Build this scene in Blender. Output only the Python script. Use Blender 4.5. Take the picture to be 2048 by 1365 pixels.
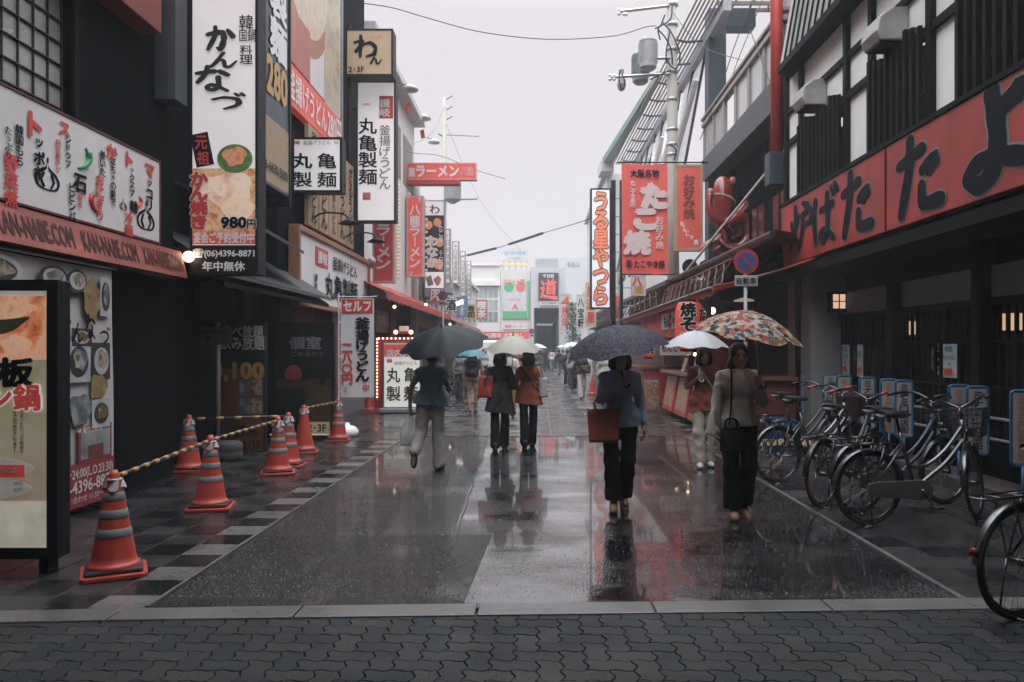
import bpy, math, random
import numpy as np
from math import radians as R, sin, cos, pi
random.seed(7)
for o in list(bpy.data.objects): bpy.data.objects.remove(o)
SC = bpy.context.scene
COL = SC.collection
# ---------------------------------------------------------------- camera, sky, sun, exposure
F, HC, VX, VY = 1560.0, 1.52, 1076.0, 700.0          # focal length and vanishing point in photo pixels, eye height
cd = bpy.data.cameras.new('Camera'); CAM = bpy.data.objects.new('Camera', cd); COL.objects.link(CAM)
cd.sensor_width = 36; cd.lens = F/2048*36
cd.shift_x = -(VX-1024)/2048; cd.shift_y = (VY-682.5)/2048
CAM.location = (0, 0, HC); CAM.rotation_euler = (pi/2, 0, 0)
cd.clip_start = .05; cd.clip_end = 1000
SC.camera = CAM
w = bpy.data.worlds.new('World'); SC.world = w; w.use_nodes = True
nt = w.node_tree; nt.nodes.clear()
out = nt.nodes.new('ShaderNodeOutputWorld'); bg = nt.nodes.new('ShaderNodeBackground')
sky = nt.nodes.new('ShaderNodeTexSky'); sky.sky_type = 'NISHITA'; sky.sun_disc = False
sky.sun_elevation = R(42); sky.sun_rotation = R(202)
tc = nt.nodes.new('ShaderNodeTexCoord'); sp = nt.nodes.new('ShaderNodeSeparateXYZ')
nt.links.new(tc.outputs['Generated'], sp.inputs[0])
rp = nt.nodes.new('ShaderNodeValToRGB')               # overcast cloud deck: brighter overhead than low down
rp.color_ramp.elements[0].position = 0.0; rp.color_ramp.elements[0].color = (8.3, 7.7, 8.0, 1)
rp.color_ramp.elements[1].position = 1.0; rp.color_ramp.elements[1].color = (56, 59, 62, 1)
e = rp.color_ramp.elements.new(.40); e.color = (8.6, 8.1, 8.4, 1)
nt.links.new(sp.outputs['Z'], rp.inputs[0])
mx = nt.nodes.new('ShaderNodeMix'); mx.data_type = 'RGBA'; mx.inputs[0].default_value = .94
nt.links.new(sky.outputs[0], mx.inputs[6]); nt.links.new(rp.outputs[0], mx.inputs[7])
nt.links.new(mx.outputs[2], bg.inputs[0]); bg.inputs[1].default_value = .1
nt.links.new(bg.outputs[0], out.inputs[0])
sl = bpy.data.lights.new('Sun', 'SUN'); SUN = bpy.data.objects.new('Sun', sl); COL.objects.link(SUN)
sl.energy = 1.5; sl.angle = R(60); sl.color = (1, .97, .94)
SUN.rotation_euler = (R(48), 0, R(-22))
SC.view_settings.view_transform = 'Standard'; SC.view_settings.look = 'None'
SC.view_settings.exposure = 0; SC.view_settings.gamma = 1; SC.view_settings.use_curve_mapping = False
SC.cycles.use_denoising = True
SC.cycles.max_bounces = 7; SC.cycles.diffuse_bounces = 3; SC.cycles.glossy_bounces = 3; SC.cycles.transmission_bounces = 4
SC.cycles.transparent_max_bounces = 8; SC.cycles.volume_bounces = 1
SC.cycles.sample_clamp_indirect = 4; SC.cycles.caustics_reflective = False; SC.cycles.caustics_refractive = False

# ---------------------------------------------------------------- helpers: places
def P(px, py, D):                                     # photo pixel at depth D -> world point
    return np.array(((px-VX)*D/F, D, HC-(py-VY)*D/F))
def PX(px, X): return X*F/(px-VX)                     # depth of a point on the wall x = X seen at pixel column px
def Z(py, D): return HC-(py-VY)*D/F
def GD(py): return F*HC/(py-VY)                       # depth of a ground point
V = lambda *a: np.array(a, dtype=float)
# ---------------------------------------------------------------- helpers: materials
MATS = {}
def srgb(r, g, b):
    return tuple((c/255/12.92 if c <= 10 else ((c/255+.055)/1.055)**2.4) for c in (r, g, b))
def mat(name, col, rough=.55, metal=0, emit=0, var=.15, scale=6, bump=0, bscale=60, spec=.5, coat=0, alpha=1, trans=0, sheen=0, ecol=None, stretch=None):
    if name in MATS: return MATS[name]
    m = bpy.data.materials.new(name); m.use_nodes = True; MATS[name] = m
    n = m.node_tree.nodes; l = m.node_tree.links; b = n['Principled BSDF']
    b.inputs['Roughness'].default_value = rough; b.inputs['Metallic'].default_value = metal
    b.inputs['Specular IOR Level'].default_value = spec
    if coat: b.inputs['Coat Weight'].default_value = coat; b.inputs['Coat Roughness'].default_value = .08
    if alpha < 1: b.inputs['Alpha'].default_value = alpha
    if trans: b.inputs['Transmission Weight'].default_value = trans
    if sheen: b.inputs['Sheen Weight'].default_value = sheen
    t = n.new('ShaderNodeTexCoord'); src = t.outputs['Object']
    if stretch:
        mp = n.new('ShaderNodeMapping'); mp.inputs['Scale'].default_value = stretch; l.new(src, mp.inputs[0]); src = mp.outputs[0]
    if var:
        no = n.new('ShaderNodeTexNoise'); no.inputs['Scale'].default_value = scale; no.inputs['Detail'].default_value = 5
        l.new(src, no.inputs['Vector'])
        mr = n.new('ShaderNodeMapRange'); mr.inputs[1].default_value = .3; mr.inputs[2].default_value = .7
        mr.inputs[3].default_value = 1-var; mr.inputs[4].default_value = 1+var
        l.new(no.outputs[0], mr.inputs[0])
        h = n.new('ShaderNodeHueSaturation'); h.inputs['Color'].default_value = (*col, 1); l.new(mr.outputs[0], h.inputs['Value'])
        l.new(h.outputs[0], b.inputs['Base Color']); c_out = h.outputs[0]
        mr2 = n.new('ShaderNodeMapRange'); mr2.inputs[3].default_value = max(0, rough-.12); mr2.inputs[4].default_value = min(1, rough+.12)
        l.new(no.outputs[0], mr2.inputs[0]); l.new(mr2.outputs[0], b.inputs['Roughness'])
    else:
        b.inputs['Base Color'].default_value = (*col, 1); c_out = None
    if bump:
        nb = n.new('ShaderNodeTexNoise'); nb.inputs['Scale'].default_value = bscale; nb.inputs['Detail'].default_value = 4; l.new(src, nb.inputs['Vector'])
        bp = n.new('ShaderNodeBump'); bp.inputs['Strength'].default_value = bump; bp.inputs['Distance'].default_value = .02
        l.new(nb.outputs[0], bp.inputs['Height']); l.new(bp.outputs[0], b.inputs['Normal'])
    if emit:
        b.inputs['Emission Strength'].default_value = emit
        if ecol: b.inputs['Emission Color'].default_value = (*ecol, 1)
        elif c_out: l.new(c_out, b.inputs['Emission Color'])
        else: b.inputs['Emission Color'].default_value = (*col, 1)
    return m
def nodes_mat(name):
    m = bpy.data.materials.new(name); m.use_nodes = True; MATS[name] = m
    n = m.node_tree.nodes; l = m.node_tree.links
    return m, n, l, n['Principled BSDF']
def ramp(n, stops, interp='LINEAR'):
    r = n.new('ShaderNodeValToRGB'); r.color_ramp.interpolation = interp
    el = r.color_ramp.elements
    while len(el) > 1: el.remove(el[-1])
    el[0].position, el[0].color = stops[0][0], (*stops[0][1], 1)
    for p, c in stops[1:]:
        x = el.new(p); x.color = (*c, 1)
    return r
def food(name, cols, scale=7, emit=0, seed=0.0):       # printed food photograph: warm mottled shapes
    if name in MATS: return MATS[name]
    m, n, l, b = nodes_mat(name)
    t = n.new('ShaderNodeTexCoord'); mp = n.new('ShaderNodeMapping'); mp.inputs['Location'].default_value = (seed, seed*1.7, seed*.6)
    l.new(t.outputs['Object'], mp.inputs[0])
    no = n.new('ShaderNodeTexNoise'); no.inputs['Scale'].default_value = scale*.8; no.inputs['Detail'].default_value = 9; no.inputs['Roughness'].default_value = .68; no.inputs['Distortion'].default_value = 1.2
    l.new(mp.outputs[0], no.inputs['Vector'])
    vo = n.new('ShaderNodeTexVoronoi'); vo.feature = 'SMOOTH_F1'; vo.inputs['Scale'].default_value = scale; l.new(mp.outputs[0], vo.inputs['Vector'])
    ad = n.new('ShaderNodeMath'); ad.operation = 'MULTIPLY_ADD'; ad.inputs[1].default_value = .45; l.new(vo.outputs['Distance'], ad.inputs[0]); l.new(no.outputs[0], ad.inputs[2])
    k = len(cols); r = ramp(n, [(.42+.46*i/(k-1), c) for i, c in enumerate(cols)])
    l.new(ad.outputs[0], r.inputs[0]); l.new(r.outputs[0], b.inputs['Base Color']); b.inputs['Roughness'].default_value = .4
    if emit: l.new(r.outputs[0], b.inputs['Emission Color']); b.inputs['Emission Strength'].default_value = emit
    return m
# ---------------------------------------------------------------- helpers: objects
def tag(o, label=None, cat=None, group=None, kind=None):
    if label: o['label'] = label
    if cat: o['category'] = cat
    if group: o['group'] = group
    if kind: o['kind'] = kind
    return o
def thing(name, label, cat, loc=(0, 0, 0), rz=0, group=None):
    o = bpy.data.objects.new(name, None); COL.objects.link(o); o.empty_display_size = .1
    o.location = tuple(float(x) for x in loc); o.rotation_euler = (0, 0, rz)
    return tag(o, label, cat, group)
def root_of(o):
    while o.parent: o = o.parent
    return o
class MB:
    """collects shapes; build() links them as one mesh object"""
    def __init__(s): s.v = []; s.f = []; s.m = []; s.n = 0
    def add(s, v, f, mi=0):
        v = np.asarray(v, float).reshape(-1, 3); s.v.append(v)
        for q in f: s.f.append([i+s.n for i in q]); s.m.append(mi)
        s.n += len(v); return s
    def box(s, x0, x1, y0, y1, z0, z1, mi=0):
        return s.hexa([(x0, y0, z0), (x1, y0, z0), (x1, y1, z0), (x0, y1, z0), (x0, y0, z1), (x1, y0, z1), (x1, y1, z1), (x0, y1, z1)], mi)
    def hexa(s, c, mi=0):
        return s.add(c, [(0, 3, 2, 1), (4, 5, 6, 7), (0, 1, 5, 4), (1, 2, 6, 5), (2, 3, 7, 6), (3, 0, 4, 7)], mi)
    def obox(s, o, u, v, wv, mi=0):                   # box from a corner and three edge vectors
        o, u, v, wv = map(lambda a: np.asarray(a, float), (o, u, v, wv))
        return s.hexa([o, o+u, o+u+v, o+v, o+wv, o+u+wv, o+u+v+wv, o+v+wv], mi)
    def quad(s, a, b, c, d, mi=0): return s.add([a, b, c, d], [(0, 1, 2, 3)], mi)
    def tube(s, pts, r, n=8, mi=0, cap=True, closed=False):
        pts = [np.asarray(p, float) for p in pts]; k = len(pts)
        rs = r if hasattr(r, '__len__') else [r]*k
        vs = []; up = V(.0123, .031, 1.0)
        t0 = pts[1]-pts[0]
        if abs(t0[2]) > .9*np.linalg.norm(t0): up = V(1, .02, .03)
        a = None
        for i in range(k):
            if closed: t = pts[(i+1) % k]-pts[i-1]
            else: t = pts[min(i+1, k-1)]-pts[max(i-1, 0)]
            t = t/(np.linalg.norm(t)+1e-9)
            if a is None: a = np.cross(t, up)
            else: a = a-t*np.dot(a, t)
            a = a/(np.linalg.norm(a)+1e-9); b = np.cross(t, a)
            for j in range(n):
                q = 2*pi*j/n; vs.append(pts[i]+rs[i]*(a*cos(q)+b*sin(q)))
        fs = []
        for i in range(k if closed else k-1):
            i2 = (i+1) % k
            for j in range(n): fs.append((i*n+j, i*n+(j+1) % n, i2*n+(j+1) % n, i2*n+j))
        if cap and not closed: fs.append(tuple(range(n))[::-1]); fs.append(tuple((k-1)*n+j for j in range(n)))
        return s.add(vs, fs, mi)
    def lathe(s, prof, c=(0, 0, 0), n=20, mi=0, axis='z', cap=True, sy=1.0):   # prof: (radius, height)
        vs = []
        for r, h in prof:
            for j in range(n):
                q = 2*pi*j/n; x, y = r*cos(q), r*sin(q)*sy
                vs.append({'z': (x, y, h), 'y': (x, h, y), 'x': (h, x, y)}[axis])
        vs = np.array(vs)+np.asarray(c, float); k = len(prof); fs = []
        for i in range(k-1):
            for j in range(n): fs.append((i*n+j, i*n+(j+1) % n, (i+1)*n+(j+1) % n, (i+1)*n+j))
        if cap: fs.append(tuple(range(n))[::-1]); fs.append(tuple((k-1)*n+j for j in range(n)))
        return s.add(vs, fs, mi)
    def ball(s, c, r, n=12, mi=0, sc=(1, 1, 1)):
        vs = []; fs = []; k = n//2
        for i in range(k+1):
            a = pi*i/k
            for j in range(n):
                q = 2*pi*j/n; vs.append((c[0]+r*sc[0]*sin(a)*cos(q), c[1]+r*sc[1]*sin(a)*sin(q), c[2]+r*sc[2]*cos(a)))
        for i in range(k):
            for j in range(n): fs.append((i*n+j, (i+1)*n+j, (i+1)*n+(j+1) % n, i*n+(j+1) % n))
        return s.add(vs, fs, mi)
    def prism(s, poly, o, u, v, th, mi=0):             # 2-D outline in the plane (o,u,v), extruded by vector th
        o, u, v, th = map(lambda a: np.asarray(a, float), (o, u, v, th)); k = len(poly)
        a = [o+p[0]*u+p[1]*v for p in poly]; b = [q+th for q in a]
        return s.add(a+b, [tuple(range(k))[::-1], tuple(range(k, 2*k))]+[(i, (i+1) % k, k+(i+1) % k, k+i) for i in range(k)], mi)
    def sheet(s, fn, nu, nv, mi=0):                    # grid of fn(a, b), a and b in 0..1
        vs = [fn(i/nu, j/nv) for j in range(nv+1) for i in range(nu+1)]
        return s.add(vs, [(j*(nu+1)+i, j*(nu+1)+i+1, (j+1)*(nu+1)+i+1, (j+1)*(nu+1)+i) for j in range(nv) for i in range(nu)], mi)
    def xform(s, M):
        s.v = [(np.c_[a, np.ones(len(a))] @ np.asarray(M).T)[:, :3] for a in s.v]; return s
    def build(s, name, mats, parent=None, smooth=False, bevel=0, world=True, seg=2, solid=0):
        me = bpy.data.meshes.new(name); v = np.concatenate(s.v) if s.v else np.zeros((0, 3))
        if parent and world: v = v-np.array(root_of(parent).location)
        me.from_pydata(v.tolist(), [], s.f)
        mats = mats if isinstance(mats, (list, tuple)) else [mats]
        for m in mats: me.materials.append(m)
        if len(mats) > 1: me.polygons.foreach_set('material_index', s.m)
        if smooth: me.polygons.foreach_set('use_smooth', [True]*len(me.polygons))
        me.update()
        o = bpy.data.objects.new(name, me); COL.objects.link(o)
        if parent: o.parent = parent
        if bevel:
            b = o.modifiers.new('b', 'BEVEL'); b.width = bevel; b.segments = seg; b.limit_method = 'ANGLE'; b.angle_limit = R(40)
        if solid:
            b = o.modifiers.new('s', 'SOLIDIFY'); b.thickness = solid; b.offset = 0
        return o
    def top(s, name, mats, label, cat, group=None, smooth=False, bevel=0, solid=0):   # a thing that is one mesh, origin at its base
        v = np.concatenate(s.v); c = (v.min(0)+v.max(0))/2; c[2] = v[:, 2].min()
        s.v = [v-c]
        o = s.build(name, mats, None, smooth, bevel, solid=solid); o.location = c
        return tag(o, label, cat, group)
    def struct(s, name, mats, kind='structure', **k):
        return tag(s.build(name, mats, None, **k), kind=kind)
def dup(root, loc=None, rz=None, label=None, group=None):
    def cp(o, par):
        c = o.copy(); COL.objects.link(c); c.parent = par
        for ch in o.children: cp(ch, c)
        return c
    kids = list(root.children); c = root.copy(); COL.objects.link(c)
    for ch in kids: cp(ch, c)
    if loc is not None: c.location = tuple(float(x) for x in loc)
    if rz is not None: c.rotation_euler = (0, 0, rz)
    if label: c['label'] = label
    if group: c['group'] = group
    return c
def spline(pts, k=8, closed=False):                    # Catmull-Rom through points of any dimension
    p = [np.asarray(q, float) for q in pts]; n = len(p); outp = []
    for i in range(n if closed else n-1):
        g = (lambda j: p[j % n]) if closed else (lambda j: p[min(max(j, 0), n-1)])
        a, b, c, d = g(i-1), g(i), g(i+1), g(i+2)
        for t in np.linspace(0, 1, k, endpoint=False):
            outp.append(.5*((2*b)+(c-a)*t+(2*a-5*b+4*c-d)*t*t+(3*b-a-3*c+d)*t**3))
    if not closed: outp.append(p[-1])
    return outp
# ---------------------------------------------------------------- helpers: writing
GL = {}
def glyph(body):
    if body in GL: return GL[body]
    c = bpy.data.curves.new('t', 'FONT'); c.body = body; c.size = 1; c.resolution_u = 2
    o = bpy.data.objects.new('t', c); me = bpy.data.meshes.new_from_object(o)
    v = np.array([x.co[:2] for x in me.vertices]).reshape(-1, 2); f = [tuple(p.vertices) for p in me.polygons]
    bpy.data.objects.remove(o); bpy.data.curves.remove(c); bpy.data.meshes.remove(me)
    GL[body] = (v, f); return v, f
VERT = {'ー': '｜', '-': '｜'}
# brush-drawn characters: strokes of (x, y, half width) in a unit box
BR = {
 'か': [[(.08, .66, .05), (.4, .74, .07), (.6, .7, .075), (.62, .45, .07), (.52, .12, .07), (.4, .16, .03)], [(.34, .95, .05), (.32, .6, .065), (.1, .1, .05)], [(.76, .82, .05), (.92, .6, .075)]],
 'ん': [[(.5, .95, .06), (.3, .5, .06), (.06, .05, .06), (.36, .46, .045), (.5, .46, .06), (.56, .1, .065), (.72, .08, .06), (.95, .42, .035)]],
 'な': [[(.06, .72, .05), (.55, .8, .065)], [(.36, .98, .06), (.3, .7, .06), (.08, .36, .05)], [(.7, .8, .06), (.92, .66, .06)], [(.66, .56, .06), (.66, .2, .06), (.5, .06, .055), (.34, .14, .05), (.46, .26, .05), (.7, .16, .05), (.92, .02, .04)]],
 'づ': [[(.05, .62, .05), (.4, .74, .065), (.8, .62, .075), (.8, .28, .07), (.42, .04, .05)], [(.74, .98, .05), (.84, .84, .05)], [(.92, 1, .05), (1, .86, .05)]],
 'わ': [[(.3, .98, .055), (.29, .5, .065), (.27, .02, .05)], [(.04, .68, .05), (.4, .74, .055), (.06, .24, .05), (.4, .56, .04), (.72, .66, .065), (.94, .44, .07), (.86, .16, .06), (.56, .04, .04)]],
 'よ': [[(.5, .74, .075), (.82, .86, .11)], [(.42, .98, .1), (.5, .6, .11), (.48, .2, .1), (.26, .02, .09), (.06, .14, .08), (.24, .28, .085), (.6, .24, .09), (.98, .12, .075)]],
 'た': [[(.04, .7, .06), (.56, .8, .075)], [(.3, .98, .075), (.28, .6, .085), (.1, .02, .07)], [(.58, .52, .07), (.84, .6, .085), (.7, .46, .05)], [(.56, .32, .065), (.6, .08, .08), (.94, .06, .08)]],
 'ば': [[(.12, .9, .07), (.07, .5, .08), (.14, .06, .06)], [(.34, .66, .055), (.84, .7, .07)], [(.62, .92, .07), (.63, .3, .08), (.46, .06, .065), (.32, .16, .06), (.5, .26, .06), (.88, .06, .06)], [(.8, 1, .05), (.88, .88, .055)], [(.93, 1.04, .05), (1.02, .92, .055)]],
 '炉': [[(.1, .66, .05), (.14, .46, .055)], [(.44, .74, .05), (.34, .52, .05)], [(.27, .98, .06), (.27, .5, .07), (.04, .04, .05)], [(.28, .3, .04), (.44, .1, .07)], [(.6, .98, .05), (.8, .88, .07)], [(.58, .74, .05), (.92, .76, .06), (.9, .5, .05)], [(.6, .74, .06), (.58, .4, .065), (.44, .02, .05)], [(.6, .5, .045), (.9, .5, .05)]],
 '道': [[(.46, .96, .045), (.54, .84, .05)], [(.8, .98, .05), (.7, .86, .04)], [(.34, .78, .045), (.96, .82, .055)], [(.62, .82, .045), (.56, .68, .05)], [(.44, .66, .06), (.43, .28, .06)], [(.44, .66, .045), (.84, .68, .055), (.83, .26, .065)], [(.46, .53, .035), (.8, .54, .04)], [(.46, .41, .035), (.8, .41, .04)], [(.44, .28, .04), (.8, .28, .04)], [(.08, .86, .05), (.2, .72, .065)], [(.02, .5, .05), (.22, .54, .055), (.12, .26, .06), (.3, .12, .06), (.98, .04, .09)], [(.02, .06, .05), (.16, .24, .05)]],
}
def hand(mb, ch, o, u, v, w_, h_, mi, dn, lift, bold=1.0):
    """a brush character with its lower-left corner at o"""
    nrm = dn/np.linalg.norm(dn)
    for si, st in enumerate(BR[ch]):
        pts = spline(st, 7); k = len(pts); lv = []; rv = []
        for i, p in enumerate(pts):
            t = pts[min(i+1, k-1)][:2]-pts[max(i-1, 0)][:2]; t = t/(np.linalg.norm(t)+1e-9); n_ = V(-t[1], t[0])
            wob = 1+.07*sin(i*1.1+si*2.3)
            hw = p[2]*bold*wob
            z_ = lift+(si*.9+i/k*.8)*.0008
            for q, lst in ((p[:2]+n_*hw, lv), (p[:2]-n_*hw, rv)):
                lst.append(np.asarray(o)+u*q[0]*w_+v*q[1]*h_+nrm*z_)
        vs = lv+rv; fs = [(i, i+1, k+i+1, k+i) for i in range(k-1)]
        mb.add(vs, fs, mi)
        for (e_, p) in ((0, pts[0]), (1, pts[-1])):
            c = p[:2]; z_ = lift+(si*.9+(.85 if e_ else -.05))*.0008
            mb.add([np.asarray(o)+u*(c[0]+p[2]*bold*cos(a))*w_+v*(c[1]+p[2]*bold*.95*sin(a))*h_+nrm*z_ for a in np.linspace(0, 2*pi, 10, endpoint=False)], [tuple(range(10))], mi)
def write(mb, body, c, u, v, w_, h_, mi=0, bold=0, vert=False, lift=.004, keep=True, outline=None, ow=.05):
    """lettering centred at c in the plane (u right, v up), fitted into w_ x h_; bold thickens the strokes; outline = material index of an edging behind"""
    u = np.asarray(u, float); v = np.asarray(v, float); nrm = np.cross(u, v); c = np.asarray(c, float)
    if vert:
        chars = [VERT.get(x, x) for x in body]; k = len(chars); cell = h_/k
        for i, x in enumerate(chars):
            if x == ' ': continue
            small = x in 'ゃゅょっャュョッ'
            write(mb, x, c+v*(h_/2-cell*(i+.5)), u, v, w_*(.7 if small else 1), cell*.92*(.7 if small else 1), mi, bold, False, lift, keep, outline, ow)
        return
    vs, f = glyph(body)
    if not len(vs): return
    lo, hi = vs.min(0), vs.max(0)
    ex = hi-lo; ex = np.maximum(ex, 1e-3)
    if len(body) == 1: ex = np.maximum(ex, .78 if ord(body) > 255 else .3)     # keep thin signs thin
    sx, sy = w_/ex[0], h_/ex[1]
    if keep: 
        if sx > sy*1.25: sx = sy*1.25
        if sy > sx*1.5: sy = sx*1.5
    q = vs-(lo+hi)/2
    def put(dx, dy, z_, m_):
        mb.add(c+np.outer(q[:, 0]*sx+dx*sx, u)+np.outer(q[:, 1]*sy+dy*sy, v)+nrm*z_, f, m_)
    if outline is not None:
        for i in range(8):
            a = 2*pi*i/8+.1; put((bold+ow)*cos(a), (bold+ow)*sin(a), lift+i*.0003, outline)
        lift += .004
    if bold:
        for i in range(6):
            a = 2*pi*i/6+.2; put(bold*cos(a), bold*sin(a), lift+.0003*(i+1), mi)
    put(0, 0, lift, mi)
UX, UZ = V(1, 0, 0), V(0, 0, 1)
UYL = V(0, 1, 0)      # along the west wall as read from the street
UYR = V(0, -1, 0)     # along the east wall
def sign(name, label, cat, o, u, w_, h_, depth, face, casing, texts=(), border=.03, group=None, parent=None, extra=None, v=UZ, texmats=(), legs=None):
    """box sign: lower-left corner o of its face, u to the reader's right; texts = (body, cx, cy, w, h, material, bold, vertical[, outline material])"""
    o = np.asarray(o, float); u = np.asarray(u, float); n_ = np.cross(u, v)
    r = parent or thing(name, label, cat, o+u*w_/2-n_*depth/2, group=group)
    b = border
    MB().obox(o-n_*depth, u*w_, v*h_, n_*(depth-.02)).build('casing', casing, r, bevel=.01)
    if b:
        m = MB()
        for (a0, b0, a1, b1) in ((0, 0, w_, b), (0, h_-b, w_, h_), (0, b, b, h_-b), (w_-b, b, w_, h_-b)):
            m.obox(o+u*a0+v*b0-n_*.0195, u*(a1-a0), v*(b1-b0), n_*.0295)
        m.build('frame', casing, r)
    p = MB().obox(o+u*b+v*b-n_*.0197, u*(w_-2*b), v*(h_-2*b), n_*.0197).build('panel', face, r)
    lettering(r, o, u, v, w_, h_, texts)
    if extra: extra(r, o, u, v)
    return r
def lettering(r, o, u, v, w_, h_, texts, name='lettering', lift=.012):
    if not texts: return
    for t in texts:
        ms = []; mb = MB()
        def mi(m):
            if m not in ms: ms.append(m)
            return ms.index(m)
        body, cx, cy, tw, th, m = t[:6]; bold = t[6] if len(t) > 6 else 0; vert = t[7] if len(t) > 7 else False
        ol = t[8] if len(t) > 8 else None
        c = np.asarray(o)+u*cx*w_+v*cy*h_
        if len(t) > 9 and t[9] == 'brush':
            hand(mb, body, c-u*tw*w_/2-v*th*h_/2, u, v, tw*w_, th*h_, mi(m), np.cross(u, v), lift+.003, bold or 1)
        else: write(mb, body, c, u, v, tw*w_, th*h_, mi(m), bold, vert, lift, True, mi(ol) if ol is not None else None)
        mb.build(name, ms, r)
def patch(mb, o, u, v, w_, h_, cx, cy, pw, ph, mi=0, lift=.002, kind='rect', rot=0):   # flat printed patch, a thin slab
    n_ = np.cross(u, v); c = np.asarray(o)+u*cx*w_+v*cy*h_
    if kind == 'rect': poly = [(-.5, -.5), (.5, -.5), (.5, .5), (-.5, .5)]
    elif kind == 'round': poly = [(.5*cos(a), .5*sin(a)) for a in np.linspace(0, 2*pi, 28, endpoint=False)]
    else: poly = [(x*.5*(1+.18*sin(3*a+cx*9)), y*.5*(1+.15*cos(4*a+cy*7))) for a in np.linspace(0, 2*pi, 26, endpoint=False) for x, y in [(cos(a), sin(a))]]
    poly = [(x*cos(rot)*pw*w_-y*sin(rot)*ph*h_, x*sin(rot)*pw*w_+y*cos(rot)*ph*h_) for x, y in poly]
    mb.prism(poly, c+n_*.0003, u, v, n_*lift, mi)
# ---------------------------------------------------------------- colours
BLACK = mat('black paint', (.008, .010, .012), .5, spec=.25)
INK = mat('sign ink black', (.008, .010, .013), .7, var=0, spec=.1)
INKL = mat('sign ink on lit panel', (.012, .014, .017), .6, var=0)
DARK = mat('charcoal plaster', (.0045, .0065, .008), .85, bump=.15, spec=.06, var=.3)
DARK2 = mat('dark stained timber', (.010, .010, .011), .6, scale=3, stretch=(6, 6, .6), bump=.1, spec=.06)
NAVY = mat('navy painted steel', (.028, .045, .06), .45)
WHITEP = mat('white sign acrylic', (.75, .73, .74), .35, var=.03, scale=2)
WHITEL = mat('backlit white acrylic', (.74, .71, .72), .35, emit=.40, var=.05, scale=1.5)
WHITED = mat('weathered white board', (.66, .62, .62), .5, var=.08, scale=2)
REDP = mat('red sign paint', (.42, .045, .032), .45, var=.1, scale=3)
REDL = mat('backlit red acrylic', (.62, .085, .06), .35, emit=.25, var=.08)
REDI = mat('sign ink red', (.62, .06, .045), .5, var=0)
REDC = mat('red awning canvas', (.38, .045, .034), .7, var=.18, scale=5, bump=.2, bscale=25)
TANP = mat('tan sign board', (.48, .35, .22), .45, emit=.12, var=.06, scale=3)
WOODT = mat('pale cedar board', (.40, .26, .16), .6, scale=4, stretch=(8, 8, .7), var=.2)
METAL = mat('galvanised steel', (.42, .43, .44), .38, metal=.85, var=.1)
GREYP = mat('grey painted steel', (.22, .23, .24), .45)
CHROME = mat('chrome', (.12, .125, .13), .3, metal=1, var=.1)
RUBBER = mat('black rubber', (.014, .015, .016), .6, var=.1)
CONC = mat('pale concrete', (.32, .32, .31), .75, scale=2, bump=.25, bscale=14)
PALEB = mat('pale building render', (.50, .50, .50), .75, scale=.6, var=.08, bump=.1)
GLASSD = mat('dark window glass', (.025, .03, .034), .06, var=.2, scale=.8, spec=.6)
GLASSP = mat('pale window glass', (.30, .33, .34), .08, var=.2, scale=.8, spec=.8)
CREAM = mat('cream ink', (.68, .63, .58), .5, var=0)
WHITEI = mat('white ink', (.76, .74, .74), .5, var=0)
GOLD = mat('gold lettering', (.5, .28, .08), .4, var=.05)
BULB = mat('warm bulb', (1, .8, .6), .3, emit=7, var=0, ecol=(1, .72, .46))
BULBS = mat('small red-white bulb', (1, .8, .7), .3, emit=3.5, var=0, ecol=(1, .55, .38))
GREYI = mat('grey ink', (.2, .2, .21), .5, var=0)
BLUEI = mat('blue ink', (.03, .25, .5), .5, var=0)
GREENI = mat('green ink', (.04, .30, .12), .5, var=0)
WARM = food('meat photo print', [(.10, .035, .02), (.48, .17, .08), (.62, .34, .20), (.70, .52, .40), (.40, .09, .05)], 5)
WARMB = food('yellow-green food print', [(.05, .05, .03), (.25, .22, .09), (.50, .36, .2), (.6, .5, .38), (.3, .1, .05)], 9, seed=3)
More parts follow.
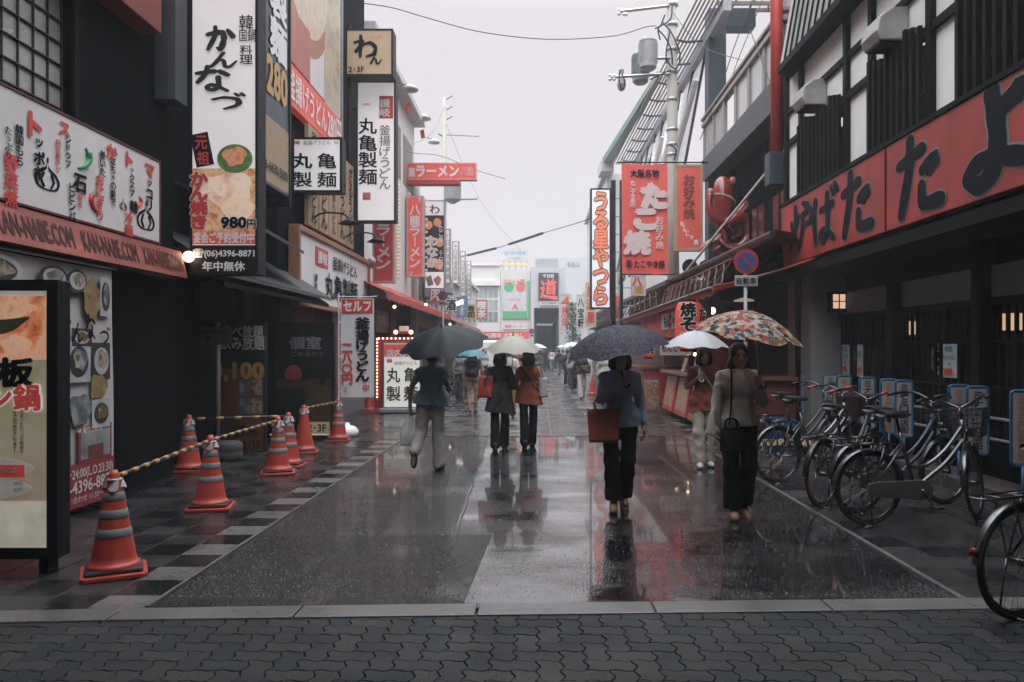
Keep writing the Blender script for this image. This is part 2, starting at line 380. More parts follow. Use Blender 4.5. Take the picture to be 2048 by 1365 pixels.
# ================================================================ setting: ground, road, pavements
def wet(name, base, rough_dry, rough_wet, puddle_scale, bump, bscale, thr=.5, var=.3, stretch=(1, 1, 1), spec=.5, film=0, ior=1.5, sdry=None):
    m, n, l, b = nodes_mat(name)
    t = n.new('ShaderNodeTexCoord'); mp = n.new('ShaderNodeMapping'); mp.inputs['Scale'].default_value = stretch; l.new(t.outputs['Object'], mp.inputs[0])
    pu = n.new('ShaderNodeTexNoise'); pu.inputs['Scale'].default_value = puddle_scale; pu.inputs['Detail'].default_value = 6; pu.inputs['Roughness'].default_value = .6; l.new(mp.outputs[0], pu.inputs['Vector'])
    mk = n.new('ShaderNodeMapRange'); mk.inputs[1].default_value = thr-.13; mk.inputs[2].default_value = thr+.13; l.new(pu.outputs[0], mk.inputs[0])
    gr = n.new('ShaderNodeTexNoise'); gr.inputs['Scale'].default_value = bscale; gr.inputs['Detail'].default_value = 3; mg = n.new('ShaderNodeMapping'); mg.inputs['Scale'].default_value = (1, .33 if film else 1, 1); l.new(t.outputs['Object'], mg.inputs[0]); l.new(mg.outputs[0], gr.inputs['Vector'])
    big = n.new('ShaderNodeTexNoise'); big.inputs['Scale'].default_value = 1.3; big.inputs['Detail'].default_value = 4; l.new(t.outputs['Object'], big.inputs['Vector'])
    ro = n.new('ShaderNodeMapRange'); ro.inputs[3].default_value = rough_dry; ro.inputs[4].default_value = rough_wet; l.new(mk.outputs[0], ro.inputs[0])
    l.new(ro.outputs[0], b.inputs['Roughness'])
    mr = n.new('ShaderNodeMapRange'); mr.inputs[1].default_value = .3; mr.inputs[2].default_value = .7; mr.inputs[3].default_value = 1-var; mr.inputs[4].default_value = 1+var; l.new(big.outputs[0], mr.inputs[0])
    sp_ = n.new('ShaderNodeMapRange'); sp_.inputs[1].default_value = .45; sp_.inputs[2].default_value = .75; sp_.inputs[3].default_value = .8; sp_.inputs[4].default_value = 1.9; l.new(gr.outputs[0], sp_.inputs[0])
    mm = n.new('ShaderNodeMath'); mm.operation = 'MULTIPLY'; l.new(mr.outputs[0], mm.inputs[0]); l.new(sp_.outputs[0], mm.inputs[1])
    h = n.new('ShaderNodeHueSaturation'); h.inputs['Color'].default_value = (*base, 1); l.new(mm.outputs[0], h.inputs['Value']); l.new(h.outputs[0], b.inputs['Base Color'])
    st = n.new('ShaderNodeMapRange'); st.inputs[3].default_value = bump; st.inputs[4].default_value = bump*.12; l.new(mk.outputs[0], st.inputs[0])
    bp = n.new('ShaderNodeBump'); bp.inputs['Distance'].default_value = .019 if film else .012; l.new(gr.outputs[0], bp.inputs['Height']); l.new(st.outputs[0], bp.inputs['Strength'])
    rip = n.new('ShaderNodeTexNoise'); rip.inputs['Scale'].default_value = 2.4; rip.inputs['Detail'].default_value = 2; mp2 = n.new('ShaderNodeMapping'); mp2.inputs['Scale'].default_value = (.55, 1.5, 1); l.new(t.outputs['Object'], mp2.inputs[0]); l.new(mp2.outputs[0], rip.inputs['Vector'])
    bp2 = n.new('ShaderNodeBump'); bp2.inputs['Distance'].default_value = .02; bp2.inputs['Strength'].default_value = .4; l.new(rip.outputs[0], bp2.inputs['Height']); l.new(bp.outputs[0], bp2.inputs['Normal'])
    b.inputs['IOR'].default_value = ior
    if sdry is not None:
        for key, hi in (('Specular IOR Level', spec), ('Coat Weight', film)):
            q = n.new('ShaderNodeMapRange'); q.inputs[3].default_value = hi*sdry; q.inputs[4].default_value = hi; l.new(mk.outputs[0], q.inputs[0]); l.new(q.outputs[0], b.inputs[key])
    if film: b.inputs['Coat Weight'].default_value = film; b.inputs['Coat Roughness'].default_value = .04; b.inputs['Coat IOR'].default_value = 1.4
    l.new(bp2.outputs[0], b.inputs['Normal']); b.inputs['Specular IOR Level'].default_value = spec
    return m
ASPH = wet('wet asphalt', (.010, .011, .013), .09, .04, 1.1, .8, 66, thr=.46, spec=.5, film=.8, ior=2.1, stretch=(.45, 1.2, 1), sdry=.45)
ASPH3 = wet('wet rough asphalt', (.010, .011, .013), .16, .05, 1.0, 1.0, 60, thr=.60, spec=.5, film=.6, ior=1.7, stretch=(.6, 1.1, 1), sdry=.4)
ASPH2 = wet('wet asphalt patch', (.010, .011, .013), .2, .06, 1.4, 1.0, 60, thr=.66, film=.5, ior=1.6, sdry=.35)
TILD = wet('wet dark tile', (.010, .011, .012), .36, .14, 1.2, .12, 70)
TILM = wet('wet grey tile', (.028, .027, .028), .40, .16, 1.2, .15, 90)
TILL = wet('wet pale tile', (.115, .107, .103), .42, .2, 1.2, .15, 90)
GROUT = wet('pale joint', (.17, .165, .16), .4, .2, 2, .1, 60)
GRAN = wet('wet granite', (.115, .108, .104), .45, .25, 1.5, .2, 220)
PAVS = [wet('paver a', (.020, .022, .024), .75, .6, 3, .35, 80, spec=.22), wet('paver b', (.026, .026, .027), .75, .6, 3, .35, 80, spec=.22), wet('paver c', (.015, .018, .022), .75, .6, 3, .35, 80, spec=.22), wet('paver d', (.031, .030, .029), .75, .6, 3, .35, 80, spec=.22)]
MORT = mat('paver joint sand', (.012, .012, .012), .9)
MB().quad((-60, -20, -.04), (60, -20, -.04), (60, 150, -.04), (-60, 150, -.04)).struct('ground', mat('ground earth', (.05, .05, .05), .9))
DF = lambda x: 4.46+.036*x-.011*max(0, -x-1.5)**2        # near edge of the kerb
# road surface with a slightly newer strip and a seam
MB().add([(-.66, DF(-.66)+.15, 0), (2.58, DF(2.58)+.15, 0), (2.58, 13.7, 0), (-.86, 13.7, 0)], [(0, 1, 2, 3)]).struct('road', ASPH)
MB().add([(-2.3, DF(-2.3)+.15, 0), (-.66, DF(-.66)+.15, 0), (-.86, 13.7, 0), (-2.3, 13.7, 0)], [(0, 1, 2, 3)]).struct('road_strip', ASPH3)
rg = np.random.default_rng(5); vs, fs, ms = [], [], []          # glossy chips added to imitate the sparkle of wet aggregate
while len(fs) < 13000*5:
    x, y = rg.uniform(-2.28, 2.55), 4.78+rg.random()**1.5*4.6
    k = .5+.5*sin(x*2.1+1.3*sin(y*1.7))*cos(y*1.9+x)
    if x < -.5 and y < 6.5: k = max(k, .75)
    if -.6 < x < .7: k *= .45
    if rg.random() > k: continue
    s = rg.uniform(.0018, .0042); a = rg.uniform(0, 6.3); i0 = len(vs)
    vs += [(x+s*cos(a+q)*rg.uniform(.7, 1.3), y+s*1.6*sin(a+q), .005) for q in (0, 1.3, 2.5, 3.8, 5)]+[(x, y, .005+s*rg.uniform(.7, 1.3))]
    fs += [(i0+j, i0+(j+1) % 5, i0+5) for j in range(5)]; ms += [int(rg.random() < .24)]*5
m = MB(); m.v.append(np.array(vs)); m.f = [list(q) for q in fs]; m.m = ms; m.n = len(vs)
m.struct('sparkle_grit', [mat('wet dark grit', (.03, .03, .032), .12, var=0), mat('wet pale grit', (.19, .185, .18), .25, var=0)], kind='stuff')
m = MB()
for (pts) in ([(-2.29, 4.6), (-.45, 4.62), (-.38, 6.4), (-2.29, 6.35)],):
    m.add([(x, y, .004) for x, y in pts], [(0, 1, 2, 3)])
m.struct('road_patch', ASPH2)
m = MB()
sm = [(-.66-.009*i+.010*sin(i*1.9)+.006*sin(i*4.1), 6.1+i*.33, .005) for i in range(23)]
m.add([(p[0]-.007-.005*sin(i*3), p[1], .006) for i, p in enumerate(sm)]+[(p[0]+.006, p[1], .006) for p in sm], [(i, i+1, 23+i+1, 23+i) for i in range(22)])
m.struct('road_seam', mat('tar seam', (.006, .006, .007), .35))
# pavements of square tiles
def pavement(name, x0, x1, y0, y1, tone, tx=.3, ty=.3, gap=.007):
    m = MB(); b = MB(); b.quad((x0, y0, -.001), (x1, y0, -.001), (x1, y1, -.001), (x0, y1, -.001)); b.struct(name+'_bed', GROUT)
    nx, ny = int(round(abs(x1-x0)/tx)), int((y1-y0)/ty)
    for i in range(nx):
        for j in range(ny):
            a = x0+(x1-x0)*i/nx; c = x0+(x1-x0)*(i+1)/nx; a, c = min(a, c), max(a, c); y = y0+j*ty
            z = .004+.0015*random.random()
            m.quad((a+gap, y+.002, z), (c-gap, y+.002, z), (c-gap, y+ty-.002, z), (a+gap, y+ty-.002, z), tone(i, j))
    m.struct(name, [TILD, TILM, TILL])
def tone_w(i, j):
    if j > 30: return 1 if random.random() < .75 else 0
    if i == 0: return 2 if j % 2 == 0 else 0
    if i in (1, 3): return 1 if j % 2 == 1 else 0
    if i == 2: return 0 if j % 2 else 1
    return random.choice((0, 0, 1)) if j % 2 else random.choice((1, 1, 0))
pavement('pavement_west', -2.32, -4.9, 4.5, 30, tone_w, .32, .315)
pavement('pavement_east', 2.6, 5.2, 4.5, 13.7, lambda i, j: 1 if random.random() < .8 else 0, .3, .3, .003)
pavement('street_paving', -2.28, 5.7, 13.72, 74, lambda i, j: (1 if random.random() < .7 else 0) if i % 4 else 2 if random.random() < .3 else 1, .42, .3)
pavement('street_paving_far', -4.9, -2.32, 30.1, 74, lambda i, j: 1 if random.random() < .7 else 0, .43, .3)
m = MB(); 
m.box(2.565, 2.6, 4.6, 13.7, -.02, .012); m.box(-2.318, -2.296, 4.6, 13.7, -.02, .010)
m.struct('kerb_edging', GRAN)
# flush granite kerb across the mouth of the street, built stone by stone
m = MB()
xs = [-7.6+1.035*i for i in range(16)]
for x in xs:
    a, c = x+.006, x+1.029
    m.hexa([(a, DF(a), -.1), (c, DF(c), -.1), (c, DF(c)+.205, -.1), (a, DF(a)+.205, -.1), (a, DF(a), .010), (c, DF(c), .010), (c, DF(c)+.205, .009), (a, DF(a)+.205, .009)])
m.struct('kerb', GRAN, bevel=.006)
# wavy interlocking pavers in a herringbone bond
MB().quad((-7, -4, -.018), (9, -4, -.018), (9, 4.6, -.018), (-7, 4.6, -.018)).struct('paver_bed', MORT)
m = MB(); L = .1165; g = .0024
def wavy(x, y): return (x+.011*sin(2*pi*y/L+.6), y+.009*sin(2*pi*x/L))
for i in range(-62, 64):
    for j in range(-4, 26):
        # herringbone: cell (i, j) starts a brick when the diagonal index says so
        k = (i-j) % 4
        if k == 0: a, b_, c, d = i*L, j*L+1.6, (i+2)*L, (j+1)*L+1.6
        elif k == 3: a, b_, c, d = i*L, j*L+1.6, (i+1)*L, (j+2)*L+1.6
        else: continue
        if b_ > 4.62 or d < 1.6 or a < -5.2 or a > 5.6: continue
        if (b_+d)/2 > DF((a+c)/2)+.12: continue
        N = 6; pts = []
        a, b_, c, d = a+g, b_+g, c-g, d-g
        for t in range(2*N): pts.append((a+(c-a)*t/(2*N), b_))
        for t in range(2*N): pts.append((c, b_+(d-b_)*t/(2*N)))
        for t in range(2*N): pts.append((c-(c-a)*t/(2*N), d))
        for t in range(2*N): pts.append((a, d-(d-b_)*t/(2*N)))
        cx, cy = (a+c)/2, (b_+d)/2; q = len(pts)
        W = [wavy(*p) for p in pts]; wx, wy = wavy(cx, cy)
        dz = random.uniform(-.0012, .0012); tx, ty = random.uniform(-.008, .008), random.uniform(-.008, .008)
        top = []
        for (x, y) in W:
            s = 1-.004/max(.03, math.hypot(x-wx, y-wy)); xx, yy = wx+(x-wx)*s, wy+(y-wy)*s
            top.append((xx, yy, dz+tx*(xx-wx)+ty*(yy-wy)))
        low = [(x, y, dz-.004) for x, y in W]; bot = [(x, y, -.02) for x, y in W]
        fs = [tuple(range(q))]+[(q+e, q+(e+1) % q, (e+1) % q, e) for e in range(q)]+[(2*q+e, 2*q+(e+1) % q, q+(e+1) % q, q+e) for e in range(q)]
        m.add(top+low+bot, fs, random.choice((0, 0, 1, 1, 2, 3)))
m.struct('paving', PAVS)
# small leaves and litter caught on the road
m = MB()
for _ in range(60):
    x, y = random.uniform(-2.2, 2.5), random.uniform(4.8, 12); a = random.uniform(0, 6); s = random.uniform(.006, .02)
    m.add([(x+s*cos(a+q), y+s*.6*sin(a+q), .009+.004*sin(q*3)) for q in (0, 1.4, 2.6, 3.6, 5)], [(0, 1, 2, 3, 4)], random.choice((0, 1)))
m.struct('litter', [mat('pale litter', (.2, .18, .16), .6), mat('brown litter', (.09, .06, .04), .6)], kind='stuff')

# ================================================================ west side buildings
def block(r, x0, x1, y0, y1, z0, z1, m_, name='wall'): return MB().box(x0, x1, y0, y1, z0, z1).build(name, m_, r)
# unseen roof, back wall and columns added behind the camera to shade the paving
b = thing('shade_roof', 'added unseen shade roof on columns over the wavy paving at the mouth of the street', 'roof', (0, -6, 0))
block(b, -16, 16, -16, 2.0, 7.6, 8.0, mat('shade roof', (.10, .10, .10), .7), 'roof'); block(b, -16, 16, -17, -16, -.02, 8, mat('shade roof wall', (.12, .11, .11), .7), 'back_wall')
for x in (-9, -4.9, 6, 10): MB().tube([(x, .8, 0), (x, .8, 7.6)], .14, 14).build('column', GREYP, b, smooth=True)
# 1 restaurant with the glass-block window
b = thing('restaurant_building', 'black fronted restaurant building with glass block window above a long white menu board', 'building', (-6.6, 4.5, 0))
block(b, -9.5, -4.4, -2.5, 9.4, 0, 3.7, DARK); block(b, -9.5, -4.4, 7.35, 9.4, 3.7, 12, DARK); block(b, -9.5, -4.4, -2.5, 3.4, 3.7, 12, DARK)
block(b, -9.5, -4.4, 3.4, 7.35, 7.2, 12, DARK); block(b, -9.5, -8.9, 3.4, 7.35, 3.7, 7.2, DARK)
GB = mat('glass block', (.34, .335, .32), .12, var=.3, scale=1.2, spec=.8, bump=.5, bscale=22)
wn = MB().box(-4.62, -4.5, 3.4, 7.35, 3.7, 7.2).build('window', GB, b)
m = MB()
for i in range(20): 
    y = 3.45+i*.205; m.box(-4.5, -4.478, y-.005, y+.005, 3.7, 7.2)
for j in range(17):
    z = 3.78+j*.205; m.box(-4.5, -4.474, 3.4, 7.35, z-.005, z+.005)
m.build('pane_joint_grid', mat('window joint', (.05, .05, .05), .7), wn)
m = MB(); m.box(-4.44, -4.36, 3.34, 3.4, 3.66, 7.2); m.box(-4.44, -4.36, 7.35, 7.42, 3.66, 7.2); m.box(-4.44, -4.36, 3.34, 7.42, 3.62, 3.7)
m.build('window_frame', DARK2, b)
MB().box(-4.4, -4.15, 6.2, 8.6, 5.0, 7.5).build('red_fascia', mat('dull red fascia', (.20, .035, .028), .55, var=.15, scale=2), b, bevel=.01)
m = MB(); m.box(-4.4, -4.16, 8.95, 9.25, 4.4, 12); m.build('column', mat('blue grey column', (.06, .065, .075), .7), b)
m = MB().tube([(-4.3, 9.0, 12), (-4.28, 8.95, 6.4), (-4.22, 8.98, 6.1), (-4.18, 9.1, 6.0), (-4.2, 9.16, 5.6)], .012, 6); m.build('cable', RUBBER, b)
# 2 narrow dark building with a little tiled eave
b = thing('izakaya_entrance_building', 'narrow black building with a small tiled eave behind the tall white vertical sign', 'building', (-6.9, 11.4, 0))
block(b, -9.5, -4.75, 9.42, 13.4, 0, 12, DARK)
block(b, -4.75, -4.62, 9.42, 9.9, 0, 2.9, DARK2, 'post'); block(b, -4.75, -4.6, 12.2, 12.45, 0, 2.9, DARK2, 'post')
ROOFT = mat('dark clay roof tile', (.030, .032, .036), .35, var=.25, scale=9)
rf = MB()
for i in range(30):
    y = 9.6+i*.16
    for j in range(4):
        x = -4.72+j*.22; z = 3.02-j*.14
        rf.hexa([(x, y+.005, z-.02), (x+.24, y+.005, z-.175), (x+.24, y+.155, z-.175), (x, y+.155, z-.02), (x, y+.005, z+.012), (x+.24, y+.005, z-.138), (x+.24, y+.155, z-.138), (x, y+.155, z+.012)])
        rf.tube([(x, y, z+.02), (x+.24, y, z-.132)], .022, 6)
rf.build('roof', ROOFT, b)
MB().hexa([(-4.74, 9.6, 2.86), (-3.86, 9.6, 2.3), (-3.86, 14.4, 2.3), (-4.74, 14.4, 2.86), (-4.74, 9.6, 2.98), (-3.86, 9.6, 2.36), (-3.86, 14.4, 2.36), (-4.74, 14.4, 2.98)]).build('eave', DARK2, b)
# a sloping canopy high above it
MB().hexa([(-4.75, 10.2, 3.7), (-3.75, 10.6, 3.15), (-3.75, 12.5, 3.05), (-4.75, 12.6, 3.6), (-4.75, 10.2, 3.76), (-3.75, 10.6, 3.2), (-3.75, 12.5, 3.1), (-4.75, 12.6, 3.66)]).build('canopy', mat('dark canopy sheet', (.028, .032, .036), .5), b)
# 3 noodle shop building
b = thing('noodle_shop_building', 'dark noodle shop building under a giant food photograph and a red price strip', 'building', (-6.9, 16.8, 0))
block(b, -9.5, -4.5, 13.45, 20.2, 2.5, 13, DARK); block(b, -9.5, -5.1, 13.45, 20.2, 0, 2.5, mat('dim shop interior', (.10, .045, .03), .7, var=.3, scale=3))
MB().box(-5.1, -4.5, 17.4, 20.2, 0, 1.0).build('plinth', mat('grey stone plinth', (.16, .16, .165), .6, bump=.2), b)
MB().box(-5.1, -4.45, 13.45, 14.2, 0, 2.5).build('pier', DARK2, b); MB().box(-5.1, -4.45, 16.9, 17.4, 0, 2.5).build('pier', mat('red brown pier', (.16, .04, .03), .6), b)
m = MB(); m.box(-5.05, -4.95, 14.2, 16.9, 2.0, 2.45); m.build('noren_rail', DARK2, b)
m = MB()
for i in range(9): m.sheet(lambda a, c, i=i: (-4.72+.02*sin(a*9+i), 14.25+i*.29+a*.27, 2.35-c*.75), 6, 4)
m.build('noren_curtain', mat('dull red noren', (.2, .04, .03), .8), b, solid=.006)
# giant photo billboard with red strip
bb = thing('food_billboard', 'huge pale billboard of a noodle bowl with red price strip high on the wall', 'billboard', (-4.4, 15.3, 5.85))
MB().box(-4.48, -4.36, 13.35, 17.2, 6.62, 10.6).build('panel', WHITED, bb)
m = MB(); o_ = V(-4.356, 13.35, 6.62)
patch(m, o_, UYL, UZ, 3.85, 3.98, .36, .55, .85, .85, 0, kind='round'); patch(m, o_, UYL, UZ, 3.85, 3.98, .36, .57, .74, .72, 1, .006, kind='round')
patch(m, o_, UYL, UZ, 3.85, 3.98, .30, .62, .38, .3, 2, .01, kind='blob'); patch(m, o_, UYL, UZ, 3.85, 3.98, .82, .45, .3, .95, 3, .004)
patch(m, o_, UYL, UZ, 3.85, 3.98, .2, .12, .4, .24, 4, .008)
m.build('bowl_print', [mat('brown bowl print', (.42, .20, .14), .4), mat('broth print', (.62, .50, .38), .4), food('noodle print', [(.6, .5, .4), (.72, .65, .58), (.5, .36, .24)], 3), food('poster side print', [(.55, .5, .42), (.4, .35, .28), (.6, .5, .36), (.3, .2, .12)], 1.2), mat('rose print', (.45, .16, .13), .4)], bb)
MB().box(-4.48, -4.34, 13.3, 17.25, 5.83, 6.56).build('red_strip', REDL, bb)
lettering(bb, V(-4.335, 13.3, 5.83), UYL, UZ, 3.95, .73, [('釜揚げうどん', .36, .5, .62, .72, WHITEI, .02), ('280円', .83, .5, .27, .8, WHITEI, .03)])
m = MB(); m.box(-4.4, -4.32, 17.25, 17.3, 5.8, 10.6); m.build('frame', METAL, bb)
# 4 red ramen shop with a pale upper floor
b = thing('ramen_shop_building', 'pale building with a red ramen shop on its ground floor under a red awning', 'building', (-7, 24.8, 0))
block(b, -9.5, -4.6, 20.25, 29, 3.1, 9.9, mat('white render', (.6, .59, .58), .7, scale=.8, var=.06)); 
block(b, -9.5, -5.2, 20.25, 29, 0, 3.1, mat('red lacquered shop front', (.26, .035, .025), .5, var=.25, scale=2))
m = MB()
for y in (24.2, 26.6): m.box(-4.62, -4.585, y, y+1.9, 7.2, 8.9)
m.build('window', mat('brown recess', (.2, .17, .15), .6), b)
m = MB().box(-4.7, -4.2, 20.2, 29.1, 9.8, 10.05); m.build('parapet', PALEB, b, bevel=.02)
for y, c in ((20.3, 0), (24.5, 1), (28.6, 0)): MB().box(-5.2, -4.6, y, y+.35, 0, 3.1).build('pier', mat('red brown pier', (.16, .04, .03), .6), b)
sg = MB().box(-4.9, -4.7, 22.6, 25.2, 2.05, 2.7).build('shop_fascia', mat('dark red fascia', (.22, .03, .025), .5), b)
lettering(b, V(-4.695, 22.6, 2.05), UYL, UZ, 2.6, .65, [('わなか', .3, .6, .4, .4, CREAM, .015), ('たこ焼', .75, .55, .3, .5, CREAM, .015)])
# its awning
aw = thing('red_awning', 'long red fabric awning sloping out over the ramen shop front', 'awning', (-3.9, 27, 2.5))
def awning(r, y0, y1, xi, zi, xo, zo, m_, drop=.22, sc=22):
    m = MB(); m.sheet(lambda a, c: (xi+(xo-xi)*c, y0+(y1-y0)*a, zi+(zo-zi)*c-.05*sin(pi*c)+.012*sin(a*40)), 40, 5); m.build('canopy', m_, r, solid=.012)
    m = MB(); m.sheet(lambda a, c: (xo+.01*c, y0+(y1-y0)*a, zo-c*drop*(.75+.25*abs(sin(a*sc*pi)))), 120, 3); m.build('valance', m_, r, solid=.008)
    m = MB(); m.tube([(xo-.02, y0, zo-.02), (xo-.02, y1, zo-.02)], .025, 8)
    for i in range(5):
        y = y0+(y1-y0)*(i+.02)/4.05; m.tube([(xi, y, zi-.06), (xo-.02, y, zo-.03)], .015, 6)
    m.build('frame', GREYP, r)
awning(aw, 19.3, 33.5, -4.6, 3.42, -3.75, 2.98, REDC)
aw = thing('striped_awning', 'dark grey awning with folding scissor arms beyond the red awning', 'awning', (-3.7, 40, 2.5))
awning(aw, 33.7, 48, -4.7, 3.4, -3.55, 2.75, mat('dull red-grey canvas', (.16, .06, .055), .7), .3)
m = MB()
for i in range(14):
    y = 35+i*.9
    m.tube([(-3.5, y, 2.7), (-3.3, y+.9, 2.1)], .02, 5); m.tube([(-3.5, y+.9, 2.7), (-3.3, y, 2.1)], .02, 5)
m.build('scissor_arm_lattice', mat('brown steel', (.12, .07, .06), .5), aw)
aw = thing('white_awning', 'pale plastic awning edge below the dark grey awning', 'awning', (-3.3, 40, 2.2))
MB().hexa([(-4.4, 34, 2.62), (-2.9, 36, 2.2), (-2.75, 50, 2.2), (-4.4, 50, 2.6), (-4.4, 34, 2.68), (-2.9, 36, 2.26), (-2.75, 50, 2.26), (-4.4, 50, 2.66)]).build('canopy', mat('pale plastic sheet', (.6, .58, .57), .4), aw)
m = MB(); m.tube([(-2.8, 36, .0), (-2.86, 36, 2.22)], .03, 8); m.build('pole', GREYP, aw)
# 5 a run of lower shops
for k, (y0, y1, h, c, lab) in enumerate([(29.1, 37, 4.6, (.10, .09, .09), 'low dark shop building behind the backlit photo sign'), (37.1, 47, 5.2, (.42, .41, .40), 'low pale shop building with white column signs'), (47.1, 61, 6.0, (.50, .49, .48), 'pale far shop building before the end of the street')]):
    b = thing('shop_building', lab, 'building', (-7, (y0+y1)/2, 0), group=None)
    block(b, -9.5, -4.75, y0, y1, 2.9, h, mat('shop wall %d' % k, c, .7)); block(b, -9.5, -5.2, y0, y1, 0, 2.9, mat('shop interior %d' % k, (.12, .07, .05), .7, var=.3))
    m = MB(); m.box(-4.85, -4.55, y0, y1, h, h+.18); m.build('parapet', PALEB, b)
    for i in range(3):
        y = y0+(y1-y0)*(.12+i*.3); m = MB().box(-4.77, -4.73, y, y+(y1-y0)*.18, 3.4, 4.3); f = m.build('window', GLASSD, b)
    MB().box(-5.2, -4.8, y0, y1, 2.5, 2.9).build('fascia', mat('shop fascia %d' % k, [(.3, .05, .04), (.4, .38, .35), (.3, .1, .08)][k], .5), b)

# ================================================================ east side buildings
PLAS = mat('white plaster panel', (.80, .77, .76), .8, var=.1, scale=1.5, bump=.12, bscale=30)
PLAG = mat('grey plaster', (.22, .23, .24), .8, var=.12, scale=1.5, bump=.12, bscale=30)
b = thing('izakaya_building', 'black timbered tavern with white plaster panels above and dark lattice doors below', 'building', (7, 8, 0))
IZ = b
block(b, 5.05, 10, -2, 14.2, 2.9, 9.5, DARK); block(b, 5.12, 10, -2, 14.2, 2.46, 2.9, DARK2, 'beam')
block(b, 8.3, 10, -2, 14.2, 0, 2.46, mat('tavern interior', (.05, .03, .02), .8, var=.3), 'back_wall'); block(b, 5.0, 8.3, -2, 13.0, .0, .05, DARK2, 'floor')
block(b, 4.55, 10, 13.0, 14.2, 0, 2.75, PLAG, 'end_pier'); block(b, 4.5, 4.56, 13.5, 13.66, 0, 2.75, DARK2, 'downpipe')
m = MB(); m.box(4.3, 5.12, -2, 14.2, 2.76, 2.9); m.build('soffit', DARK2, b)
for y in (10.95, 8.8, 6.65, 4.5, 2.3): MB().box(4.93, 5.12, y-.09, y+.09, 0, 2.76).build('post', DARK2, b)
for y0, y1 in ((11.04, 13.0), (8.89, 10.86), (6.74, 8.71), (4.59, 6.56), (2.39, 4.41)):
    MB().box(5.06, 5.12, y0, y1, 2.1, 2.46).build('plaster_panel', PLAG, b)
    MB().box(5.0, 5.13, y0, y1, 2.02, 2.098).build('lintel', DARK2, b)
    d = MB().box(5.10, 5.112, y0, y1, .5, 2.02).build('door_glass', mat('tavern door glass', (.02, .018, .017), .1, alpha=.35, var=0, spec=.2), b)
    m = MB()
    k = 13
    for i in range(k+1):
        y = y0+(y1-y0)*i/k; m.box(5.05, 5.085, y-.018, y+.018, .5, 2.02)
    for z in (.5, 1.1, 1.62): m.box(5.045, 5.09, y0, y1, z-.02, z+.02)
    m.build('door_lattice', DARK2, d)
    MB().box(5.02, 5.13, y0, y1, .05, .5).build('dado', DARK, b)
PAPL = mat('lit paper lamp', (1, .72, .45), .6, emit=1.6, var=.1, ecol=(1, .62, .36))
for y, z in ((9.22, 1.75), (9.75, 1.75), (8.35, 1.75), (7.35, 1.75), (11.8, 1.75)):
    t = thing('paper_lamp', 'small square paper lamp glowing behind the tavern lattice, %s' % {9.22: 'beside the centre post', 9.75: 'second from the centre post', 8.35: 'over the blue rack signs', 7.35: 'behind the round crest', 11.8: 'next to the end pier'}[y], 'lamp', (5.6, y, z), group='lamps inside the tavern')
    MB().box(5.52, 5.68, y-.08, y+.08, z, z+.2).build('lamp_shade', PAPL, t, bevel=.01); MB().box(5.51, 5.69, y-.09, y+.09, z+.2, z+.22).build('cap', DARK2, t); MB().tube([(5.6, y, z+.22), (5.6, y, 2.4)], .006, 6).build('cord', RUBBER, t)
block(b, 5.5, 8.3, -2, 13, 2.4, 2.46, DARK2, 'ceiling')
# round white crests painted on the door glass
for y in (9.93, 7.55, 12.35):
    m = MB(); c = V(5.100, y, 1.40)
    def ring(r0, r1):
        n_ = 32; a = [c+UYR*r0*cos(q)+UZ*r0*sin(q)-V(.006, 0, 0) for q in np.linspace(0, 2*pi, n_, endpoint=False)]; d_ = [c+UYR*r1*cos(q)+UZ*r1*sin(q)-V(.006, 0, 0) for q in np.linspace(0, 2*pi, n_, endpoint=False)]
        m.add(a+d_, [(i, (i+1) % n_, n_+(i+1) % n_, n_+i) for i in range(n_)])
    ring(.145, .2)
    for (a0, a1, z0, z1) in ((-.09, -.06, -.12, .12), (.06, .09, -.12, .12), (-.06, .06, .09, .12), (-.06, .06, -.015, .015), (-.06, .06, -.12, -.09)):
        m.quad(c+UYR*a0+UZ*z0-V(.006, 0, 0), c+UYR*a1+UZ*z0-V(.006, 0, 0), c+UYR*a1+UZ*z1-V(.006, 0, 0), c+UYR*a0+UZ*z1-V(.006, 0, 0))
    m.build('crest_marking', mat('white crest', (.40, .42, .42), .5, var=0), b)
# upper floor, x = 4.5
posts = [14.1, 13.32, 11.36, 10.5, 8.93, 8.29, 5.2, 4.4, 2.0]
block(b, 4.62, 5.04, -2, 14.14, 4.1, 6.5, DARK, 'upper_wall')
for y in posts: MB().box(4.46, 4.62, y-.06, y+.06, 4.16, 6.5).build('timber_post', DARK2, b)
for z0, z1 in ((4.1, 4.2), (5.16, 5.26), (5.74, 5.83), (6.42, 6.5)): MB().box(4.475, 4.618, 2.06 if z0 > 4.1 else -2, 14.04, z0, z1).build('timber_rail', DARK2, b)
def panel(y0, y1, z0, z1): MB().box(4.53, 4.618, y0+.06, y1-.06, z0, z1).build('plaster_panel', PLAS, b)
for y0, y1 in ((13.32, 14.1), (10.5, 11.36), (8.29, 8.93), (4.4, 5.2)):
    for z0, z1 in ((4.2, 5.16), (5.26, 5.74), (5.83, 6.42)): panel(y0, y1, z0, z1)
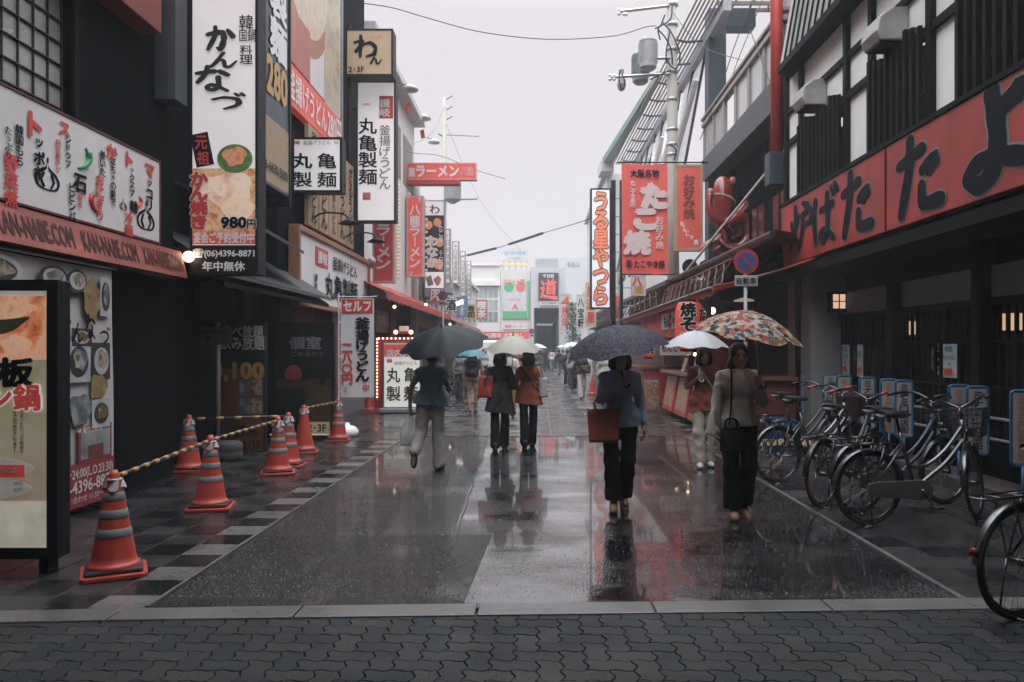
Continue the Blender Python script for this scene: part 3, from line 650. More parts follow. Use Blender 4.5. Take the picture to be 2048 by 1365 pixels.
for y0, y1, zt in ((11.36, 13.32, 5.2), (8.93, 10.5, 5.2), (5.2, 8.29, 6.4)):
    if zt < 5.7: panel(y0, y1, 5.83, 6.42)
    if zt < 5.3: panel(y0, y1, 5.26, 5.74)
    wdw = MB().box(4.6, 4.619, y0+.06, y1-.06, 4.2, min(zt+.25, 6.42) if zt > 5.3 else 5.16).build('window', GLASSD, b)
    m = MB(); k = int((y1-y0)/.17)
    for i in range(k):
        y = y0+.12+(y1-y0-.2)*i/(k-1); m.box(4.40, 4.45, y-.032, y+.032, 4.16, zt+.12*((i*7) % 3-1)*.4+.12)
    for z in (4.45, zt-.2): m.box(4.45, 4.475, y0+.06, y1-.06, z-.03, z+.03)
    m.build('window_slat', DARK2, wdw)
WLIT = mat('lit window glimpse', (.9, .85, .8), .5, emit=.8, var=0)
for y, z in ((11.7, 4.9), (9.15, 5.15)): MB().box(4.58, 4.598, y, y+.16, z, z+.12).build('lit_pane', WLIT, b)
# eave, steep seamed roof
MB().hexa([(4.22, -2, 6.38), (5.0, -2, 6.38), (5.0, 14.2, 6.38), (4.22, 13.75, 6.38), (4.22, -2, 6.5), (5.0, -2, 6.62), (5.0, 14.2, 6.62), (4.22, 13.75, 6.5)]).build('eave', DARK2, b)
rf = MB().hexa([(4.26, -2, 6.5), (4.7, -2, 6.63), (4.7, 13.8, 6.63), (4.26, 13.75, 6.5), (4.8, -2, 9.6), (5.0, -2, 9.6), (5.0, 13.75, 9.6), (4.8, 13.75, 9.6)]).build('roof', mat('pale seamed roof sheet', (.36, .36, .36), .5), b)
m = MB()
for i in range(54):
    y = -2+i*.29; m.obox((4.245, y, 6.5), (0, .03, 0), (.54, 0, 3.1), (-.03, 0, .006))
m.build('roof_seam', DARK2, rf)
# extractor hoods
for k, (y, z) in enumerate(((12.45, 5.36), (9.75, 5.30))):
    t = thing('vent_hood', ['weathered steel vent hood above the farther barred window', 'weathered steel vent hood above the nearer barred window'][k], 'vent hood', (4.3, y, z), group='vent hoods on the tavern')
    prof = [(0, 0), (.34, 0), (.40, .12), (.36, .3), (.22, .40), (0, .42)]
    MB().prism(prof, (4.525, y+.24, z), (-1, 0, 0), UZ, (0, -.48, 0)).build('hood', mat('weathered steel', (.33, .32, .31), .5, metal=.3, var=.25, scale=4), t, bevel=.02)
    MB().prism([(.04, -.012), (.33, -.012), (.33, .0), (.04, .0)], (4.525, y+.2, z), (-1, 0, 0), UZ, (0, -.4, 0)).build('grille', BLACK, t)
# red pipe on the corner
t = thing('red_drainpipe', 'thick red cylinder pipe rising at the corner of the timbered tavern', 'pipe', (4.42, 14.45, 4.9))
MB().tube([(4.42, 14.45, 5.15), (4.42, 14.45, 10.5)], .115, 16).build('pipe', mat('red pipe wrap', (.50, .06, .045), .5, var=.12), t, smooth=True)
m = MB(); m.box(4.24, 4.6, 14.3, 14.62, 4.55, 5.16); m.build('collar', NAVY, t, bevel=.02)
m = MB(); m.tube([(4.30, 14.36, 10), (4.29, 14.34, 6), (4.32, 14.36, 5.6), (4.36, 14.34, 5.8)], .01, 6); m.tube([(4.54, 14.2, 6.4), (4.56, 14.2, 3)], .02, 6); m.build('cable', mat('red cable', (.25, .05, .04), .5), t)
# dark ribbed building with the balcony
b = thing('balcony_building', 'dark ribbed building with a sloping steel balcony and pale upper wall', 'building', (7, 18, 0))
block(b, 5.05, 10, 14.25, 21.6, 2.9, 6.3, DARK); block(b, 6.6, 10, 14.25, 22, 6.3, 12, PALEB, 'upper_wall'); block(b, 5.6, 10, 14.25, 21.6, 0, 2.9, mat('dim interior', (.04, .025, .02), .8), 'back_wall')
m = MB()
for i in range(44): m.box(5.0, 5.05, 14.3+i*.165, 14.38+i*.165, 3.4, 6.3)
m.build('wall_rib', DARK, b)
MB().hexa([(4.55, 14.4, 6.15), (6.6, 14.4, 6.15), (6.6, 21.5, 6.15), (4.55, 21.5, 6.15), (4.5, 14.4, 6.7), (6.6, 14.4, 6.7), (6.6, 21.5, 6.7), (4.5, 21.5, 6.7)]).build('balcony_slab', mat('grey fascia', (.085, .085, .095), .5), b)
bl = MB()
for i in range(7): bl.box(4.54, 4.62, 14.5+i*1.13, 14.68+i*1.13, 6.7, 7.62)
bl.box(4.5, 4.66, 14.4, 21.5, 7.62, 7.72); bl.box(4.48, 4.68, 14.4, 21.5, 7.8, 7.86)
rl = bl.build('railing', mat('taupe rail', (.28, .24, .22), .5), b)
for i in range(6):
    if i != 3: MB().box(4.57, 4.585, 14.72+i*1.13, 15.6+i*1.13, 6.78, 7.58).build('railing_pane', mat('frosted pane', (.5, .52, .53), .25, alpha=.55, var=0), rl)
m = MB()
for i in range(5): m.box(6.585, 6.6, 15.2+i*1.4, 15.22+i*1.4, 6.8, 11)
for i in range(4): m.box(6.585, 6.6, 14.5, 22, 7.6+i*.9, 7.62+i*.9)
m.build('wall_joint_lines', GREYI, b)
m = MB(); m.box(4.66, 5.14, 21.3, 21.8, 3.2, 10.85); m.box(5.14, 5.95, 21.3, 21.8, 10.35, 10.85); m.build('portal_frame', NAVY, b, bevel=.01)
# upper window openings in dull red
for y in (15.6, 17.2): 
    f = MB().box(4.97, 5.0, y, y+.9, 3.5, 4.75).build('window', mat('dull red window', (.12, .03, .025), .2), b); MB().box(4.955, 4.97, y+.42, y+.48, 3.5, 4.75).build('window_frame', DARK2, f)
# canopy over the shops
cp = thing('shop_canopy', 'long black canopy over the takoyaki stall beside the tavern', 'canopy', (4.2, 16, 3.2))
MB().hexa([(3.6, 11.9, 3.22), (4.95, 14.3, 3.5), (5.0, 21, 3.6), (3.6, 21, 3.32), (3.6, 11.9, 3.36), (4.95, 14.3, 3.62), (5.0, 21, 3.72), (3.6, 21, 3.46)]).build('roof', BLACK, cp)
m = MB(); m.tube([(3.58, 11.9, 3.3), (3.58, 21, 3.4)], .05, 8); m.tube([(4.9, 14.6, 5.6), (3.65, 19.6, 3.4)], .03, 8, 1); m.build('rail', [mat('canopy edge', (.03, .03, .032), .4), WHITED], cp)
m = MB()
for i in range(12):
    y = 14+i*.62; m.tube([(3.5, y, 3.15), (3.3, y+.62, 2.72)], .016, 5); m.tube([(3.5, y+.62, 3.15), (3.3, y, 2.72)], .016, 5)
m.tube([(3.5, 14, 3.16), (3.5, 21.5, 3.16)], .02, 6); m.tube([(3.3, 14, 2.71), (3.3, 21.5, 2.71)], .02, 6)
m.build('scissor_arm_lattice', mat('brown lattice steel', (.10, .06, .055), .5), cp)
cp2 = thing('shop_canopy', 'grey canopy edge running on towards the far arcade above the stalls', 'canopy', (3, 33, 3.2))
MB().hexa([(3.45, 21, 3.28), (4.4, 21, 3.5), (4.0, 48, 3.5), (2.45, 48, 3.2), (3.45, 21, 3.4), (4.4, 21, 3.62), (4.0, 48, 3.62), (2.45, 48, 3.3)]).build('roof', mat('grey canopy', (.06, .06, .062), .5), cp2)
m = MB()
for i in range(24):
    y = 21.6+i*.95; x = 3.42-.036*(y-21); m.tube([(x, y, 3.2), (x-.12, y+.9, 2.75)], .018, 5); m.tube([(x, y+.9, 3.2), (x-.12, y, 2.75)], .018, 5)
m.build('scissor_arm_lattice', mat('brown lattice steel', (.10, .06, .055), .5), cp2)
aw = thing('red_awning', 'red fabric awning over the lantern stall opposite the noodle shop', 'awning', (3.4, 19, 2.2))
BRC = mat('bright awning canvas', (.62, .12, .095), .7, var=.12, scale=5); n_, l_ = BRC.node_tree.nodes, BRC.node_tree.links; tl_ = n_.new('ShaderNodeBsdfTranslucent'); tl_.inputs[0].default_value = (.62, .10, .08, 1); ms_ = n_.new('ShaderNodeMixShader'); ms_.inputs[0].default_value = .35; l_.new(n_['Principled BSDF'].outputs[0], ms_.inputs[1]); l_.new(tl_.outputs[0], ms_.inputs[2]); l_.new(ms_.outputs[0], n_['Material Output'].inputs[0])
awning(aw, 12.5, 28, 4.6, 3.05, 2.80, 2.54, BRC, .16, 30)
m = MB(); m.sheet(lambda a, c: (2.95+.02*sin(a*25), 16.2+a*6.0, 2.42-.62*c), 40, 4); m.build('side_curtain', REDC, aw, solid=.01)
# glass hall with louvre soffit and green eave
b = thing('glass_hall', 'tall leaning glass hall with white struts and louvred soffit beyond the balcony', 'building', (5.5, 29, 0))
GH = b
block(b, 4.3, 11, 22.2, 37, 0, 3.5, mat('shop mass', (.14, .10, .09), .7))
gl = MB().hexa([(3.75, 22.2, 4.4), (3.79, 22.2, 4.4), (3.6, 36.5, 4.4), (3.56, 36.5, 4.4), (4.8, 22.2, 10.1), (4.84, 22.2, 10.1), (4.62, 36.5, 10.1), (4.58, 36.5, 10.1)]).build('glazing', mat('pale sloped glass', (.62, .63, .65), .06, alpha=.28, var=0, spec=.8), b)
m = MB()
for i in range(9):
    y = 22.2+i*1.75; s = -.0136*(y-22.2); m.obox((3.70+s, y-.035, 4.4), (0, .07, 0), (.07, 0, 0), (1.05, 0, 5.7))
m.build('mullion', mat('black mullion', (.02, .024, .028), .4), gl)
m = MB()
for i in range(5): 
    y = 22.5+i*3; m.tube([(4.55, y, 9.3), (3.6, y+2.6, 4.8)], .10, 8); m.tube([(4.6, y+2.2, 9.6), (3.7, y-1.2 if y > 24 else y, 5.2)], .08, 8)
m.build('strut', mat('white steel strut', (.6, .59, .59), .45), b)
m = MB()
for i in range(9):
    t_ = i/8; m.hexa([(3.98+.86*t_, 19.6, 10.3), (4.015+.86*t_, 19.6, 10.3), (3.59+1.03*t_, 37, 10.3), (3.55+1.03*t_, 37, 10.3), (3.98+.86*t_, 19.6, 10.34), (4.015+.86*t_, 19.6, 10.34), (3.59+1.03*t_, 37, 10.34), (3.55+1.03*t_, 37, 10.34)])
for i in range(18): m.box(4.9, 7.5, 14.6+i*.42, 14.66+i*.42, 10.95, 11.05)
for i in range(6): m.box(4.9+i*.5, 4.94+i*.5, 14.5, 22, 11.06, 11.1)
m.build('soffit_slat', mat('brown louvre', (.17, .14, .13), .5), b)
m = MB()
for i in range(9): m.tube([(3.9, 22+i*1.75, 10.26), (4.2, 22+i*1.75, 10.2), (4.74, 22+i*1.75, 10.24)], .035, 6)
m.build('soffit_rib', mat('dark brown rib', (.09, .06, .055), .5), b)
m = MB(); m.hexa([(4.66, 19.6, 10.05), (4.86, 19.6, 10.05), (4.70, 37, 10.05), (4.52, 37, 10.05), (4.66, 19.6, 10.4), (4.86, 19.6, 10.4), (4.70, 37, 10.4), (4.52, 37, 10.4)]); m.build('soffit_beam', mat('lavender beam', (.42, .42, .46), .4), b)
MB().hexa([(3.9, 25.5, 10.45), (4.1, 25.5, 10.45), (3.55, 37, 10.4), (3.1, 37, 10.4), (3.88, 25.5, 10.62), (4.1, 25.5, 10.62), (3.55, 37, 10.6), (3.05, 37, 10.6)]).build('green_eave', mat('verdigris copper', (.25, .36, .31), .6, var=.1, scale=1), b)
MB().hexa([(3.0, 37, 10.0), (3.6, 37, 10.0), (3.6, 38.5, 10.0), (2.95, 38.5, 10.0), (3.0, 37, 10.5), (3.6, 37, 10.5), (3.6, 38.5, 10.5), (2.95, 38.5, 10.5)]).build('eave_end', PALEB, b)
# pale buildings further along the east side
b = thing('pale_building', 'tall pale building with advert panels beyond the glass hall', 'building', (7, 45, 0))
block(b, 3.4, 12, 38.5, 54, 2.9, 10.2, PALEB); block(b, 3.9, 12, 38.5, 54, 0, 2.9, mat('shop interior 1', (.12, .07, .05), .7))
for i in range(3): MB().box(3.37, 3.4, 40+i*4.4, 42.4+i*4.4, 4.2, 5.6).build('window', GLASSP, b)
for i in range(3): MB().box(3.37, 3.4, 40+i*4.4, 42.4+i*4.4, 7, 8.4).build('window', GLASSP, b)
m = MB().box(3.2, 3.6, 38.4, 54.1, 10.2, 10.5); m.build('parapet', PALEB, b)
b = thing('shop_building', 'pale building with a stepped top edge closing the east side of the street', 'building', (8, 60, 0))
block(b, 4.2, 12, 54.2, 66, 2.8, 7.2, mat('grey white render', (.46, .46, .46), .7)); block(b, 4.6, 12, 54.2, 66, 0, 2.8, mat('shop interior 1', (.12, .07, .05), .7))
for i in range(2): MB().box(4.17, 4.2, 56+i*4.4, 58.4+i*4.4, 4.2, 5.6).build('window', GLASSP, b)

# ================================================================ end of the street
def far(px0, px1, py0, py1, D): return ((px0-VX)*D/F, (px1-VX)*D/F, Z(py1, D), Z(py0, D))
D0 = 66.0
b = thing('office_building', 'pale office block with window rows closing the street beyond the white column signs', 'building', (-4.3, D0+3, 0))
x0, x1, z0, z1 = far(925, 1001, 528, 705, D0); block(b, x0, x1, D0, D0+8, 0, z1, mat('far white wall', (.60, .59, .58), .7, var=.06, scale=.5))
for r_, (ya, yb) in enumerate(((573, 595), (600, 620), (624, 644))):
    for k in range(5):
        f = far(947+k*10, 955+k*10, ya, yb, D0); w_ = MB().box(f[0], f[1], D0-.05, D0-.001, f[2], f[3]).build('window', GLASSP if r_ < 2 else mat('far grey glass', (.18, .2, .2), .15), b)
m = MB()
f = far(925, 1001, 563, 572, D0); m.box(f[0], f[1], D0-.3, D0-.001, f[2], f[3]); f = far(925, 1001, 526, 532, D0); m.box(f[0], f[1], D0-.2, D0+.1, f[2], f[3]); m.build('ledge', WHITED, b)
b = thing('advert_building', 'pale building carrying a green and white advertisement board at the end of the street', 'building', (-1.9, D0+3, 0))
x0, x1, z0, z1 = far(1001.5, 1061, 540, 705, D0-.3); block(b, x0, x1, D0-.3, D0+8, 0, z1, mat('far cream wall', (.56, .54, .52), .7, var=.06, scale=.5))
f = far(1001, 1058, 524, 529, D0); MB().box(f[0], f[1], D0+1, D0+1.6, f[2], f[3]).build('yellow_strip', mat('pale yellow', (.62, .48, .22), .5), b)
bb = thing('rooftop_billboard', 'washed-out rooftop billboard with blue lettering standing above the advertisement building', 'billboard', ((1028-VX)*D0/F, D0+1.5, Z(540, D0)))
f = far(1003, 1056, 497, 522, D0+1); MB().box(f[0], f[1], D0+1, D0+1.3, f[2], f[3]).build('panel', mat('far white board', (.48, .48, .50), .5), bb)
lettering(bb, V(f[0], D0+.995, f[2]), UX, UZ, f[1]-f[0], f[3]-f[2], [('コーシハセイ', .5, .62, .8, .3, BLUEI, .03), ('ビル貸室', .5, .2, .5, .2, GREYI)])
m = MB()
for px in (1006, 1018, 1030, 1042, 1053): f = far(px, px+1.3, 522, 541, D0+1); m.box(f[0], f[1], D0+1.1, D0+1.2, f[2], f[3])
m.build('stand_frame', GREYP, bb)
def ad(r, o, u, v):
    mm = MB(); patch(mm, o, u, v, 2.3, 3.2, .25, .82, .36, .27, 0, kind='round'); patch(mm, o, u, v, 2.3, 3.2, .68, .82, .36, .27, 1, kind='round'); patch(mm, o, u, v, 2.3, 3.2, .5, .1, .94, .18, 0); patch(mm, o, u, v, 2.3, 3.2, .94, .5, .1, .96, 0, .005)
    mm.build('colour_patch', [mat('far green', (.06, .34, .15), .5), mat('far red', (.6, .12, .09), .5)], r)
f = far(1004, 1056, 570, 637, D0-.6)
sign('advert_board', 'white advertisement board with green and red circles and a green bottom band', 'billboard', (f[0], D0-.45, f[2]), UX, f[1]-f[0], f[3]-f[2], .15, mat('far white board', (.48, .48, .50), .5), mat('far board frame', (.35, .35, .35), .5), [('A', .5, .34, .25, .16, REDI, .02), ('くらしの', .45, .56, .6, .08, REDI)], .06, extra=ad)
f = far(1005, 1050, 558, 569, D0-.6)
t = thing('rooftop_lettering', 'row of small red raised letters on top of the advertisement board', 'sign', ((f[0]+f[1])/2, D0-.5, f[2]))
lettering(t, V(f[0], D0-.5, f[2]), UX, UZ, f[1]-f[0], f[3]-f[2], [('スロット館', .5, .5, .95, .95, mat('far red', (.6, .12, .09), .5), .04)])
f = far(1006, 1054, 648, 659, D0-.6)
sign('shop_sign', 'pale strip sign with pink lettering under the advertisement board', 'sign', (f[0], D0-.4, f[2]), UX, f[1]-f[0], f[3]-f[2], .1, WHITED, PALEB, [('喫茶パーラー', .5, .5, .85, .6, REDI, .02)], .02)
f = far(950, 1059, 664, 678, D0-3)
sign('shop_fascia', 'red shop fascia with white lettering low across the end of the street', 'sign', (f[0], D0-3, f[2]), UX, f[1]-f[0], f[3]-f[2], .4, REDL, REDP, [('本日開店 大売出し', .5, .5, .8, .6, WHITEI, .03)], .02)
f = far(948, 1040, 680, 683, D0-3); t = thing('tube_light', 'white fluorescent strip glowing under the red shop fascia', 'light', ((f[0]+f[1])/2, D0-2.7, f[2])); MB().tube([(f[0], D0-2.6, f[2]), (f[1], D0-2.6, f[2])], .06, 8).build('tube', mat('tube glow', (1, 1, 1), .3, emit=2.2, var=0), t)
MB().box(f[0], f[1], D0-2.65, D0-2.55, f[3]-.02, f[3]+.12).build('fitting', WHITED, t)
# arcade gate
b = thing('arcade_gate', 'grey portal of the covered arcade with a dark opening at the end of the street', 'building', (.9, D0, 0))
GC = mat('gate grey cladding', (.44, .44, .46), .6, var=.06, scale=.5)
x0, x1, z0, z1 = far(1061.5, 1068, 535, 705, D0-.6); block(b, x0, x1, D0-.6, D0+30, 0, z1, GC, 'pier')
x2, x3, _, _ = far(1118, 1131, 540, 705, D0-.6); block(b, x2, x3, D0-.6, D0+30, 0, z1, GC, 'pier')
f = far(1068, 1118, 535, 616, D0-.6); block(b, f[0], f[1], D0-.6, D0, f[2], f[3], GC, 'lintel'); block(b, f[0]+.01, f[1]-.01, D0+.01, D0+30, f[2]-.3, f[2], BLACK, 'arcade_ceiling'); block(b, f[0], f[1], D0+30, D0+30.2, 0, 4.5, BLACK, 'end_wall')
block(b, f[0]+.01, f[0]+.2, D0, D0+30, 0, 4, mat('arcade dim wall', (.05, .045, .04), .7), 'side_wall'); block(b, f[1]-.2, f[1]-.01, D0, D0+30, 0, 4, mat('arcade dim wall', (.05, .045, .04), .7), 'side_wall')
f = far(1072, 1116, 518, 532, D0); block(b, f[0], f[1], D0, D0+.8, f[2]-.3, f[3], mat('gate top box', (.30, .31, .32), .6), 'roof_box')
f = far(1077, 1117, 546, 601, D0-.8)
sign('arcade_sign', 'black hanging sign with one large red brush character on the arcade gate', 'sign', (f[0], D0-.75, f[2]), UX, f[1]-f[0], f[3]-f[2], .13, mat('black sign board', (.02, .025, .032), .5), BLACK, [('道', .5, .42, .8, .72, REDL, 1.15, False, None, 'brush'), ('千日前', .5, .89, .55, .13, WHITEI, .02)], .02)
f = far(1080, 1115, 603, 611, D0-.8)
sign('name_plate', 'pale strip of small dark letters under the black arcade sign', 'sign', (f[0], D0-.75, f[2]), UX, f[1]-f[0], f[3]-f[2], .1, WHITED, PALEB, [('DOTONBORI', .5, .5, .85, .6, INK, .02)], .01)
b = thing('apartment_building', 'grey block rising behind the arcade gate', 'building', (3, D0+25, 0))
f = far(1068, 1190, 513, 705, D0+22); block(b, f[0], f[1], D0+31, D0+40, 0, f[3]*1.08, mat('far grey wall', (.48, .48, .49), .7, var=.05, scale=.3))
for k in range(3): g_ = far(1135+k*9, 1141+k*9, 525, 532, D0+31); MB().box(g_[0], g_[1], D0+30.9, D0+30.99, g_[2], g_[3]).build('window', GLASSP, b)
# ================================================================ signs on the west side
def frm(px0, px1, py0, py1, D): return (px0-VX)*D/F, Z(py1, D), (px1-px0)*D/F, (py1-py0)*D/F    # x, z, w, h of a sign facing down the street
RIM = mat('black sign casing', (.009, .011, .014), .5, spec=.2)
def front(name, label, px0, px1, py0, py1, D, depth, face, casing, texts=(), border=.03, group=None, extra=None, cat='sign'):
    x, z, w_, h_ = frm(px0, px1, py0, py1, D)
    return sign(name, label, cat, (x, D, z), UX, w_, h_, depth, face, casing, texts, border, group, None, extra)
def garlic(m, o, u, v, W_, H_, cx, cy, s, mi, mj):
    n_ = np.cross(u, v); c = np.asarray(o)+u*cx*W_+v*cy*H_; v = v*.56
    out_ = [(-.02, .95), (-.06, .6), (-.34, .34), (-.48, .02), (-.36, -.32), (0, -.42), (.36, -.32), (.48, .02), (.34, .34), (.06, .6), (.05, .95)]
    a = spline(out_, 5, True); k = len(a); q = [p*.8+V(0, -.02) for p in a]
    m.add([c+u*p[0]*s+v*p[1]*s+n_*.005 for p in a]+[c+u*p[0]*s+v*p[1]*s+n_*.005 for p in q], [(i, (i+1) % k, k+(i+1) % k, k+i) for i in range(k)], mi)
    for d in (-.13, .13): m.tube([c+u*(d*1.1)*s+v*.3*s+n_*.006, c+u*d*1.9*s+v*-.02*s+n_*.006, c+u*d*s+v*-.3*s+n_*.006], .028*s, 5, mi)
def chili(m, o, u, v, W_, H_, cx, cy, s, mi, mj, flip=1):
    n_ = np.cross(u, v); c = np.asarray(o)+u*cx*W_+v*cy*H_; v = v*.6
    p = spline([(.15*flip, .45), (.2*flip, .15), (.05*flip, -.2), (-.3*flip, -.42)], 5); k = len(p)
    m.tube([c+u*a[0]*s+v*a[1]*s+n_*.004 for a in p], [(.10*(1-(i/k)**2)+.01)*s for i in range(k)], 6, mi); m.tube([c+u*.15*flip*s+v*.45*s+n_*.004, c+u*.05*flip*s+v*.62*s+n_*.004], .04*s, 5, mj)
# the long white menu board above the awning strip
def menu_extra(r, o, u, v):
    VP = [INK, GREENI, REDI]
    for cx, cy, s in ((at(94), .30, .36), (at(246), .30, .15), (at(291), .22, .40)): m = MB(); garlic(m, o, u, v, L_, .925, cx, cy, s, 0, 0); m.build('garlic_print', VP, r)
    for cx, cy, s, mi, fl in ((at(168), .62, .34, 1, 1), (at(188), .22, .30, 2, -1), (at(277), .40, .20, 2, 1)): m = MB(); chili(m, o, u, v, L_, .925, cx, cy, s, mi, 1, fl); m.build('chilli_print', VP, r)
L_ = 8.67-3.55
def at(px): return (PX(px, -4.2)-3.55)/L_                # photo column -> fraction along the board
kt = [('トッポギ', at(74), .52, .12, .80, None), ]
T = []
def col(body, px, py0, py1, wpx, m_, bold=.02):
    y = PX(px, -4.2); zc, hh = Z((py0+py1)/2, y), (py1-py0)*y/F
    ww = wpx*y/F*y/4.2*.9
    T.append((body, at(px), (zc-2.69)/.925, min(ww*1.25, hh/len(body)*1.6)/L_, hh*1.06/.925, m_, bold*.85+.008, True))
col('ト', 68, 228, 275, 36, REDI, .05); col('ッポギ', 76, 275, 358, 34, INK, .045)
col('韓国もち', 36, 252, 330, 20, INK, .02); col('たっぷり', 14, 255, 318, 18, INK, .02); col('野菜煮', 20, 312, 412, 24, REDI, .03)
col('ス', 127, 246, 272, 24, REDI, .05); col('ンドゥブ', 134, 274, 334, 22, INK, .03); col('純豆腐チゲ', 114, 280, 345, 14, REDI, .01)
col('石', 158, 350, 385, 22, INK, .04); col('ビビンバ', 142, 368, 440, 20, INK, .03); col('焼き', 158, 388, 415, 14, REDI, .01)
col('か', 222, 290, 318, 22, REDI, .05); col('ぼちゃの葉で', 224, 318, 410, 17, INK, .02); col('巻いた', 203, 303, 352, 15, INK, .03); col('おにぎり', 198, 352, 440, 22, REDI, .03)
col('ト', 257, 306, 334, 18, REDI, .05); col('ックスプ', 262, 335, 392, 18, INK, .03); col('韓', 266, 402, 426, 18, INK, .03); col('冷麺', 256, 425, 472, 18, REDI, .03)
col('マ', 298, 330, 356, 20, REDI, .05); col('ッコリ', 297, 358, 420, 16, INK, .04)
sign('menu_board', 'long white menu board of brushed dish names with garlic and chilli drawings', 'sign', (-4.2, 3.55, 2.69), UYL, L_, .925, .12, WHITED, mat('dark red trim', (.10, .02, .018), .5), T, .02, extra=menu_extra)
# red awning strip with the stencilled web address
t = thing('awning_strip', 'faded red strip repeating a web address in black stencil letters below the menu board', 'sign', (-4.2, 6.2, 2.36))
RFAD = mat('faded red strip', (.30, .085, .065), .55, var=.3, scale=3, stretch=(1, .5, 3))
MB().hexa([(-4.4, 3.4, 2.36), (-4.12, 3.4, 2.36), (-4.12, 9.18, 2.36), (-4.4, 9.18, 2.36), (-4.4, 3.4, 2.675), (-4.2, 3.4, 2.675), (-4.2, 9.18, 2.675), (-4.4, 9.18, 2.675)]).build('panel', RFAD, t)
vv = V(-.08, 0, .315); vv = vv/np.linalg.norm(vv)
for k, (a, c) in enumerate(((4.85, 5.82), (5.97, 6.98), (7.12, 8.09), (8.23, 9.12))):
    m = MB(); write(m, 'KAN-NABE.COM', V(-4.16, (a+c)/2, 2.518), UYL, vv, c-a, .185, 0, .032, keep=False); m.build('lettering', mat('stencil ink', (.05, .014, .012), .6, var=0), t)
# glowing bulb at its end
t = thing('bulb_lamp', 'bare round bulb glowing at the end of the faded red strip', 'lamp', (-4.13, 9.25, 2.58)); MB().ball((-4.13, 9.22, 2.62), .065, 14).build('bulb', BULB, t, smooth=True); MB().tube([(-4.4, 9.3, 2.72), (-4.2, 9.25, 2.72), (-4.14, 9.23, 2.68)], .022, 8).build('bracket', BLACK, t)
# vertical lit sign facing down the street
x, z, w_, h_ = frm(380, 516, -260, 549, 9.3)
def vs_extra(r, o, u, v):
    H = h_; m = MB()
    fy = lambda py: 1-(py+260)/809.0
    patch(m, o, u, v, w_, H, .5, fy(405), .95, 135/809, 0); patch(m, o, u, v, w_, H, .5, fy(476), .95, 26/809, 1); patch(m, o, u, v, w_, H, .5, fy(519), .95, 56/809, 2)
    patch(m, o, u, v, w_, H, .66, fy(318), .52, 58/809, 3, .005, kind='round'); patch(m, o, u, v, w_, H, .66, fy(314), .34, 38/809, 4, .008, kind='blob')
    patch(m, o, u, v, w_, H, .18, fy(300), .26, 66/809, 2, .006, rot=.2); patch(m, o, u, v, w_, H, .55, fy(378), .8, 66/809, 5, .004, kind='blob')
    patch(m, o, u, v, w_, H, .7, fy(420), .5, 50/809, 6, .006, kind='blob')
    m.build('colour_patch', [food('meat backdrop', [(.12, .05, .025), (.50, .20, .08), (.62, .40, .22), (.3, .12, .05)], 8, .35), REDL, BLACK, mat('lettuce print', (.08, .17, .05), .5, emit=.2, var=.4, scale=14), food('ham print', [(.35, .1, .05), (.62, .28, .16), (.4, .14, .06)], 12, .3), food('pork slice print', [(.66, .42, .28), (.74, .58, .46), (.55, .28, .16)], 5, .35, 2), food('pork slice print b', [(.62, .36, .2), (.74, .55, .4), (.66, .44, .3)], 7, .35, 5)], r)
fy = lambda py: 1-(py+260)/809.0
def hz(py0, py1): return (py1-py0)/809.0
tx = [('か', .45, fy(79), .44, hz(52, 104), INKL, 1.5, False, None, 'brush'), ('ん', .50, fy(121), .42, hz(106, 138), INKL, 1.3, False, None, 'brush'), ('な', .34, fy(159), .52, hz(136, 186), INKL, 1.45, False, None, 'brush'), ('づ', .56, fy(204), .48, hz(190, 222), INKL, 1.4, False, None, 'brush'),
      ('韓', .83, fy(46), .2, hz(32, 62), INKL, .01), ('国鍋', .85, fy(72), .24, hz(60, 88), INKL, .01), ('料理', .83, fy(110), .2, hz(92, 132), INKL, .015, True),
      ('元', .17, fy(286), .17, hz(274, 300), REDI, .03), ('祖', .2, fy(317), .17, hz(304, 330), REDI, .03),
      ('かん焼き', .14, fy(402), .24, hz(345, 460), REDI, .06, True, WHITEI), ('980', .65, fy(446), .36, hz(436, 457), INK, .05, False, WHITEI), ('円', .91, fy(449), .12, hz(440, 458), INK, .03, False, WHITEI),
      ('宴会ご予約受付中', .5, fy(476), .88, hz(466, 487), WHITEI, .045), ('☎(06)4396-8871', .5, fy(508), .9, hz(499, 518), WHITEI, .03), ('年中無休', .5, fy(533), .62, hz(524, 543), WHITEI, .03)]
sign('vertical_sign', 'tall backlit white sign with black brush characters over a meat photograph and phone number', 'sign', (x, 9.3, z), UX, w_, h_, .28, mat('backlit white face', (.70, .66, .65), .4, emit=.42, var=.08, scale=1.2), RIM, tx, .03, extra=vs_extra)
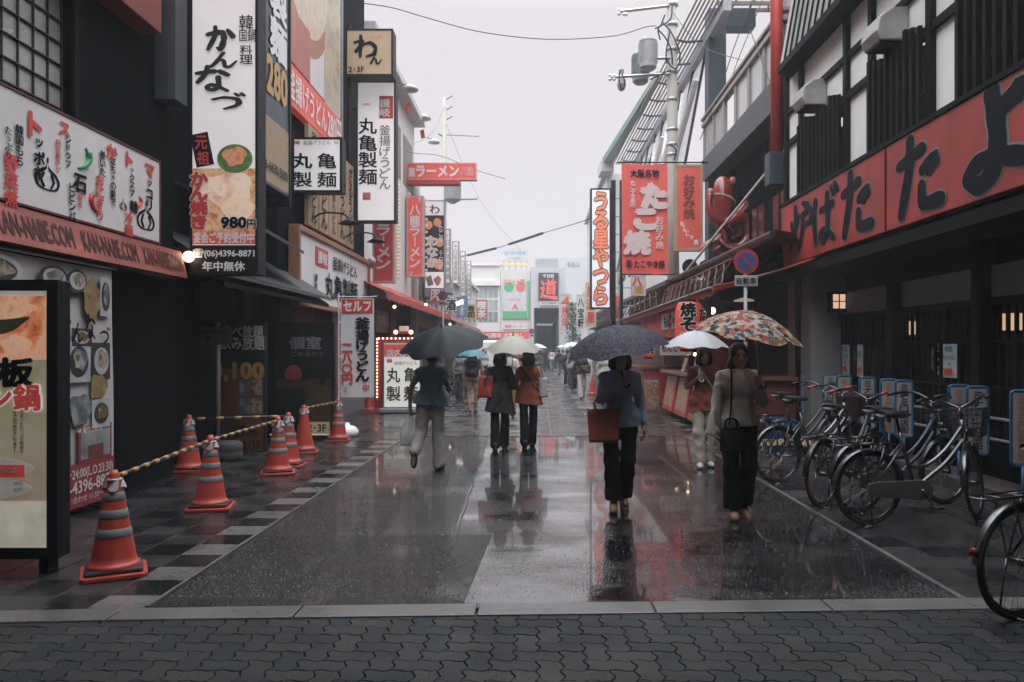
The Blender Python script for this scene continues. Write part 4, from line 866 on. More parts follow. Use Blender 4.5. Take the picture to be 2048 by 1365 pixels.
# hanging menu banner on the restaurant wall
t = thing('menu_banner', 'hanging white vinyl banner of dish photographs with a red opening-hours band', 'banner', (-4.2, 6.6, .05))
by0, by1, bz0, bz1 = 5.3, 7.72, .08, 2.3
m = MB(); m.sheet(lambda a, c: (-4.22+.012*sin(a*7)+.01*sin(c*5), by0+(by1-by0)*a, bz0+(bz1-bz0)*c), 16, 10); m.build('panel', mat('banner vinyl', (.50, .475, .465), .45, var=.05), t, solid=.004)
m = MB(); o_ = V(-4.19, by0, bz0); BW, BH = by1-by0, bz1-bz0
patch(m, o_, UYL, UZ, BW, BH, .5, .09, .99, .18, 0)
fc = [(.74, .93, .1, .08, 1, 'round'), (.84, .86, .1, .13, 2, 'blob'), (.60, .93, .13, .08, 3, 'round'), (.75, .60, .12, .14, 3, 'rect'), (.90, .60, .1, .13, 1, 'rect'), (.88, .49, .09, .09, 2, 'blob'), (.76, .40, .11, .11, 3, 'blob'), (.9, .375, .1, .10, 4, 'rect'), (.46, .62, .3, .4, 2, 'rect'), (.3, .93, .2, .09, 1, 'round'), (.77, .7, .1, .06, 4, 'rect'), (.93, .88, .06, .14, 3, 'rect')]
for i, (cx, cy, pw, ph, mi, kd) in enumerate(fc): patch(m, o_, UYL, UZ, BW, BH, cx, cy, pw*1.28, ph*1.22, (7, 8)[i % 2] if kd != 'blob' else mi, .002+i*.0003, kind=kd); (patch(m, o_, UYL, UZ, BW, BH, cx, cy, pw*1.0, ph*.9, (8, 7)[i % 2], .007, 'round'), patch(m, o_, UYL, UZ, BW, BH, cx+pw*.05, cy+ph*.06, pw*.72, ph*.62, mi, .009, 'blob'), patch(m, o_, UYL, UZ, BW, BH, cx-pw*.1, cy+ph*.12, pw*.22, ph*.2, 4, .011, 'blob')) if kd != 'blob' else None
patch(m, o_, UYL, UZ, BW, BH, .86, .255, .23, .15, 0, .003); patch(m, o_, UYL, UZ, BW, BH, .86, .25, .20, .115, 5, .006); patch(m, o_, UYL, UZ, BW, BH, .86, .222, .1, .05, 6, .009)
patch(m, o_, UYL, UZ, BW, BH, .55, .255, .3, .15, 5, .003)
m.build('photo_print', [mat('banner red', (.26, .035, .04), .5, var=.08), food('dish a', [(.02, .02, .02), (.16, .10, .06), (.40, .34, .28), (.06, .05, .04)], 11), food('dish b', [(.08, .04, .02), (.30, .12, .05), (.22, .18, .07), (.42, .3, .2)], 13), food('dish c', [(.03, .035, .04), (.12, .14, .15), (.42, .42, .4)], 7, 0, 4), food('dish d', [(.02, .06, .02), (.22, .06, .03), (.08, .12, .04), (.34, .28, .22)], 16), food('room photo', [(.12, .05, .035), (.16, .2, .2), (.34, .36, .36)], 3), mat('room carpet red', (.16, .04, .03), .5), mat('bowl dark print', (.035, .032, .032), .5, var=.3), mat('plate pale print', (.40, .40, .40), .5, var=.25)], t)
lettering(t, o_, UYL, UZ, BW, BH, [('17:00～24:00(L.O.23:30)', .78, .135, .40, .05, CREAM, .01), ('06-4396-8871', .80, .085, .36, .05, CREAM, .015), ('お問い合わせ 11:30～24:00', .8, .035, .36, .03, CREAM, .0), ('4F 掘りごたつ', .82, .315, .16, .025, WHITEI, .01),
   ('な', .82, .745, .07, .10, INK, 1.2, False, None, 'brush'), ('ん', .74, .72, .07, .08, INK, 1.1, False, None, 'brush'), ('づ', .92, .71, .07, .07, INK, 1.1, False, None, 'brush'), ('か', .66, .75, .07, .1, INK, 1.2, False, None, 'brush')], lift=.006)
m = MB(); m.tube([(-4.2, by0-.05, bz1+.02), (-4.2, by1+.04, bz1+.02)], .014, 8)
for y in (5.6, 6.6, 7.6): m.tube([(-4.4, y, bz1+.05), (-4.2, y, bz1+.03)], .008, 6)
m.build('rod', METAL, t)
# standing light box at the corner
x0, z0, w_, h_ = frm(-240, 117, 560, 1118, 5.3)
fz = lambda py: 1-(py-560)/558.0
fx = lambda px: (px+240)/357.0
def lb_extra(r, o, u, v):
    m = MB()
    P_ = lambda px0, px1, py0, py1, mi, l=.003, k='rect', rot=0: patch(m, o, u, v, w_, h_, (fx(px0)+fx(px1))/2, (fz(py0)+fz(py1))/2, fx(px1)-fx(px0), fz(py0)-fz(py1), mi, l, k, rot)
    P_(-190, 95, 592, 720, 0); P_(-190, 95, 720, 1002, 1, .002); P_(-60, 60, 642, 668, 2, .006, 'blob', .25); P_(2, 60, 672, 712, 3, .006, 'blob'); P_(-40, 70, 600, 640, 3, .004, 'blob')
    P_(-150, 68, 915, 960, 4, .005, 'round'); P_(-150, 64, 955, 1000, 4, .0045, 'round'); P_(-150, 50, 930, 955, 5, .008)
    m.build('poster_print', [food('pot photo', [(.16, .05, .02), (.42, .12, .05), (.62, .22, .10), (.68, .38, .24), (.60, .20, .10)], 7, .55, 1), food('pale poster print', [(.36, .33, .14), (.46, .42, .26), (.52, .44, .32), (.48, .30, .20)], 2.2, .26, 3), mat('chive green', (.05, .06, .025), .5, var=.3, scale=20, emit=.2), food('meat lump', [(.55, .2, .1), (.70, .42, .28), (.62, .3, .17)], 12, .5), mat('price bubble', (.5, .47, .42), .5, emit=.25), mat('price red', (.6, .08, .06), .5, emit=.25)], r)
tl = [('鉄板', fx(-4), fz(745), fx(78)-fx(-90), .10, INK, .05), ('ホルモン鍋', fx(-55), fz(795), fx(84)-fx(-190), .09, REDL, .04, False, WHITEL), ('門外不出の秘伝タレで食す!', fx(32), fz(860), .022, .165, INK, .01, True), ('ホルモンとたっぷり野菜を', fx(46), fz(860), .022, .165, INK, .01, True), ('追加には', fx(14), fz(940), .12, .022, WHITEI, .01), ('380円', fx(38), fz(967), .05, .014, INK, 0), ('300円', fx(38), fz(980), .05, .014, INK, 0)]
t = thing('light_box', 'big black standing light box with a glowing hotpot poster at the street corner', 'light box', (x0+w_/2, 5.37, 0))
sign('', '', '', (x0, 5.3, z0), UX, w_, h_, .14, mat('backlit poster face', (.6, .56, .46), .35, emit=.4), RIM, tl, .075, parent=t, extra=lb_extra)
for sx in (x0+.08, x0+w_-.14): MB().box(sx, sx+.06, 5.31, 5.43, 0, z0+.01).build('leg', RIM, t)
# navy sign column of the noodle shop
t = thing('wall_sign', 'navy noodle shop wall sign with white characters, gold numerals and a tan lower band', 'sign', (-4.0, 12, 3.9))
MB().box(-4.5, -3.98, 11.15, 12.45, 3.95, 8.8).build('panel', mat('navy sign board', (.030, .040, .065), .35), t, bevel=.01)
MB().box(-4.49, -3.96, 12.45, 12.52, 3.8, 8.9).build('frame', BLACK, t)
m = MB(); patch(m, V(-3.98, 11.15, 3.95), UYL, UZ, 1.3, 4.85, .5, .11, .99, .2, 0); m.build('colour_patch', mat('dull tan panel', (.34, .24, .15), .5), t)
lettering(t, V(-3.976, 11.15, 3.95), UYL, UZ, 1.3, 4.85, [('亀', .6, .72, .55, .11, WHITEI, .04), ('製', .6, .60, .6, .12, WHITEI, .04), ('麺', .6, .47, .6, .12, WHITEI, .04), ('280', .55, .34, .7, .11, GOLD, .04), ('06-6630-5000', .5, .06, .85, .03, INK, .01)])
# projecting noodle shop signs
MARU = [('丸', .29, .57, .34, .27, INK, .03), ('亀', .73, .57, .34, .27, INK, .018), ('製', .29, .23, .34, .27, INK, .018), ('麺', .73, .23, .36, .27, INK, .016)]
front('projecting_sign', 'square white noodle sign with four bold characters projecting over the tiled eave', 573, 684, 275, 385, 14.4, .3, WHITEL, RIM, MARU+[('讃岐', .17, .9, .16, .07, REDI, .03), ('釜揚げうどん', .55, .9, .5, .075, GREYI, .01), ('製麺', .9, .9, .08, .07, REDI, .0)], .04)
def seal(r, o, u, v):
    m = MB(); patch(m, o, u, v, .95, 3.3, .73, .84-.03, .34, .16, 0, .002, kind='rect'); patch(m, o, u, v, .95, 3.3, .25, .18, .2, .055, 1, .002); m.build('colour_patch', [REDI, mat('seal outline', (.6, .35, .33), .5)], r)
front('projecting_sign', 'tall narrow white noodle sign with large black and small grey character columns', 713, 791, 163, 444, 18.2, .34, WHITEL, RIM, [('丸亀製麺', .29, .50, .46, .48, INK, .018, True), ('釜揚げうどん', .73, .46, .28, .46, GREYI, .01, True), ('讃岐', .73, .81, .26, .13, WHITEI, .03, True), ('創業讃岐', .26, .835, .2, .045, GREYI, 0), ('印', .25, .18, .14, .045, REDI, .03)], .035, extra=seal)
front('projecting_sign', 'square tan sign with two black brush characters above the tall white noodle sign', 691, 786, 58, 152, 17.6, .4, TANP, RIM, [('わ', .42, .62, .48, .46, INK, 1.3, False, None, 'brush'), ('ん', .64, .36, .26, .24, INK, 1.3, False, None, 'brush'), ('2･3F', .23, .13, .32, .12, INK, .02), ('だし匠', .66, .82, .2, .06, REDI, 0)], .04)
m = MB(); x, z, _, _ = frm(691, 786, 0, 0, 17.6)
t = thing('sign_bracket', 'black steel post carrying the projecting signs of the noodle shop', 'bracket', (-4.35, 17.9, 2.6))
m.tube([(-4.35, 17.95, 2.7), (-4.35, 17.95, 9)], .045, 8); m.build('post', BLACK, t)
m = MB()
for z in (4.8, 7.2, 8.2): m.tube([(-4.35, 18.4, z), (-3.6, 18.4, z)], .03, 8)
m.tube([(-4.5, 14.6, 4.6), (-3.6, 14.6, 4.6)], .03, 8); m.build('arm', BLACK, t)
# framed wooden sign over the noodle shop entrance
t = thing('framed_sign', 'large cedar framed white noodle sign over the entrance beside the tiled eave', 'sign', (-4.4, 16.9, 2.4))
o_ = V(-4.3, 14.0, 2.42); W_, H_ = 5.7, 1.25
MB().box(-4.46, -4.31, 14.0, 19.7, 2.42, 3.67).build('panel', WHITEP, t)
m = MB()
for (a0, b0, a1, b1) in ((-.08, -.1, W_+.08, 0), (-.08, H_, W_+.08, H_+.1), (-.1, 0, 0, H_), (W_, 0, W_+.1, H_)): m.obox(o_+V(-.15, a0, b0), (0, a1-a0, 0), (0, 0, b1-b0), (.2, 0, 0))
m.build('frame', mat('reddish cedar frame', (.34, .15, .085), .5, var=.2, scale=3, stretch=(6, 1, 6)), t, bevel=.006)
m = MB(); patch(m, V(-4.305, 14.0, 2.42), UYL, UZ, W_, H_, .27, .74, .16, .3, 0); m.build('colour_patch', REDI, t)
lettering(t, V(-4.3, 14.0, 2.42), UYL, UZ, W_, H_, [('讃岐', .27, .74, .13, .2, WHITEI, .03), ('釜揚げうどん', .60, .74, .44, .22, INK, .02), ('讃岐', .19, .33, .05, .26, INK, .02, True), ('丸亀製麺', .55, .33, .62, .42, INK, .022), ('印', .91, .25, .05, .24, REDI, .05)])
t2 = None
# five cedar plank signs
t = thing('plank_sign', 'hanging sign of five cedar planks each brushed with a noodle name', 'sign', (-4.3, 16.4, 3.8))
for i, body in enumerate(('釜揚げうどん', '釜玉うどん', '生じょうゆうどん', 'かけうどん', 'ざるうどん')):
    y = 14.55+i*.72
    p_ = MB().box(-4.36, -4.28, y, y+.66, 3.85, 5.75).build('plank', WOODT, t, bevel=.008)
    lettering(p_, V(-4.276, y, 3.85), UYL, UZ, .66, 1.9, [(body, .5, .5, .62, .92, INK, .012, True)])
MB().box(-4.5, -4.36, 14.5, 18.2, 5.1, 5.2).build('batten', DARK2, t)
# spot lamps on arms over the framed sign
for k, (y, lab) in enumerate(((14.9, 'black shaded lamp on an arm over the near half of the framed sign'), (17.4, 'black shaded lamp on an arm over the far half of the framed sign'))):
    t = thing('sign_lamp', lab, 'lamp', (-3.9, y, 3.9), group='lamps over the framed sign')
    m = MB(); m.tube(spline([(-4.45, y, 3.75), (-4.2, y, 4.1), (-3.75, y, 4.12), (-3.6, y, 4.0)], 5), .018, 7); m.build('arm', BLACK, t)
    MB().lathe([(.02, .1), (.06, .09), (.22, .0), (.2, .005), (.05, .075)], (-3.6, y, 3.92), 16).build('lamp_shade', BLACK, t, smooth=True)
# nobori banner
def cloth(t, o, u, W_, H_, m_, name='cloth', amp=.02):
    n_ = np.cross(u, UZ); o = np.asarray(o)
    MB().sheet(lambda a, c: o+u*W_*a+UZ*H_*c+n_*(amp*sin(a*5+c*4)*(.35+.65*(1-c))-amp), 10, 24).build(name, m_, t, solid=.003)
x, z, w_, h_ = frm(681, 748, 597, 795, 13.5)
t = thing('nobori_banner', 'white upright noodle banner with red header and price on a pole by the last cone', 'banner', (x, 13.5, 0))
cloth(t, (x, 13.5, z), UX, w_, h_, mat('white banner cloth', (.66, .63, .64), .8, var=.05), amp=.008)
m = MB(); patch(m, V(x, 13.497, z), UX, UZ, w_, h_, .5, .92, .92, .14, 0); m.build('colour_patch', REDI, t)
lettering(t, V(x, 13.492, z), UX, UZ, w_, h_, [('セルフ', .5, .92, .8, .1, WHITEI, .04), ('釜', .66, .75, .5, .11, INK, .045), ('揚', .66, .63, .46, .1, INK, .045), ('げうどん', .66, .37, .4, .42, INK, .05, True), ('二八〇円', .2, .34, .3, .42, REDI, .05, True), ('より', .16, .07, .14, .08, REDI, .0, True), ('印', .76, .10, .17, .05, REDI, .05)], lift=.005)
m = MB(); m.tube([(x-.03, 13.5, .08), (x-.03, 13.5, 2.5)], .013, 8); m.tube([(x-.06, 13.5, 2.44), (x+w_+.05, 13.5, 2.44)], .009, 6)
for i in range(6): m.tube([(x-.03, 13.5, z+.1+i*.3), (x+.015, 13.5, z+.1+i*.3)], .012, 6)
m.build('pole', WHITEP, t)
MB().lathe([(.16, 0), (.2, .03), (.2, .1), (.14, .17), (.05, .2), (.03, .24)], (x+.09, 13.6, .01), 18).build('base', WHITEP, t, smooth=True)
# noodle light box with bulb-edged board behind it
x, z, w_, h_ = frm(766, 842, 683, 822, 18.7)
t = thing('light_box', 'white standing light box with red top band and four green-black characters by the noodle shop', 'light box', (x+w_/2, 18.8, 0))
def lb2(r, o, u, v):
    m = MB(); patch(m, o, u, v, w_, h_, .5, .83, .93, .18, 0); patch(m, o, u, v, w_, h_, .17, .68, .14, .05, 0); m.build('colour_patch', REDL, r)
GI = mat('dark green ink', (.03, .05, .035), .5, var=0)
sign('', '', '', (x, 18.7, .12), UX, w_, h_-.08, .3, mat('lit pale face', (.70, .68, .62), .4, emit=.45, var=.05), METAL, [('店内54席', .5, .83, .8, .12, WHITEI, .04), ('釜揚げうどん', .6, .68, .6, .05, GREYI, .01), ('丸', .28, .5, .34, .22, GI, .02), ('亀', .73, .5, .34, .22, GI, .02), ('製', .28, .22, .36, .22, GI, .02), ('麺', .73, .22, .36, .22, GI, .02)], .03, parent=t, extra=lb2)
MB().box(x-.08, x+w_+.08, 18.5, 19.2, .02, .12).build('base', GREYP, t, bevel=.02)
x, z, w_, h_ = frm(752, 836, 675, 800, 19.3)
t = thing('bulb_board', 'red board edged with small glowing bulbs standing behind the noodle light box', 'sign', (x+w_/2, 19.35, 0))
MB().box(x, x+w_, 19.3, 19.42, .1, z+h_).build('panel', mat('board red', (.34, .04, .035), .5), t)
lettering(t, V(x, 19.298, .1), UX, UZ, w_, z+h_-.1, [('二八〇円', .45, .9, .5, .1, mat('salmon ink', (.6, .25, .2), .5), .03)])
n_b = 0
for i in range(18): MB().ball((x+.03, 19.28, .35+(z+h_-.4)*i/17), .024, 8).build('bulb', BULBS, t)
for i in range(10): MB().ball((x+.07+(w_-.1)*i/9, 19.28, z+h_-.03), .024, 8).build('bulb', BULBS, t)
# dark menu stands by the black building
x, z, w_, h_ = frm(412, 530, 645, 906, 11.6)
def ms(r, o, u, v):
    m = MB(); patch(m, o, u, v, w_, h_, .5, .33, .96, .63, 0)
    for i, (cx, cy) in enumerate(((.66, .5), (.86, .5), (.66, .36), (.86, .36))): patch(m, o, u, v, w_, h_, cx, cy, .18, .12, 1+i % 2, .005)
    patch(m, o, u, v, w_, h_, .4, .19, .5, .2, 3, .005, kind='blob'); m.build('photo_print', [mat('stand orange', (.16, .055, .02), .6), food('dish c', [(0, 0, 0)]*3), food('dish a', [(0, 0, 0)]*3), food('dark stew print', [(.015, .012, .01), (.06, .025, .012), (.03, .015, .01)], 8)], r)
front('menu_stand', 'dim orange and black menu stand with price and dish photos behind the two far cones', 412, 530, 645, 906, 11.6, .12, BLACK, RIM, [('食べ放題', .62, .93, .7, .09, WHITED, .03), ('飲み放題', .62, .84, .75, .10, WHITED, .03), ('2h', .15, .68, .12, .05, CREAM, .01), ('3,100', .55, .62, .85, .14, GOLD, .05), ('わ', .68, .18, .2, .1, INK, 1.2, False, None, 'brush'), ('ん', .84, .17, .14, .08, INK, 1.2, False, None, 'brush'), ('2/3F', .78, .06, .3, .06, INK, .02)], .02, extra=ms)
x, z, w_, h_ = frm(548, 668, 645, 888, 13.2)
def ms2(r, o, u, v):
    m = MB(); patch(m, o, u, v, w_, h_, .32, .57, .28, .16, 0, kind='round'); patch(m, o, u, v, w_, h_, .5, .35, .9, .36, 1); patch(m, o, u, v, w_, h_, .28, .29, .46, .34, 2, .004); patch(m, o, u, v, w_, h_, .72, .13, .42, .1, 3, .006); patch(m, o, u, v, w_, h_, .8, .5, .06, .06, 4)
    m.build('photo_print', [mat('dim red', (.3, .05, .04), .6), food('dark menu photo', [(.012, .012, .012), (.05, .03, .02), (.08, .05, .02), (.012, .012, .012)], 9), BLACK, TANP, mat('dim yellow note', (.35, .3, .12), .6)], r)
front('menu_stand', 'black menu stand offering private rooms beside the white upright banner', 548, 668, 645, 888, 13.2, .12, BLACK, RIM, [('個室', .52, .83, .6, .10, GREYP, .03), ('ごゆるりと', .56, .74, .55, .045, GREYP, .0), ('大人', .32, .57, .2, .05, mat('dim red ink', (.1, .02, .02), .6), .02), ('2･3F', .72, .13, .3, .06, INK, .02)], .02, extra=ms2)
t = thing('stand_trolley', 'low white tube trolley base under the black private-room stand', 'trolley', (-4, 13, 0)); m = MB()
x0, x1 = x, x+w_
m.tube([(x0, 13.0, .1), (x1, 13.0, .1), (x1, 13.5, .1), (x0, 13.5, .1)], .018, 8, closed=True); m.build('frame', WHITEP, t)
for sx in (x0+.05, x1-.05): MB().lathe([(.05, -.02), (.05, .02)], (sx, 13.05, .05), 14, axis='x').build('wheel', RUBBER, t)
# round road sign seen dark, with plate, pole, weight
t = thing('round_road_sign', 'dark round road sign with small plate on a grey pole by the wall', 'road sign', (-4.4, 10.8, 0))
cx = (436-VX)*10.8/F
MB().tube([(cx, 10.8, .1), (cx, 10.8, 2.4)], .03, 12).build('pole', mat('grey pole', (.30, .30, .31), .5), t, smooth=True)
MB().lathe([(.295, -.012), (.30, 0), (.295, .012)], (cx-.03, 10.75, Z(604, 10.8)), 36, axis='y').build('disc', mat('dark sign disc', (.022, .028, .034), .45), t)
MB().lathe([(.30, -.004), (.30, .016), (.27, .018), (.27, -.006)], (cx-.03, 10.735, Z(604, 10.8)), 36, axis='y', cap=False).build('rim', mat('dark sign rim', (.04, .032, .034), .5), t)
p_ = MB().box(cx-.23, cx+.21, 10.73, 10.745, Z(690, 10.8), Z(655, 10.8)).build('plate', mat('dim plate', (.10, .085, .07), .5), t, bevel=.01)
lettering(p_, V(cx-.23, 10.729, Z(690, 10.8)), UX, UZ, .44, .24, [('歩行者専用', .5, .76, .84, .26, INK, .01), ('9 - 1', .5, .33, .6, .42, INK, .01)])
MB().lathe([(.19, 0), (.21, .03), (.21, .1), (.2, .12), (.21, .14), (.21, .22), (.17, .25), (.04, .26)], (cx+.12, 10.8, 0), 24).build('base', mat('concrete weight', (.055, .055, .055), .8, bump=.2), t, smooth=True)
# ---- ramen signs
def bulbs_edge(r, x0, x1, z0, z1, D, step=.22):
    m = MB()
    for i in range(int((z1-z0)/step)+1):
        for x in (x0, x1): m.ball((x, D, z0+i*step), .05, 6)
    return m.build('bulb_rivet', mat('cream bulb', (.55, .48, .36), .3, emit=.25), r)
RW = mat('white sign letter', (.72, .66, .66), .5, var=0)
x, z, w_, h_ = frm(748, 788, 445, 566, 24.0); r = front('ramen_sign', 'red vertical ramen sign close under the tall white noodle sign', 745, 789, 438, 566, 19.95, .25, mat('ramen red', (.50, .05, .05), .45, emit=.1), mat('pale pink rim', (.5, .33, .31), .5), [('ラーメン', .5, .56, .62, .7, RW, .04, True), ('『', .75, .95, .3, .07, RW, .02)], .05)
r = front('ramen_sign', 'long red vertical ramen sign with white characters and bulb edging, left of the dumpling photo', 813, 847, 392, 554, 27, .3, REDL, mat('pale pink rim', (.5, .33, .31), .5), [('八龍ラーメン', .5, .5, .6, .78, RW, .025, True), ('『', .8, .95, .3, .06, RW, .02), ('』', .25, .04, .3, .06, RW, .02)], .06)
r['label'] = 'long red vertical ramen sign with white characters and bulb edging, beside the dumpling photo'
x, z, w_, h_ = frm(808, 852, 392, 554, 27); bulbs_edge(r, x-.02, x+w_+.02, z, z+h_, 26.95)
r = front('ramen_sign', 'horizontal red ramen sign stretched out over the street on the concrete pole', 797, 953, 326, 360, 27.5, .3, REDL, mat('pale pink rim', (.5, .33, .31), .5), [('八龍', .13, .45, .16, .55, RW, .03), ('ラーメン', .5, .5, .54, .62, RW, .045), ('八龍', .88, .5, .16, .7, mat('pink letter', (.66, .3, .27), .5), .03)], .04)
x, z, w_, h_ = frm(800, 920, 363, 371, 27.5); MB().box(x, x+w_, 27.3, 27.7, z, z+h_).build('lower_rail', REDC, r)
# string of cream bulbs down the ramen wall
t = thing('bulb_string', 'vertical string of cream bulbs hanging beside the red ramen signs', 'light string', ((795-VX)*25/F, 25, 2.8)); m = MB()
for i in range(26): m.ball(P(796-.6*sin(i), 372+i*7.3, 25), .075, 8)
m.build('bulb_bead', mat('cream bulb', (.55, .48, .36), .3, emit=.25), t); MB().tube([P(796, 368, 25), P(796, 560, 25)], .015, 5).build('cord', GREYP, t)
def dump(r, o, u, v):
    m = MB(); x_, z_, W_, H_ = frm(849, 889, 401, 578, 29)
    patch(m, o, u, v, W_, H_, .5, .51, .96, .64, 0)
    for cx, cy, s in ((.2, .72, .5), (.65, .75, .5), (.75, .52, .5), (.3, .55, .5), (.35, .30, .55), (.7, .28, .6)): patch(m, o, u, v, W_, H_, cx, cy, s*.8, s*.2, 1, .006, kind='round')
    patch(m, o, u, v, W_, H_, .25, .09, .3, .11, 2, .004, rot=.3); patch(m, o, u, v, W_, H_, .65, .09, .36, .10, 3, .004, kind='blob')
    m.build('photo_print', [mat('dark photo', (.03, .02, .02), .5), food('dumpling print', [(.55, .15, .05), (.66, .32, .16), (.6, .22, .08)], 3, .3), GREYI, food('figure print', [(.45, .3, .2), (.5, .12, .08)], 6)], r)
front('photo_sign', 'backlit photo sign of orange dumplings with white characters, beside the ramen sign', 849, 889, 401, 578, 29, .3, WHITEL, GREYP, [('わ', .5, .90, .5, .1, mat('brown ink', (.18, .04, .03), .5), 1.1, False, None, 'brush'), ('わなか', .4, .42, .5, .36, WHITEI, .07, True), ('たこ焼', .82, .62, .2, .2, WHITEI, .03, True), ('千日前', .82, .32, .2, .24, WHITEI, .01, True)], .03, extra=dump)
for i, (a, c, y0, y1, D) in enumerate(((890, 901, 458, 568, 33), (904, 918, 483, 568, 38), (920, 931, 503, 593, 43), (933, 942, 522, 600, 49))):
    lab = ['tallest white column sign, just beyond the dumpling photo sign', 'white column sign second beyond the dumpling photo', 'white column sign third beyond the dumpling photo', 'smallest white column sign at the end of its row'][i]
    front('column_sign', lab, a, c, y0, y1, D, .3, mat('faint lit column', (.68, .62, .60), .5, emit=.15), GREYP, [('千日前道具屋筋', .5, .5, .6, .86, mat('faded ink', (.24, .2, .19), .6, var=0), .01, True)], .05, group='white column signs')
# posts for the column signs
# far no-parking sign
def road_sign(name, lab, x, D, zc, rad, plate, pole_top=None, base=0):
    t = thing(name, lab, 'road sign', (x, D, 0))
    MB().tube([(x, D, base), (x, D, zc+rad)], .03, 12).build('pole', mat('grey pole light', (.42, .41, .41), .45), t, smooth=True)
    d = MB().lathe([(rad, -.01), (rad, .0)], (x, D-.035, zc), 40, axis='y').build('disc', mat('sign red ring', (.34, .035, .04), .4, var=.05), t)
    MB().lathe([(rad*.72, -.018), (rad*.72, -.008)], (x, D-.035, zc), 36, axis='y').build('centre', mat('sign blue', (.02, .07, .22), .4, var=.05), d)
    a = R(-45); m = MB(); u = V(cos(a), 0, sin(a)); v = V(-sin(a), 0, cos(a)); c = V(x, D-.056, zc)
    m.obox(c-u*rad*.76-v*rad*.09, u*rad*1.52, v*rad*.18, V(0, .005, 0)); m.build('bar', mat('sign red ring', (.34, .035, .04), .4), d)
    if plate:
        zt = zc-rad*1.12; p_ = MB().box(x-rad*.92, x+rad*.92, D-.05, D-.037, zt-rad*.86, zt).build('plate', mat('plate white', (.36, .34, .35), .45), t, bevel=.01)
        lettering(p_, V(x-rad*.92, D-.05, zt-rad*.86), UX, UZ, rad*1.84, rad*.86, [(plate, .5, .5, .84, .6, INK, .02)])
    return t
road_sign('no_parking_sign', 'blue and red no-parking sign with a plate on a pole behind the floral umbrella', (1491-VX)*12.5/F, 12.5, Z(524, 12.5), .2, '自動車')
road_sign('no_parking_sign', 'distant blue and red no-parking sign beyond the red awning', (886-VX)*30/F, 30, Z(592, 30), .19, '指定')
t = road_sign('no_parking_sign', 'tiny blue road sign on a pole by the arcade gate', (1063-VX)*56/F, 56, Z(663, 56), .2, '規制')

# ================================================================ east side signs
t = thing('tavern_signboard', 'long red tavern signboard with huge grey-edged black brush characters', 'sign', (4.45, 8.5, 3.02))
MB().hexa([(4.42, 3, 3.02), (4.55, 3, 3.02), (4.55, 14.05, 3.02), (4.42, 14.05, 3.02), (4.42, 3, 4.1), (4.55, 3, 4.1), (4.55, 14.15, 4.1), (4.42, 14.15, 4.1)]).build('panel', mat('weathered signboard red', (.33, .036, .028), .55, var=.34, scale=2.2, stretch=(1, 1, .45), bump=.06, bscale=20), t, bevel=.01)
m = MB(); m.box(4.40, 4.56, 3, 14.2, 4.1, 4.16); m.box(4.412, 4.42, 9.9, 9.93, 3.02, 4.1); m.build('frame', DARK2, t)
EDGE = mat('grey letter edge', (.15, .17, .18), .5, var=0)
chs = [('炉', 13.1, 1.15, .76, .53), ('ば', 12.02, 1.0, .80, .50), ('た', 10.8, 1.08, .86, .52), ('た', 9.03, 1.10, .88, .51), ('よ', 7.5, 1.12, .90, .53)]
for ch, yc, wd, ht, cz in chs:
    me_, mi_ = MB(), MB()
    o_ = V(4.42, yc+wd/2, 3.02+cz*1.08-ht/2)
    hand(me_, ch, o_, UYR, UZ, wd, ht, 0, V(-1, 0, 0), .003, 1.5); hand(mi_, ch, o_, UYR, UZ, wd, ht, 0, V(-1, 0, 0), .012, 1.2)
    me_.build('letter_edge', EDGE, t); mi_.build('lettering', INK, t)
# beer posters on the doors
def poster(lab, y, wd, z0, z1, texts):
    t = thing('beer_poster', lab, 'poster', (5.03, y, z0), group='beer posters on the tavern doors')
    MB().box(5.025, 5.035, y-wd/2, y+wd/2, z0, z1).build('sheet', mat('poster paper', (.52, .53, .54), .6, var=.04), t); lettering(t, V(5.025, y+wd/2, z0), UYR, UZ, wd, z1-z0, texts)
BT = [('中生', .5, .86, .7, .17, BLUEI, .04), ('ビール', .5, .62, .84, .15, BLUEI, .04), ('一杯', .5, .4, .45, .08, INK, .01), ('300', .42, .18, .64, .2, REDI, .05), ('円', .88, .12, .14, .08, REDI, 0)]
poster('white beer price poster in blue and red beside the round crest', 9.52, .31, 1.18, 1.59, BT)
poster('white beer price poster right beside the plaster end pier', 12.75, .3, 1.12, 1.6, BT)
poster('narrow white drink poster second from the plaster end pier', 12.18, .2, 1.1, 1.6, [('お得', .5, .7, .7, .3, GREENI, .04), ('100', .5, .2, .7, .2, REDI, .04)])
# wall lantern
t = thing('wall_lantern', 'square paper wall lantern with black cross bars glowing on the end pier', 'lantern', (4.45, 12.95, 2.2))
z0 = Z(619, 12.9); z1 = Z(589, 12.9); xa, xb = (1660-VX)*12.9/F, (1687-VX)*12.9/F
MB().box(xa, xb, 12.8, 13.0, z0, z1).build('lamp_shade', mat('lantern paper', (1, .70, .5), .6, emit=.8, var=.08, ecol=(1, .60, .42)), t)
m = MB()
for xx in (xa, (xa+xb)/2, xb): m.box(xx-.008, xx+.008, 12.785, 13.0, z0-.02, z1+.02)
for zz in (z0, (z0+z1)/2, z1): m.box(xa-.01, xb+.01, 12.782, 13.0, zz-.008, zz+.008)
m.box(xa-.02, xb+.02, 12.78, 13.0, z1+.005, z1+.04); m.box(xa-.02, xb+.02, 12.78, 13.0, z0-.04, z0-.005); m.build('frame', BLACK, t)
